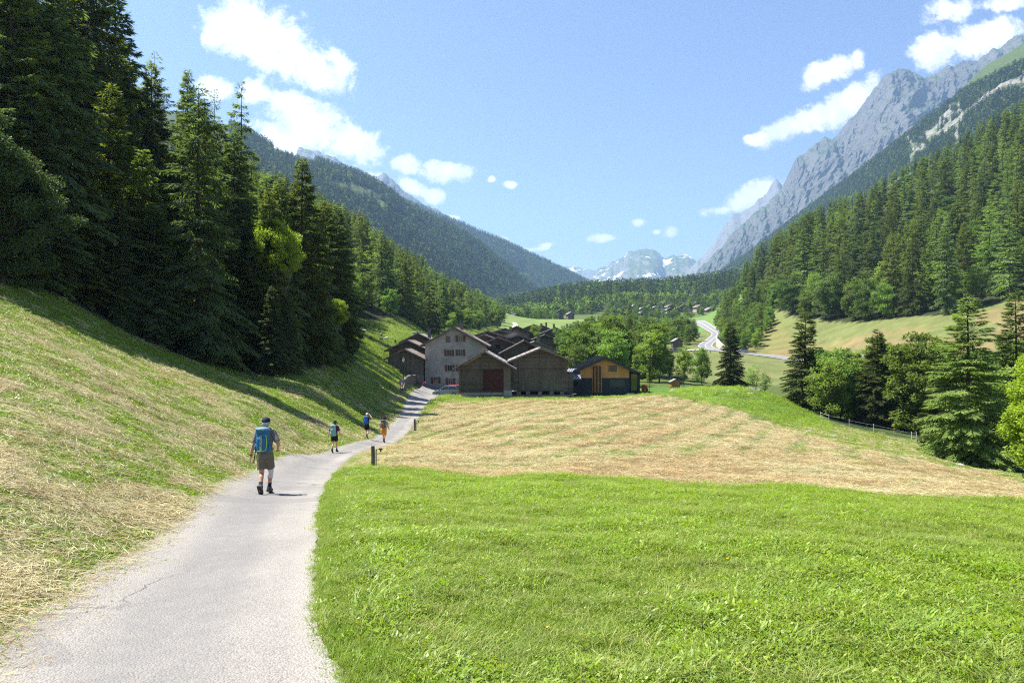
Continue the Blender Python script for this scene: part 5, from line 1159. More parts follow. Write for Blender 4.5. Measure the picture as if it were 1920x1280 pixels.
# ------------------------------------------------------------------ small things
def solveY(px, py, lo, hi):
    ys = np.linspace(lo, hi, 400); z = hz((px-960)/F*ys, ys); p = 640-F*z/ys; i = int(np.argmin(np.abs(p-py))); return float(ys[i])
M_postw = simple('weathered post wood', (.075, .060, .045), (.16, .14, .115), 6., .9, .5, stretch=(1, 1, .15))
M_steel = simple('galvanised steel', (.28, .29, .30), (.36, .37, .38), 5., .45, metal=.7)
def lane_post(px, Y, h, lab, valve=True, r=.075):
    x, y, z = at(px, Y); e = empty('hydrant_post' if valve else 'post', (x, y, z), 0, lab, 'post')
    b = MB(); b.tube([(0, 0, -.3), (.01, 0, h*.5), (0, 0, h)], [r*1.05, r, r*.97], 12); b.lathe([(r*.97, h), (r*.8, h+.012), (.01, h+.016)], 12); b.build('wooden_post', M_postw, e)
    if valve:
        b = MB(); b.tube([(.13, 0, -.2), (.13, 0, h*.80), (.16, 0, h*.86), (.24, 0, h*.87)], .024, 8); pi_ = b.build('pipe', M_steel, e)
        b = MB(); b.tube([(.24, 0, h*.87), (.36, 0, h*.87)], .034, 8); b.tube([(.30, 0, h*.87), (.31, 0, h*.74)], .03, 8); b.tube([(.36, -.05, h*.87), (.36, .05, h*.87)], .016, 6); b.build('tap', M_black, pi_)
    return e
lane_post(699, 26.2, .80, 'near wooden post with a water tap pipe at the corner of the green meadow')
lane_post(777.5, 56, 1.0, 'second wooden post with a tap pipe, farther down on the right verge', r=.085)
e = lane_post(714.5, 60, 1.05, 'dark upright post with a small cap on the left verge behind the hikers', False, .07)
b = MB(); b.box(-.14, .12, -.08, .08, .98, 1.06); b.build('cap', M_black, e)

# street lamp
x, y, z = at(756.5, 96); L_ = empty('street_lamp', (x, y, z), 0, 'slim black street lamp with a white lantern in front of the plank barn', 'street lamp')
b = MB(); b.lathe([(.14, 0), (.14, .35), (.07, .5), (.055, .9), (.05, 3.6), (.04, 3.9)], 10); b.build('pole', M_black, L_)
b = MB(); b.lathe([(.07, 3.9), (.10, 3.95), (.17, 4.35), (.15, 4.38)], 6); b.build('lantern', M_white, L_)
b = MB(); b.lathe([(.20, 4.39), (.17, 4.47), (.05, 4.6), (.02, 4.72)], 6); b.build('lamp_cap', M_black, L_)
# notice box on posts
x, y, z = at(752.8, 93); e = empty('sign', (x, y, z), 0, 'small pale sign board on posts left of the street lamp', 'sign')
b = MB(); b.tube([(-.12, 0, -.2), (-.12, 0, 1.25)], .04, 6); b.tube([(.16, 0, -.2), (.16, 0, 1.25)], .04, 6); b.build('post', M_postw, e)
b = MB(); b.prism([(-.30, 1.25), (.32, 1.25), (.32, 1.62), (.01, 1.70), (-.30, 1.62)], -.05, .05); b.build('board', simple('pale board', (.50, .42, .38), (.42, .35, .32)), e)
b = MB(); b.box(-.02, .22, -.085, -.052, .72, 1.08); b.build('plate', simple('yellow plate', (.65, .42, .05)), e)
# flower pot
x, y, z = at(795.5, 117); e = empty('flower_tub', (x, y, z+.02), 0, 'wooden tub of red flowers by the corner of the tall house', 'flower pot')
b = MB(); b.lathe([(.20, 0), (.26, .55), (.23, .56), (.22, .5)], 12); b.build('tub', M_shut, e)
M_petal = simple('red petals', (.65, .05, .08), (.80, .25, .30), 12.)
r = np.random.default_rng(4); n = 160; g = r.normal(size=(n, 3)); g /= np.linalg.norm(g, axis=1)[:, None]; v, q = kites(g*[.22, .22, .17]+[0, 0, .68], g, np.roll(g, 1, 1), np.full(n, .09), np.full(n, .08)); me = mesh_np('flowers', v, quads=q); ob('flowers', me, M_petal, e)

# ---- rocks
def rock(px, Y, r3, lab, m, seed, dz=-.15, name='boulder'):
    import mathutils
    x, y, z = at(px, Y); rr = np.random.default_rng(seed)
    bm = __import__('bmesh').new(); __import__('bmesh').ops.create_icosphere(bm, subdivisions=4, radius=1)
    o3 = rr.random(3)*20
    for v in bm.verts:
        p = v.co.copy(); n = mathutils.noise.noise(p*1.1+Vector(o3))*.38+mathutils.noise.noise(p*2.6+Vector(o3))*.16+mathutils.noise.noise(p*6+Vector(o3))*.05
        c = mathutils.noise.cell(p*1.4+Vector(o3))*.10; v.co = Vector((p.x*r3[0], p.y*r3[1], p.z*r3[2]))*(1+n+c)
    me = bpy.data.meshes.new(name); bm.to_mesh(me); bm.free(); me.polygons.foreach_set('use_smooth', [True]*len(me.polygons))
    o = ob(name, me, m, None, (x, y, z+dz), (0, 0, rr.random()*6)); tag(o, lab, 'boulder'); return o
M_boul = simple('pale granite boulder', (.27, .26, .24), (.46, .44, .40), 2.2, .9, .6, 5.)
M_bould = simple('dark lichen boulder', (.12, .115, .10), (.28, .265, .235), 2.2, .9, .6, 5.)
rock(1263, 108, (.80, .6, .45), 'pale rounded boulder below the wooden hutch', M_boul, 1)
rock(1411, 104, (1.5, 1., .75), 'large grey boulder on top of the green mound', M_bould, 2, -.25)
rock(1366, 99, (.35, .3, .28), 'small whitish stone on the left of the mound', M_boul, 3)
rock(1404, 97, (.75, .4, .30), 'flat grey slab bedded in the middle of the mound', M_boul, 4)
rock(1378, 89, (.75, .4, .2), 'low pale slab at the front of the mound', M_boul, 5)
rock(1798, 49, (.5, .4, .28), 'white stone on the field edge below the big yellowish spruce', M_boul, 6)
rock(1522, 68, (.55, .4, .36), 'dark stump-like stone in the middle of the mown hummock', M_bould, 7)
rock(1562, 62, (.7, .45, .36), 'brown stone beside the stump-like one on the hummock', M_bould, 8)
rock(1474, 78, (.35, .3, .2), 'small dark stone at the foot of the green mound', M_bould, 9)
rock(776, 190, (1.6, 1., 1.), 'grey outcrop on the steep pasture left of the small round tree', M_bould, 11)
rock(1084, 106, (.35, .3, .25), 'small stone on the grass between barn and chalet', M_boul, 12)
rock(930, 300, (2.8, 1.6, 1.4), 'brownish rock hump on the pasture by the lone tree', M_bould, 13)

# ---- hutch, net and garden things by the chalet
x, y, z = at(1267, 116); e = empty('hutch', (x, y, z), .1, 'little orange brown wooden hutch with grey roof behind the pale boulder', 'hutch')
b = MB(); b.prism([(-.75, .45), (.75, .45), (.75, 1.35), (0, 1.72), (-.75, 1.35)], 0, 1.); b.build('wall', planks('honey boards', (.26, .12, .035), (.42, .20, .06), .15, 'x'), e)
b = MB()
for s in (-1, 1): p = [(0, 1.76), (s*.95, 1.28), (s*.95, 1.36), (0, 1.85)]; b.prism(p if s < 0 else p[::-1], -.15, 1.15)
b.build('roof', M_roofgr, e); b = MB(); [b.box(a-.05, a+.05, c, c+.1, -.2, .447) for a in (-.65, .65) for c in (.05, .85)]; b.build('leg', M_postw, e)
b = MB(); b.box(-.62, -.30, -.3, -.02, 0, .32); bl = b.build('crate', simple('blue plastic', (.03, .10, .35), None, rough=.4)); bl.location = (x, y, z); tag(bl, 'small blue crate at the foot of the wooden hutch', 'crate')
e = empty('trampoline', at(1270, 124), 0, 'dark netted trampoline frame behind the wooden hutch', 'trampoline')
b = MB()
for k in range(8): a = k*pi/4; b.tube([(1.25*cos(a), 1.25*sin(a), -.1), (1.25*cos(a), 1.25*sin(a), 2.5)], .03, 6)
b.build('pole', simple('teal tube', (.03, .16, .18)), e); b = MB(); b.lathe([(1.3, .75), (1.3, .82), (.01, .83)], 24); b.build('mat', M_black, e)
m, t, o = newmat('fine black netting'); tr_ = t.add('ShaderNodeBsdfTransparent'); df = t.add('ShaderNodeBsdfDiffuse', {0: (.02, .02, .02, 1)}); mx = t.add('ShaderNodeMixShader', {0: .55, 1: tr_.outputs[0], 2: df.outputs[0]}); t.put(o.inputs[0], mx.outputs[0]); M_net = m
vs = [(1.22*cos(k*pi/12), 1.22*sin(k*pi/12), h) for h in (.84, 2.45) for k in range(24)]; b = MB(); b._add(vs, [(k, (k+1) % 24, 24+(k+1) % 24, 24+k) for k in range(24)]); b.build('net', M_net, e)
x, y, z = at(1279, 117); b = MB()
for k in range(7): b.tube([(k*.22, 0, -.1), (k*.22, 0, .75)], .015, 5)
b.tube([(0, 0, .74), (1.32, 0, .74)], .015, 5); b.tube([(0, 0, .4), (1.32, 0, .4)], .012, 5); e = b.build('pen_fence', M_steel, None, (x, y, z)); tag(e, 'low wire pen fence right of the wooden hutch', 'fence')
x, y, z = at(1209, 120); e = empty('toy_car', (x, y, z), .2, 'small red play car on the lawn right of the chalet', 'toy')
b = MB(); b.prism([(-.5, .15), (.5, .15), (.52, .5), (.3, .55), (.2, .95), (-.35, .95), (-.45, .55), (-.52, .5)], -.3, .3); b.build('body', simple('red plastic', (.55, .03, .03), None, rough=.35), e)
b = MB(); [b.tube([(a, c-.05, .14), (a, c+.05, .14)], .14, 10) for a in (-.32, .32) for c in (-.28, .28)]; b.build('wheel', M_black, e)
x, y, z = at(1217.5, 119); b = MB(); b.tube([(0, 0, -.2), (0, 0, 1.75)], .045, 6); b.box(-.06, .06, -.06, .06, 1.75, 1.82); e = b.build('garden_post', M_postw, None, (x, y, z)); tag(e, 'thin garden post at the right corner of the chalet lawn', 'post')
x, y, z = at(1316, 92); b = MB(); b.tube([(0, 0, -.2), (0, 0, .95)], .035, 6); b.box(-.045, .045, -.045, .045, .95, 1.0); e = b.build('marker_post', M_white, None, (x, y, z)); tag(e, 'thin white stake at the left foot of the green mound', 'post')

# ---- wire fence behind the hummock
fp = [(1538, 95, 0), (1554, 94, 0), (1592, 93, 0), (1638, 91, 0), (1676, 88, 1), (1709, 85.5, 0), (1718, 85, 0)]
root = empty('wire_fence', at(1600, 93), 0, 'electric wire fence with white posts behind the mown hummock', 'fence')
P0 = Vector(root.location); wires = []
for k, (px, Y, yl) in enumerate(fp):
    x, y, z = at(px, Y); p = Vector((x, y, z))-P0; b = MB(); b.tube([tuple(p+Vector((0, 0, -.2))), tuple(p+Vector((.02, 0, 1.05)))], .026, 6); b.lathe([(.05, 0), (.03, .05)], 6, tuple(p+Vector((.02, 0, 1.05))))
    b.build('post', simple('yellow stake', (.55, .30, .04)) if yl else M_white, root); wires.append(p)
for h in (.5, .95):
    b = MB(); b.tube([tuple(p+Vector((0, -.04, h))) for p in wires], .006, 4); b.build('wire', M_steel, root)
# marker posts along the valley road
for k, (px, Y) in enumerate(((1317, 262), (1332, 257), (1349, 255))):
    b = MB(); b.box(-.07, .07, -.04, .04, -.3, .95); b.box(-.075, .075, -.045, .045, .62, .78); e = b.build('delineator', M_dark, None, at(px, Y)); tag(e, ['leftmost dark marker post on the outer edge of the valley road', 'middle dark marker post on the outer edge of the valley road', 'right dark marker post on the outer edge of the valley road'][k], 'post', 'marker posts of the valley road')
x, y, z = at(1315, 318); e = empty('road_sign', (x, y, z), 0, 'small white road sign on a post left of the road bend', 'sign'); b = MB(); b.tube([(0, 0, -.2), (0, 0, 2.2)], .05, 6); b.build('post', M_steel, e); b = MB(); b.box(-.6, .6, -.06, -.052+.03, 1.6, 2.2); b.build('board', M_white, e)
# orange sign on the bend
x, y, z = at(1356, 262); e = empty('warning_sign', (x, y, z), 0, 'orange warning panel at the foot of the pale retaining wall', 'sign'); b = MB(); b.tube([(0, 0, -.2), (0, 0, 2.6)], .05, 6); b.build('post', M_steel, e); b = MB(); b.prism([(-.4, 1.7), (.4, 1.7), (0, 2.5)], -.09, -.06); b.build('panel', simple('orange panel', (.8, .18, .03)), e)

# ------------------------------------------------------------------ cars
def car(name, x, y, z, rz, paint, roofm, label, sc_=1., cat='car'):
    e = empty(name, (x, y, z), rz, label, cat); e.scale = (sc_,)*3
    # side profile: (x, z) stations lofted across the width; x forward
    lower = [(-2.18, .42), (-2.20, .78), (-2.12, 1.0), (-1.6, 1.04), (.75, 1.02), (1.35, .98), (1.95, .88), (2.18, .74), (2.22, .45), (2.05, .26), (1.78, .24), (1.72, .42), (1.55, .60), (1.30, .66), (1.05, .60), (.90, .42), (.86, .22), (-.90, .22), (-.94, .42), (-1.1, .60), (-1.35, .66), (-1.6, .60), (-1.76, .42), (-1.80, .26), (-2.05, .28)]
    b = MB(); n = len(lower)
    secs = [(-.90, .93), (-.86, 1.), (.86, 1.), (.90, .93)]; vs = [(px_*k*.5+px_*.5, yy_, .25+(pz-.25)*k) for yy_, k in secs for px_, pz in lower]
    fs = [tuple(range(n-1, -1, -1)), tuple(range(3*n, 4*n))]+[(s*n+i, s*n+(i+1) % n, (s+1)*n+(i+1) % n, (s+1)*n+i) for s in range(3) for i in range(n)]
    b._add(vs, fs); b.build('body', paint, e)
    cab = [(-2.02, 1.02), (-1.72, 1.50), (-1.35, 1.60), (-.2, 1.64), (.35, 1.55), (1.18, 1.02)]; n = len(cab)
    b = MB(); vs = [(px_, yy_*(1-.22*(pz-1.0)/.64), pz) for yy_ in (-.84, .84) for px_, pz in cab]; b._add(vs, [tuple(range(n-1, -1, -1)), tuple(range(n, 2*n))]+[(i, (i+1) % n, n+(i+1) % n, n+i) for i in range(n)]); b.build('windows', M_glass, e)
    b = MB(); top = cab[1:5]; k = len(top); f = lambda yy_, pz: yy_*(1-.22*(pz-1.0)/.64); vs = [(px_, f(yy_, pz), pz+dz) for dz in (.012, .06) for yy_ in (-.85, .85) for px_, pz in top]
    b._add(vs, [(i, i+1, k+i+1, k+i) for i in range(k-1)]+[(2*k+i, 3*k+i, 3*k+i+1, 2*k+i+1) for i in range(k-1)]+[(i, 2*k+i, 2*k+i+1, i+1) for i in range(k-1)]+[(k+i, k+i+1, 3*k+i+1, 3*k+i) for i in range(k-1)]+[(0, k, 3*k, 2*k), (k-1, 3*k-1, 4*k-1, 2*k-1)]); b.build('roof', roofm, e)
    b = MB()
    for s in (-1, 1):
        for (a, c) in (((-2.02, 1.02), (-1.72, 1.5)), ((-.55, 1.02), (-.5, 1.6)), ((1.18, 1.02), (.35, 1.55))):
            b.tube([(a[0], s*.86, a[1]), (c[0], s*f(.86, c[1]), c[1])], .045, 5)
    b.build('pillar', paint, e)
    for wx in (-1.35, 1.30):
        for s in (-1, 1):
            b = MB(); b.tube([(wx, s*.90, .34), (wx, s*.68, .34)], .34, 18); wo = b.build('wheel', M_black, e); b = MB(); b.tube([(wx, s*.905, .34), (wx, s*.90, .34)], .21, 10); b.build('rim', M_steel, wo)
    for s in (-1, 1):
        b = MB(); b.ell((2.08, s*.66, .74), (.12, .18, .08)); b.build('headlight', M_white, e); b = MB(); b.ell((-2.13, s*.70, .88), (.07, .16, .09)); b.build('tail_light', simple('red lamp', (.5, .02, .02), None, rough=.3), e)
        b = MB(); b.ell((.85, s*1.0, 1.08), (.08, .10, .07)); b.build('mirror', paint, e)
M_pgrey = simple('steel blue car paint', (.15, .21, .24), None, rough=.28, metal=.3, spec=.6)
M_pred = simple('red car paint', (.62, .03, .045), None, rough=.3, spec=.6)
M_psil = simple('silver car paint', (.30, .31, .33), None, rough=.3, metal=.6)
x, y, z = at(836.5, 107.5); car('parked_car', x, y, z+.05, radians(180), M_pgrey, M_pgrey, 'steel blue hatchback parked in front of the tall grey house', .95)
x, y, z = at(845, 112.5); car('parked_car', x, y, z-.0, radians(180), M_pred, M_pred, 'red car parked right behind the steel blue one', 1.0)
x, y, z = at(1391, 259.5); car('driving_car', x, y, z+.1, radians(185), M_psil, M_psil, 'silver car driving down the valley road behind the neat spruce')

# ------------------------------------------------------------------ goats
M_gw = simple('white fleece', (.62, .60, .56), (.45, .43, .40), 6., .95); M_gd = simple('black fleece', (.03, .028, .026), (.06, .055, .05), 6., .95); M_gg = simple('grey fleece', (.22, .21, .20), (.12, .115, .11), 6., .95)
def remesh(name, b, vox, m, parent=None, smooth=3, mats=None):
    """melt the overlapping solids of b into one continuous skin"""
    me = b.mesh(name); tmp = bpy.data.objects.new('tmp', me); COL.objects.link(tmp)
    md = tmp.modifiers.new('r', 'REMESH'); md.mode = 'VOXEL'; md.voxel_size = vox; md.use_smooth_shade = True
    if smooth: s_ = tmp.modifiers.new('s', 'SMOOTH'); s_.iterations = smooth; s_.factor = .5
    dg = bpy.context.evaluated_depsgraph_get(); dg.update(); out_ = bpy.data.meshes.new_from_object(tmp.evaluated_get(dg)); bpy.data.objects.remove(tmp); out_.name = name
    out_.materials.clear(); return ob(name, out_, m, parent)
def goat(px, py, lo, hi, m, graze, rz, lab):
    Y = solveY(px, py, lo, hi); x, y, z = at(px, Y); b = MB()
    b.tube([(-.42, 0, .68), (-.30, 0, .70), (0, 0, .66), (.28, 0, .70), (.42, 0, .76)], [.10, .19, .21, .19, .11], 10)
    hx = [(.38, 0, .78), (.56, 0, .98), (.66, 0, 1.10)] if not graze else [(.38, 0, .74), (.58, 0, .56), (.68, 0, .30)]
    b.tube(hx, [.12, .085, .07], 8); hd = hx[-1]; tip = (hd[0]+.20, 0, hd[2]-.06) if not graze else (hd[0]+.10, 0, hd[2]-.20)
    b.tube([hd, tip], [.085, .04], 8); [b.tube([hd, (hd[0]-.06, s*.13, hd[2]+.0)], [.035, .015], 5) for s in (-1, 1)]; [b.tube([(hd[0]-.02, s*.03, hd[2]+.05), (hd[0]-.10, s*.06, hd[2]+.22), (hd[0]-.22, s*.09, hd[2]+.28)], [.02, .017, .008], 5) for s in (-1, 1)]
    for s in (-1, 1):
        b.tube([(.30, s*.11, .62), (.31, s*.12, .36), (.30, s*.12, .02)], [.075, .04, .032], 6); b.tube([(-.32, s*.11, .64), (-.24, s*.12, .48), (-.38, s*.12, .30), (-.35, s*.12, .02)], [.10, .065, .035, .032], 6)
    b.tube([(-.44, 0, .78), (-.52, 0, .86)], [.03, .015], 5)
    o = remesh('goat', b, .025, m); o.location = (x, y, z+.02); o.rotation_euler = (0, 0, rz); tag(o, lab, 'goat'); return o
for a in ((651, 619, 140, 190, M_gg, True, .3, 'greyish goat farthest left on the shaded pasture'), (683, 625, 130, 190, M_gw, True, 3.4, 'white goat in the middle of the shaded pasture'), (711, 622, 140, 200, M_gd, False, 1.2, 'black goat above the two grey ones'),
          (715, 632, 130, 190, M_gg, False, 2.0, 'upper of the two grey goats near the barn roofs'), (714, 640, 120, 180, M_gg, True, 1.0, 'lower of the two grey goats near the barn roofs'), (725, 639, 120, 180, M_gw, True, 2.8, 'white goat right of the grey ones'),
          (691, 638, 120, 180, M_gd, True, 0., 'black goat on the sunny edge of the pasture'), (741, 644, 120, 180, M_gd, True, 1.7, 'dark goat just above the left barn roof')): goat(*a)

# ------------------------------------------------------------------ hikers
M_skin = simple('tanned skin', (.44, .22, .135), (.52, .28, .175), 5., .55, spec=.35); M_skinl = simple('fair skin', (.58, .36, .26), (.64, .42, .31), 5., .55, spec=.35)
def cl(name, c, c2=None, rough=.85): return simple(name, c, c2 or tuple(v*.75 for v in c), 3.5, rough, .9, 7.)
M_hairg = cl('grey hair', (.55, .53, .50)); M_hairb = cl('dark hair', (.05, .035, .025)); M_hairbl = cl('blond hair', (.40, .27, .13))
M_boot = cl('grey hiking boot', (.10, .10, .10)); M_sole = cl('boot sole', (.05, .045, .04)); M_sock = cl('navy sock', (.015, .02, .035))
def hiker(px, Y, H, rz, pose, look, label):
    """one walking figure seen from behind; local +y is the walking direction, x to the right, metres at 1.78 m"""
    x, y = XY(px, Y); z = float(hz0(np.array([x]), np.array([y]))[0])+.035
    root = empty('person', (x, y, z), rz, label, 'person'); s = H/1.78; root.scale = (s, s, s); J = pose; V3 = Vector
    b = MB()
    hip = V3(J['hip']); ch = V3(J['chest']); nk = V3(J['neck']); hd = V3(J['head'])
    b.tube([hip+V3((0, 0, -.10)), hip, hip.lerp(ch, .45), ch, ch+(nk-ch)*.72, nk-(nk-ch)*.02], [(.135, .10), (.165, .115), (.140, .100), (.178, .118), (.150, .095), (.06, .06)], 18)
    b.tube([nk-V3((0, 0, .05)), nk+V3((0, .01, .05)), hd-V3((0, 0, .05))], [.062, .056, .058], 12)
    b.ell(hd, (.076, .098, .118), 20, 14); b.ell(hd+V3((0, .035, -.055)), (.055, .065, .06), 14, 10); b.ell(hd+V3((0, .105, -.01)), (.013, .022, .026), 8, 6)
    for sg in (-1, 1): b.ell(hd+V3((sg*.078, -.002, -.005)), (.012, .02, .032), 8, 6)
    for sd_, sg in (('l', -1), ('r', 1)):
        sh, el, wr = V3(J['sh'+sd_]), V3(J['el'+sd_]), V3(J['wr'+sd_])
        b.tube([sh+V3((-sg*.05, 0, .0)), sh, sh.lerp(el, .5), el, el.lerp(wr, .35), wr], [.055, .058, .047, .040, .042, .027], 12)
        u = (wr-el).normalized(); pn = V3(J.get('palm'+sd_, (0, 1, 0))); pn = (pn-u*pn.dot(u)).normalized(); sdv = u.cross(pn)
        pc = wr+u*.05; b.tube([wr-u*.01, wr+u*.035, wr+u*.085], [(.024, .018), (.036, .015), (.038, .013)] if 0 else [.026, .030, .026], 10)
        for f in range(4):      # four fingers, bent at the knuckles, of different lengths
            o0 = wr+u*.085+sdv*(f-1.5)*.020; ln = (.070, .080, .075, .058)[f]; c1 = o0+u*ln*.5+pn*ln*.10; c2 = c1+u*ln*.32+pn*ln*.32; b.tube([o0-u*.02, c1, c2], [.0105, .0095, .0075], 6)
        ts = -sg; o0 = wr+u*.03+sdv*ts*.028*(1 if J.get('thumb', 1) else -1); b.tube([o0, o0+u*.035+sdv*ts*.022+pn*.01, o0+u*.062+sdv*ts*.022+pn*.025], [.013, .011, .009], 6)
        hp, kn, an, to = (V3(J[k+sd_]) for k in ('hp', 'kn', 'an', 'to'))
        b.tube([hp+V3((0, 0, .04)), hp.lerp(kn, .1), hp.lerp(kn, .5), kn+(hp-kn)*.12, kn, kn+(an-kn)*.14], [.085, .092, .080, .060, .056, .054], 14)
        cb = kn.lerp(an, .32)+V3((0, -.018, 0)); b.tube([kn+(an-kn)*.05, cb, kn.lerp(an, .62), an], [.052, .057, .043, .034], 14)
        b.tube([an+V3((0, -.03, -.01)) if 0 else an, an.lerp(to, .5)+V3((0, 0, .01)), to], [.04, .042, .03], 10)
    remesh('body', b, .011, look['skin'], root, 3)
    # clothes
    b = MB(); wv = 1.16
    b.tube([hip+V3((0, 0, .02)), hip+V3((0, 0, .06)), hip.lerp(ch, .5), ch, ch+(nk-ch)*.70, nk-(nk-ch)*.18], [(.178, .128), (.180, .130), (.163, .120), (.196, .135), (.168, .112), (.078, .078)], 20)
    for sd_, sg in (('l', -1), ('r', 1)):
        sh, el = V3(J['sh'+sd_]), V3(J['el'+sd_]); b.tube([sh+V3((-sg*.07, 0, .01)), sh+V3((0, 0, .006)), sh.lerp(el, .35), sh.lerp(el, look.get('sleeve', .78))], [.062, .074, .070, .072], 14)
    remesh('shirt', b, .012, look['shirt'], root, 2)
    b = MB(); b.tube([hip+V3((0, 0, .05)), hip, hip+V3((0, 0, -.09))], [(.172, .125), (.186, .136), (.165, .13)], 20)
    for sd_ in 'lr':
        hp, kn = V3(J['hp'+sd_]), V3(J['kn'+sd_]); q = look.get('short', .80); b.tube([hp+V3((0, 0, .04)), hp.lerp(kn, .2), hp.lerp(kn, q)], [.105, .113, look.get('leg', .103)], 14)
    remesh('shorts', b, .012, look['shorts'], root, 2)
    for sd_ in 'lr':
        kn, an, to = (V3(J[k+sd_]) for k in ('kn', 'an', 'to')); u = (an-kn).normalized(); b = MB(); b.tube([kn.lerp(an, .66), kn.lerp(an, .8), an], [.050, .045, .044], 12); b.build('sock', look['sock'], root, smooth=True)
        f = (to-an); f = V3((f.x, f.y, f.z)); dn = V3((0, 0, -1)); side = f.normalized().cross(dn).normalized(); dn = side.cross(f.normalized())*-1
        if dn.z > 0: dn = -dn
        heel = an+dn*.035-f.normalized()*.055; toe = to+f.normalized()*.03
        b = MB(); b.tube([kn.lerp(an, .86), an, an+dn*.02], [.056, .060, .058], 14); b.tube([heel+dn*.0, an.lerp(to, .4)+dn*.012, toe+dn*.004], [.046, .052, .040], 14); bo = remesh('boot', b, .010, look['boot'], root, 2)
        if Y < 30:
            M = Matrix((side, f.normalized(), dn)).transposed().to_4x4(); M.translation = an.lerp(to, .42)+dn*.062
            b = MB(); pl = [(-.040, -.155), (.040, -.155), (.045, -.05), (.040, .02), (.052, .10), (.035, .165), (-.035, .165), (-.052, .10), (-.040, .02), (-.045, -.05)]
            vs = [M @ V3((a, c, z_)) for z_ in (-.012, .014) for a, c in pl]; n = len(pl); b._add(vs, [tuple(range(n-1, -1, -1)), tuple(range(n, 2*n))]+[(i, (i+1) % n, n+(i+1) % n, n+i) for i in range(n)]); b.build('sole', M_sole, bo)
            b = MB(); b.ell(M @ V3((0, -.02, .016)), (.010, .014, .006), 8, 6, M.to_3x3().to_4x4()); b.build('sole_badge', M_yel_, bo)
    # hair and headgear
    b = MB(); b.ell(hd+V3((0, -.012, .004)), (.083, .098, .112), 20, 12); hr_ = b.build('hair', look['hair'], root, smooth=True)
    if look['hair'] is M_hairbl: b = MB(); b.tube([hd+V3((0, -.09, -.02)), hd+V3((0, -.13, -.10)), hd+V3((0, -.12, -.22))], [.03, .035, .012], 8); b.build('ponytail', look['hair'], root, smooth=True)
    b = MB(); c = hd+V3((0, -.005, .035))
    if look['hat'] == 'cap':
        b.lathe([(.094, -.01), (.096, .03), (.085, .07), (.055, .098), (.015, .108)], 20, tuple(c), 1., 1.12); hat = b.build('cap', look['hatm'], root, smooth=True)
        b = MB(); b._add([tuple(c+V3(p)) for p in ((-.07, .07, .005), (.07, .07, .005), (.055, .17, -.012), (-.055, .17, -.012), (-.07, .07, .015), (.07, .07, .015), (.055, .17, -.002), (-.055, .17, -.002))], [(3, 2, 1, 0), (4, 5, 6, 7), (0, 1, 5, 4), (1, 2, 6, 5), (2, 3, 7, 6), (3, 0, 4, 7)]); b.build('peak', look['hatm'], hat)
        b = MB(); b.box(c.x-.025, c.x+.025, c.y-.112, c.y-.104, c.z+.0, c.z+.018); b.build('strap', M_sole, hat)
    else:
        b.lathe([(.155, -.045), (.15, -.035), (.10, -.005), (.096, .04), (.084, .085), (.02, .10)], 20, tuple(c), 1., 1.1); b.build('sun_hat', look['hatm'], root, smooth=True)
    if look.get('knee'):
        kn, an, hp = V3(J['knr']), V3(J['anr']), V3(J['hpr']); b = MB(); b.tube([kn.lerp(hp, .22), kn.lerp(hp, .1), kn, kn.lerp(an, .15), kn.lerp(an, .38)+V3((0, -.012, 0))], [.070, .069, .066, .064, .066], 16); b.build('knee_sleeve', simple('white knee sleeve', (.62, .62, .66), None), root, smooth=True)
    if look.get('watch'):
        el, wr = V3(J['ell']), V3(J['wrl']); u = (wr-el).normalized(); b = MB(); b.tube([wr-u*.035, wr-u*.012], [.033, .032], 14); b.build('watch', M_black, root)
    return root, s
M_yel_ = simple('yellow badge', (.8, .45, .02))
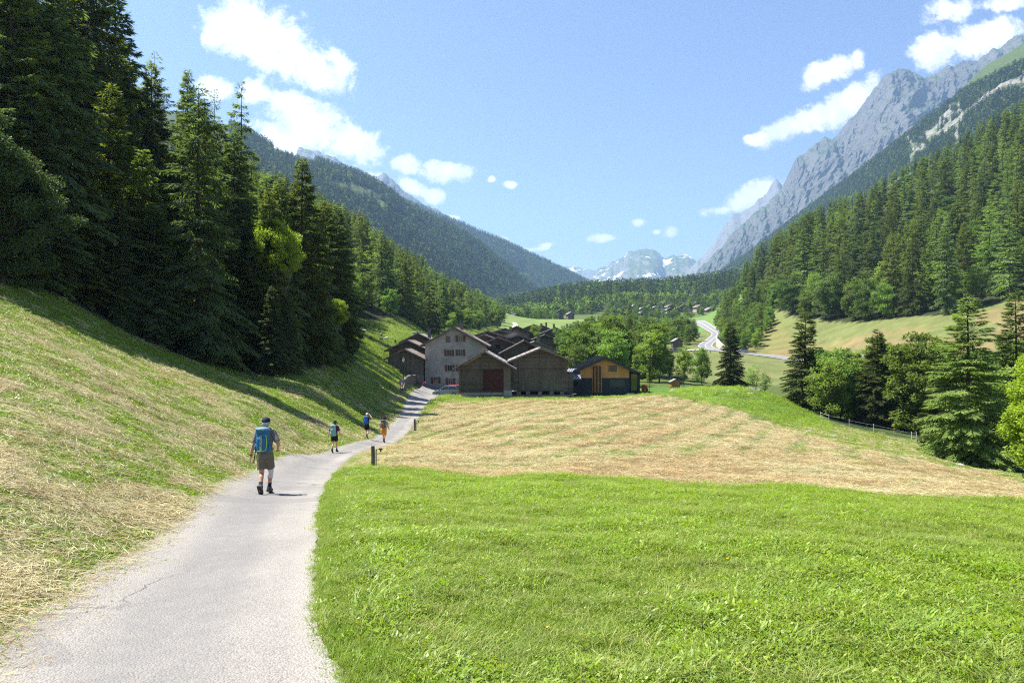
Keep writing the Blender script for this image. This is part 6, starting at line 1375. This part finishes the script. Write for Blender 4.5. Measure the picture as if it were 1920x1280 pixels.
def sack(root, s, J, m, m2, w_, h, d, lab, style, strapm=M_black):
    """rucksack on the back: its own thing, placed where the back is"""
    ch = Vector(J['chest']); e = empty('backpack', root.location, root.rotation_euler[2], lab, 'backpack'); e.scale = root.scale
    cy0 = ch.y-.125; top = J['neck'][2]-.005; zb = top-h
    def shell(x0, x1, y0, y1, z0, z1, rr=.05):
        b = MB(); n = 20; prof = []
        for i, t_ in enumerate(np.linspace(0, 1, 9)):
            k = 1-.10*abs(2*t_-1)**3-.06*t_; prof.append((z0+(z1-z0)*t_, k))
        vs = []; cxm, cym = (x0+x1)/2, (y0+y1)/2; rx, ry = (x1-x0)/2, (y1-y0)/2
        for z_, k in [(z0, .55)]+[(a+.0, b_) for a, b_ in prof]+[(z1+.012, .6)]:
            for j in range(n):
                a = 2*pi*j/n; ca, sa = cos(a), sin(a); q = 1/(abs(ca)**2.7+abs(sa)**2.7)**(1/2.7)
                vs.append((cxm+rx*k*ca*q, cym+ry*k*sa*q, z_))
        L2 = len(vs)//n; fs = [(i*n+j, i*n+(j+1) % n, (i+1)*n+(j+1) % n, (i+1)*n+j) for i in range(L2-1) for j in range(n)]+[tuple(range(n-1, -1, -1)), tuple(range((L2-1)*n, L2*n))]; b._add(vs, fs); return b
    shell(-w_/2, w_/2, cy0-d, cy0+.01, zb, top-.02).build('main_bag', m, e, smooth=True)
    lid = shell(-w_/2*1.03, w_/2*1.03, cy0-d*1.05, cy0+.0, top-.055, top+.055).build('lid', m if style != 'mint' else m, e, smooth=True)
    fp_ = shell(-w_/2*.72, w_/2*.72, cy0-d-.035, cy0-d+.03, zb+.04, zb+h*.68).build('front_pocket', m2, e, smooth=True)
    for sg in (-1, 1):
        b = MB(); sx = w_*.30*sg; b.tube([(sx, cy0-.01, top-.04), (sx*1.05, cy0+.06, top+.045), (sx*1.1, cy0+.20, top+.01), (sx*1.15, cy0+.262, top-.13), (sx*1.4, cy0+.22, top-.30), (sx*1.6, cy0+.05, top-.40)], [(.026, .010)]*6 if 0 else .018, 6); b.build('shoulder_strap', strapm, e)
    for sg in (-1, 1):
        b = MB(); b.ell((sg*w_/2, cy0-d*.5, zb+.10), (.035, .06, .09), 10, 8); b.build('side_pocket', m2, e, smooth=True)
    b = MB(); b.tube([(-w_*.5, cy0-.0, zb+.05), (-.19, cy0+.12, zb+.035), (0, cy0+.245, zb+.03), (.19, cy0+.12, zb+.035), (w_*.5, cy0, zb+.05)], .017, 6); b.build('hip_belt', strapm, e)
    return e, cy0, zb, top, fp_
def pose(lead='r', stride=.25, arms=0):
    J = dict(hip=(0, 0, .95), chest=(0, .03, 1.28), neck=(0, .05, 1.52), head=(0, .085, 1.655), shl=(-.185, .03, 1.435), shr=(.185, .03, 1.435), hpl=(-.085, 0, .90), hpr=(.085, 0, .90))
    f, b = ('r', 'l') if lead == 'r' else ('l', 'r'); sx = {'l': -1, 'r': 1}
    J['kn'+f] = (sx[f]*.085, stride*.75, .50); J['an'+f] = (sx[f]*.075, stride*.95, .10); J['to'+f] = (sx[f]*.085, stride*.95+.15, .045)
    J['kn'+b] = (sx[b]*.075, -stride*.15, .49); J['an'+b] = (sx[b]*.065, -stride*1.15, .165); J['to'+b] = (sx[b]*.07, -stride*1.15+.12, .050)
    J['ell'] = (-.25, -.02, 1.16); J['wrl'] = (-.275, .06, .92); J['elr'] = (.25, -.02, 1.16); J['wrr'] = (.275, .06, .92); J['palml'] = (1, .2, 0); J['palmr'] = (-1, .2, 0); return J
# 1: near hiker
J = pose('r', .24); J.update(ell=(-.265, -.01, 1.15), wrl=(-.335, .02, .885), elr=(.325, -.05, 1.17), wrr=(.265, .12, 1.045), palmr=(-.6, .2, -1), knl=(-.07, -.02, .49), anl=(-.02, -.30, .20), tol=(-.01, -.235, .075), anr=(.035, .22, .065), tor=(.045, .37, .01))
M_bluep = cl('blue pack cloth', (.020, .125, .25), (.028, .165, .32), .6); M_bluel = cl('sunlit blue pack cloth', (.20, .33, .50), (.12, .24, .42), .6)
lk = dict(skin=M_skin, shirt=cl('grey tee shirt', (.20, .20, .19)), shorts=cl('khaki shorts', (.175, .150, .118)), sock=M_sock, boot=M_boot, hair=M_hairg, hat='cap', hatm=cl('navy cap', (.022, .022, .045)), knee=True, watch=True)
root, s = hiker(497, 16.1, 1.77, radians(4), J, lk, 'man in grey tee shirt and khaki shorts with a white knee sleeve, nearest hiker')
e, cy0, zb, top, fp_ = sack(root, s, J, M_bluep, M_bluep, .315, .50, .19, 'blue rucksack with yellow zip piping worn by the nearest hiker', 'blue')
b = MB(); b.tube([(.105, cy0-.215, top-.10), (.125, cy0-.235, zb+.32), (.128, cy0-.235, zb+.14), (.10, cy0-.235, zb+.05), (.0, cy0-.238, zb+.03), (-.09, cy0-.235, zb+.035)], .0055, 5); b.build('zip_piping', simple('lime piping', (.55, .75, .03)), e)
b = MB(); b.ell((0, cy0-.12, top+.035), (.165, .105, .045), 16, 8); b.build('lid_panel', M_bluel, e, smooth=True)  # paler blue panel paints the sunlit top of the pack
tcv = bpy.data.curves.new('lettering', 'FONT'); tcv.body = 'ORTOVOX'; tcv.size = .062; tcv.extrude = .002; tcv.align_x = 'CENTER'; tcv.align_y = 'CENTER'
to_ = bpy.data.objects.new('tmp', tcv); COL.objects.link(to_); dg = bpy.context.evaluated_depsgraph_get(); tm = bpy.data.meshes.new_from_object(to_.evaluated_get(dg)); bpy.data.objects.remove(to_)
lt = ob('lettering', tm, simple('pale yellow print', (.55, .60, .30)), e, (-.01, cy0-.238, zb+.235), (radians(90), radians(90), 0)); lt.scale = (1, 1.25, 1)
b = MB(); b.tube([(-.005, cy0-.236, zb+.065), (-.005, cy0-.243, zb+.065)], .026, 16); b.build('badge', simple('lime badge', (.45, .55, .15)), e)
b = MB(); b.tube([(-.165, cy0-.10, zb+.02), (-.20, cy0-.10, zb-.22), (-.205, cy0-.10, zb-.26)], [.011, .013, .015], 6); b.build('hanging_strap', M_black, e)
# 2: hiker with mint pack
J = pose('r', .16); J.update(ell=(-.29, -.03, 1.15), wrl=(-.36, .02, .92), elr=(.29, -.02, 1.16), wrr=(.37, .05, .96))
lk = dict(skin=M_skinl, shirt=cl('purple tee shirt', (.10, .035, .09)), shorts=cl('black shorts', (.012, .012, .016)), sock=cl('teal sock', (.03, .12, .13)), boot=cl('dark boot', (.03, .03, .032)), hair=M_hairb, hat='sun', hatm=cl('black sun hat', (.018, .018, .022)), short=.62)
root, s = hiker(627, 35.5, 1.66, radians(-6), J, lk, 'woman in black sun hat, purple shirt and black shorts walking second')
sack(root, s, J, cl('mint pack cloth', (.16, .36, .33), (.24, .46, .42), .6), cl('pale mint cloth', (.22, .42, .38), None, .6), .30, .56, .20, 'mint green rucksack worn by the woman in the sun hat', 'mint')
# 3: hiker shading eyes
J = pose('l', .20); J.update(knr=(.12, -.05, .50), anr=(.14, -.32, .20), tor=(.15, -.22, .10), ell=(-.24, .0, 1.16), wrl=(-.24, .12, .96), elr=(.40, .06, 1.40), wrr=(.17, .16, 1.66), palmr=(0, -.3, -1), palml=(1, .2, 0))
lk = dict(skin=M_skinl, shirt=cl('navy tee shirt', (.016, .025, .06)), shorts=cl('black shorts two', (.012, .012, .014)), sock=cl('black sock', (.015, .015, .015)), boot=cl('black boot', (.025, .025, .028)), hair=M_hairbl, hat='cap', hatm=cl('white pink cap', (.75, .70, .74)), short=.72)
root, s = hiker(687.5, 48, 1.74, radians(-10), J, lk, 'woman in pale cap and navy shirt shading her eyes with a raised arm')
sack(root, s, J, cl('bright blue pack cloth', (.015, .10, .42), (.02, .14, .5), .5), cl('royal blue cloth', (.02, .15, .55), None, .5), .29, .48, .18, 'bright blue rucksack of the woman shading her eyes', 'blue2')
# 4: hiker in orange shorts
J = pose('l', .16); J.update(ell=(-.26, -.02, 1.16), wrl=(-.31, .03, .93), elr=(.27, .0, 1.16), wrr=(.32, .08, .96))
lk = dict(skin=M_skin, shirt=cl('light grey tee shirt', (.30, .33, .35)), shorts=cl('orange shorts', (.72, .22, .01), (.65, .26, .01)), sock=cl('black sock two', (.015, .015, .015)), boot=cl('black boot two', (.03, .03, .03)), hair=M_hairb, hat='cap', hatm=cl('black cap', (.02, .02, .025)), short=.86, leg=.108)
root, s = hiker(720, 47.5, 1.80, radians(-10), J, lk, 'man in bright orange shorts and black cap walking farthest ahead')
e, cy0, zb, top, fp_ = sack(root, s, J, cl('olive grey pack cloth', (.12, .115, .09), None, .6), cl('brown pack cloth', (.16, .13, .10), None, .6), .30, .50, .18, 'grey brown rucksack with orange flashes above the orange shorts', 'grey')
b = MB(); [b.box(x0, x0+.028, cy0-.232, cy0-.220, zb+.20, zb+.36) for x0 in (-.075, .03)]; b.box(-.075, .058, cy0-.2325, cy0-.221, zb+.363, zb+.39); b.build('orange_flash', simple('orange webbing', (.85, .22, .01)), e)
# ------------------------------------------------------------------ ground cover
M_blade = foliage('green grass', (.125, .205, .018), (.215, .300, .032), .38, 3., .28, .5, .02, .25)
M_blade2 = foliage('pale grass', (.180, .235, .050), (.290, .335, .100), .38, 3., .28, .55, .02, .25)
M_herb = foliage('meadow herbs', (.150, .240, .024), (.270, .360, .048), .44, 3., .25, .45, .015, .4)
M_straw = foliage('hay', (.330, .285, .165), (.530, .480, .330), .15, 3., .25, .7, .008, .2)
M_strawr = foliage('brown hay', (.270, .180, .095), (.430, .320, .190), .12, 3., .25, .7, .008, .2)
M_yel = simple('yellow petals', (.75, .50, .02)); M_pink = simple('clover flower', (.42, .20, .30))
def strips(n, seed, L, Wd, spread, lean, mats=None, up=1., bend=.6):
    """curved blades made of two quads each"""
    r = np.random.default_rng(seed); a = r.random(n)*6.283; rad = spread*np.sqrt(r.random(n))
    b = np.stack([rad*np.cos(a*3.7), rad*np.sin(a*3.7), np.zeros(n)], 1); ln = L*(.5+.8*r.random(n)); w_ = Wd*(.6+.7*r.random(n))
    le = lean*(.4+.9*r.random(n)); d = np.stack([np.cos(a)*le, np.sin(a)*le, np.full(n, up)], 1); d /= np.linalg.norm(d, axis=1, keepdims=True)
    side = np.stack([-np.sin(a), np.cos(a), 0*a], 1); out = np.stack([np.cos(a), np.sin(a), 0*a], 1)
    p1 = b+d*(ln*.5)[:, None]; d2 = d+out*bend*(.3+.9*r.random(n))[:, None]; d2[:, 2] -= bend*.5; d2 /= np.linalg.norm(d2, axis=1, keepdims=True); p2 = p1+d2*(ln*.5)[:, None]
    h = (side*w_[:, None]*.5)
    v = np.stack([b-h, b+h, p1-h*.85, p1+h*.85, p2-h*.1, p2+h*.1], 1).reshape(-1, 3); i = np.arange(n)[:, None]*6
    q = np.concatenate([i+[0, 1, 3, 2], i+[2, 3, 5, 4]], 1).reshape(-1, 4); return v, q
def tuft(seed, n, L, Wd, spread, lean, m, **k):
    v, q = strips(n, seed, L, Wd, spread, lean, **k); me = mesh_np('tuft', v, quads=q); me.materials.append(m); return me
def herb(seed, n, L, Wd, spread, m, z=.05):
    r = np.random.default_rng(seed); a = r.random(n)*6.283; rad = spread*np.sqrt(r.random(n))
    b = np.stack([rad*np.cos(a*2.3), rad*np.sin(a*2.3), z*r.random(n)], 1); d = np.stack([np.cos(a), np.sin(a), .25+.8*r.random(n)], 1)
    up = np.stack([r.normal(0, .3, n), r.normal(0, .3, n), np.ones(n)], 1); v, q = kites(b, d, up, L*(.5+.8*r.random(n)), Wd*(.6+.7*r.random(n)), .12)
    me = mesh_np('herb', v, quads=q); me.materials.append(m); return me
def straw(seed, n, L, Wd, spread, m, h=.05):
    r = np.random.default_rng(seed); a = r.normal(0, .75, n)+seed; c = np.stack([r.normal(0, spread*.5, n), r.normal(0, spread*.5, n), h*r.random(n)], 1)
    d = np.stack([np.cos(a), np.sin(a), r.normal(.05, .22, n)], 1); up = np.stack([r.normal(0, .5, n), r.normal(0, .5, n), np.ones(n)], 1)
    v, q = kites(c, d, up, L*(.4+.9*r.random(n)), Wd*(.6+.8*r.random(n)), .3); me = mesh_np('straw', v, quads=q); me.materials.append(m); return me
def flower(m, r0, h):
    b = MB(); b.tube([(0, 0, 0), (.01, 0, h)], .003, 3); b.lathe([(r0*.3, h-.004), (r0, h+.004), (r0*.8, h+.012), (r0*.2, h+.014)], 7)
    me = b.mesh('flower'); me.materials.append(m); return me
GSRC = [tuft(1, 42, .085, .0065, .10, .5, M_blade), tuft(2, 40, .10, .006, .11, .7, M_blade, bend=.9), tuft(3, 30, .15, .006, .08, .6, M_blade2, bend=1.1), tuft(4, 46, .06, .006, .12, .5, M_blade2),
        herb(5, 90, .026, .011, .12, M_herb, .06), herb(6, 110, .020, .010, .13, M_herb, .08), herb(7, 40, .042, .014, .09, M_herb, .10), flower(M_yel, .017, .09), flower(M_pink, .012, .10), straw(9, 26, .10, .004, .13, M_straw, .07)]
HSRC = [straw(1, 60, .20, .0055, .17, M_straw), straw(2, 60, .22, .0055, .18, M_strawr), straw(3, 46, .26, .006, .2, M_straw, .09), tuft(14, 40, .055, .006, .16, .7, M_blade2), tuft(15, 36, .06, .007, .15, .8, M_blade, bend=.9), herb(16, 24, .05, .024, .15, M_herb, .03)]
def place(zone, n, ylo, yhi, seed, gamma=1.):
    """random points, denser near, inside a (px,Y) zone; returns x,y"""
    r = np.random.default_rng(seed); n = int(n*1.35); r = np.random.default_rng(seed); u = r.uniform(-1.08, 1.08, n)
    a = 2-gamma; y = (ylo**a+(yhi**a-ylo**a)*r.random(n))**(1/a) if a > 1e-3 else ylo*(yhi/ylo)**r.random(n)
    x = u*y; k = inzone(zone, x+r.normal(0, .22, n), y+r.normal(0, .022, n)*y, .0); return x[k], y[k], r
def finish(name, label, x, y, scl, idx, src, r, tilt=.12, pdmin=.0, edge=None):
    pd = path_dist(x, y); k = pd > pdmin if edge is None else (pd > pdmin) & edge
    x, y, scl, idx, pd = x[k], y[k], scl[k], idx[k], pd[k]
    z = hz(x, y, pd); n = len(x); e = .15
    zx = (hz0(x+e, y)-z*0-hz0(x-e, y))/(2*e); zy = (hz0(x, y+e)-hz0(x, y-e))/(2*e)
    rz = r.random(n)*6.283
    nrm = np.stack([-zx, -zy, np.ones(n)], 1)
    # Euler XYZ whose Z axis follows the slope after a spin: small angle form
    ax = np.arctan2(-nrm[:, 1], nrm[:, 2]); ay = np.arctan2(nrm[:, 0], np.hypot(nrm[:, 1], nrm[:, 2]))
    # spin applied first needs rotation order; convert through matrices
    cz, sz = np.cos(rz), np.sin(rz); cx, sx = np.cos(ax+r.normal(0, tilt, n)), np.sin(ax); cyy, syy = np.cos(ay+r.normal(0, tilt, n)), np.sin(ay)
    # R = Ry*Rx*Rz  -> euler XYZ of (Rz'*Ry'*Rx')
    R = np.empty((n, 3, 3)); Rx = np.zeros((n, 3, 3)); Ry = np.zeros((n, 3, 3)); Rz = np.zeros((n, 3, 3))
    cx = np.cos(np.arcsin(sx)); cyy = np.cos(np.arcsin(syy))
    Rx[:, 0, 0] = 1; Rx[:, 1, 1] = cx; Rx[:, 1, 2] = -sx; Rx[:, 2, 1] = sx; Rx[:, 2, 2] = cx
    Ry[:, 1, 1] = 1; Ry[:, 0, 0] = cyy; Ry[:, 0, 2] = syy; Ry[:, 2, 0] = -syy; Ry[:, 2, 2] = cyy
    Rz[:, 2, 2] = 1; Rz[:, 0, 0] = cz; Rz[:, 0, 1] = -sz; Rz[:, 1, 0] = sz; Rz[:, 1, 1] = cz
    R = Rx @ Ry @ Rz
    eu = np.stack([np.arctan2(R[:, 2, 1], R[:, 2, 2]), -np.arcsin(np.clip(R[:, 2, 0], -1, 1)), np.arctan2(R[:, 1, 0], R[:, 0, 0])], 1)
    print(name, n); return scatter(name, label, np.stack([x, y, z-.008], 1), eu, scl, idx, src)
def pickp(p, n, r): return r.choice(len(p), n, p=np.array(p)/sum(p))
# lush meadow in front
x, y, r = place(Z_GREEN, 250000, 1.7, 27, 50, .75); n = len(x)
pt = fbm(x*.55, y*.55, 3, 12); idx = np.where(pt+.3*r.normal(size=n)*.5 > -.02, pickp([2, 1.5, .8, .6, 4, 4.5, 1.6, .001, .003, .25], n, r), pickp([5, 4, 2.6, 3, 1.5, 1.5, .3, .002, .003, .6], n, r))
nearp = path_dist(x, y); idx = np.where((nearp < .5+.4*pt) & (r.random(n) < .85), np.where(r.random(n) < .6, 3, 0), idx)
tall = (fbm(x*.9+40, y*.9, 3, 19) > .30) & (r.random(n) < .10); idx = np.where(tall, np.where(r.random(n) < .5, 2, 1), idx)
scl = (.70+.6*r.random(n))*(1+y*.020)*np.where(tall, 1.15, 1.)*np.clip(.55+nearp*.9, .55, 1)*(1+.6*pt); finish('grass', 'lush bright green meadow grass and herbs in the foreground', x, y, scl, idx, GSRC, r, pdmin=-.05)
# mown bank on the left and far verges
Z_LEFT = [(-900, 1.5), (1100, 1.5), (560, 16), (620, 34), (700, 48), (745, 62), (750, 78), (770, 100), (760, 112), (700, 108), (640, 84), (600, 68), (480, 60), (340, 54), (250, 49), (130, 45), (0, 41), (-900, 38)]
x, y, r = place(Z_LEFT, 240000, 2.5, 108, 51, 1.2); n = len(x); left = x < np.interp(y, _pl[:, 1], _pl[:, 0])+.05
hp = fbm(x*.35, y*.35, 3, 71)*.6+fbm(x*.9, y*.9, 3, 78)*.7
idx = np.where(hp+.12*r.normal(size=n) > .20+.14*np.clip((y-14)/30, 0, 1), pickp([4, 1., 1.6, 2.2, 1.2, .4], n, r), pickp([.55, .12, .2, 3.4, 3.8, 2.4], n, r))
sh = inzone(Z_SHADE, x, y, .03); idx = np.where(sh & (r.random(n) < .8), pickp([0, 0, 0, 2, 5, 2], n, r), idx)
finish('mown_grass', 'mown grass and drying hay on the left bank', x, y, (.8+.5*r.random(n))*(.85+y*.034), idx, HSRC, r, edge=left, pdmin=-.10)
# right verge and hay field
x, y, r = place(Z_HAY, 230000, 17, 100, 52, 1.25); n = len(x)
hp = fbm(x*.22, y*.22, 3, 71)+.5*fbm(x*.7, y*.7, 3, 79)+.16*2.*np.sin((x*.915-y*.40)*2*np.pi/2.6+2.2*fbm(x*.06, y*.06, 2, 90))*np.clip((y-25)/25, 0, 1)
rd_ = fbm(x*.16, y*.30, 3, 171)+.35*fbm(x*.9, y*.9, 2, 172)
idx = np.where(hp+.15*r.normal(size=n) > -.10, np.where(rd_+.12*r.normal(size=n) > -.02, pickp([1.2, 4.5, .8, .5, .1, .1], n, r), pickp([5, .7, 2.5, 1., .4, .2], n, r)), pickp([1.2, .6, .6, 3.4, 2, .8], n, r))
rw = np.sin((x*.915-y*.40)*2*np.pi/2.6+2.2*fbm(x*.06, y*.06, 2, 90)); kp = (rw > .12) | (r.random(n) < .16) | (y < 27+9*r.random(n)); x, y, idx = x[kp], y[kp], idx[kp]; n = len(x)
vg = (path_dist(x, y) < 2.2+1.5*fbm(x*.3, y*.3, 2, 5)) & (r.random(n) < .6); idx = np.where(vg, pickp([1, .3, .6, 3, 3, 1], n, r), idx)
finish('hay', 'dry mown hay lying over the field', x, y, (.8+.5*r.random(n))*(.8+y*.019), idx, HSRC, r)
x, y, r = place(Z_MOWN, 60000, 30, 92, 53, 1.); n = len(x)
finish('mown_grass', 'greenish mown grass on the hummock beside the hay field', x, y, (.8+.5*r.random(n))*(.8+y*.024), np.where(np.sin((x*.6+y*.8)*2*np.pi/2.4+2*fbm(x*.1, y*.1, 2, 8)) > .35, pickp([.9, .15, .3, 3, 2, .6], n, r), pickp([.08, .02, .02, 3, 3.4, 1.], n, r)), HSRC, r)
x, y, r = place(Z_MOUND+[], 26000, 72, 118, 54, 1.); n = len(x)
finish('herbs', 'low green leafy plants covering the mound with boulders', x, y, (.8+.8*r.random(n))*3.4, pickp([.3, .3, .8, .2, 3, 3, 3], n, r), GSRC[:7], r)
Z_VERGE = [(775, 62), (805, 76), (830, 90), (960, 94), (1210, 98), (1270, 97), (1210, 104), (1090, 104), (880, 103), (835, 103), (805, 92)]
x, y, r = place(Z_VERGE, 60000, 60, 106, 57, .5); n = len(x)
finish('grass', 'green grass strip between the hay field and the barns', x, y, (.8+.8*r.random(n))*3., pickp([2, 2, 2, 1.5, 2, 2, 1.5], n, r), GSRC[:7], r)
Z_PAST = [(640, 92), (700, 108), (755, 112), (752, 135), (800, 165), (860, 205), (900, 250), (935, 330), (930, 395), (860, 308), (800, 258), (745, 210), (660, 173), (645, 130)]
x, y, r = place(Z_PAST, 300000, 92, 390, 58, .5); n = len(x); k = fbm(x*.08, y*.08, 3, 91)
finish('pasture_grass', 'tufted grass of the steep goat pasture at left', x, y, (.7+.9*r.random(n))*(2.+y*.014), np.where(k > .05, pickp([1, 1, 4, 3, 1, 1, .5], n, r), pickp([3, 3, 2, 1, 2, 2, 1], n, r)), GSRC[:7], r)
# loose hay blown on the lane
r = np.random.default_rng(56); n = 2600; y = 3*(22/3)**r.random(n); ex = np.interp(y, _pl[:, 1], _pl[:, 0]); x = ex+np.abs(r.normal(0, .22, n))*(1+.5*vnoise(y*1.1, y*0, 3))
z = hz0(x, y)+.012; scatter('loose_hay', 'wisps of hay strewn along the left edge of the lane', np.stack([x, y, z], 1), np.stack([r.normal(0, .05, n), r.normal(-.0, .05, n), r.random(n)*6.28], 1), .35+.5*r.random(n), r.choice([0, 0, 0, 1, 3], n), [straw(21, 9, .14, .004, .07, M_straw, .012), straw(22, 14, .12, .004, .09, M_strawr, .012), straw(23, 5, .2, .005, .1, M_straw, .01), herb(24, 6, .05, .015, .05, M_herb, .005)])

# ------------------------------------------------------------------ haze
m, t, o = newmat('clear mountain air'); pv = t.add('ShaderNodeVolumePrincipled', {'Color': (.42, .66, 1.0, 1), 'Density': 8.5e-5, 'Anisotropy': .3}); t.put(o.inputs[1], pv.outputs[0]); M_haze = m
hb = MB(); hb.box(-5200, 5200, -150, 12600, -120, 2060); h_ = hb.build('haze', M_haze); tag(h_, 'thin blue mountain air filling the valley', kind='stuff')
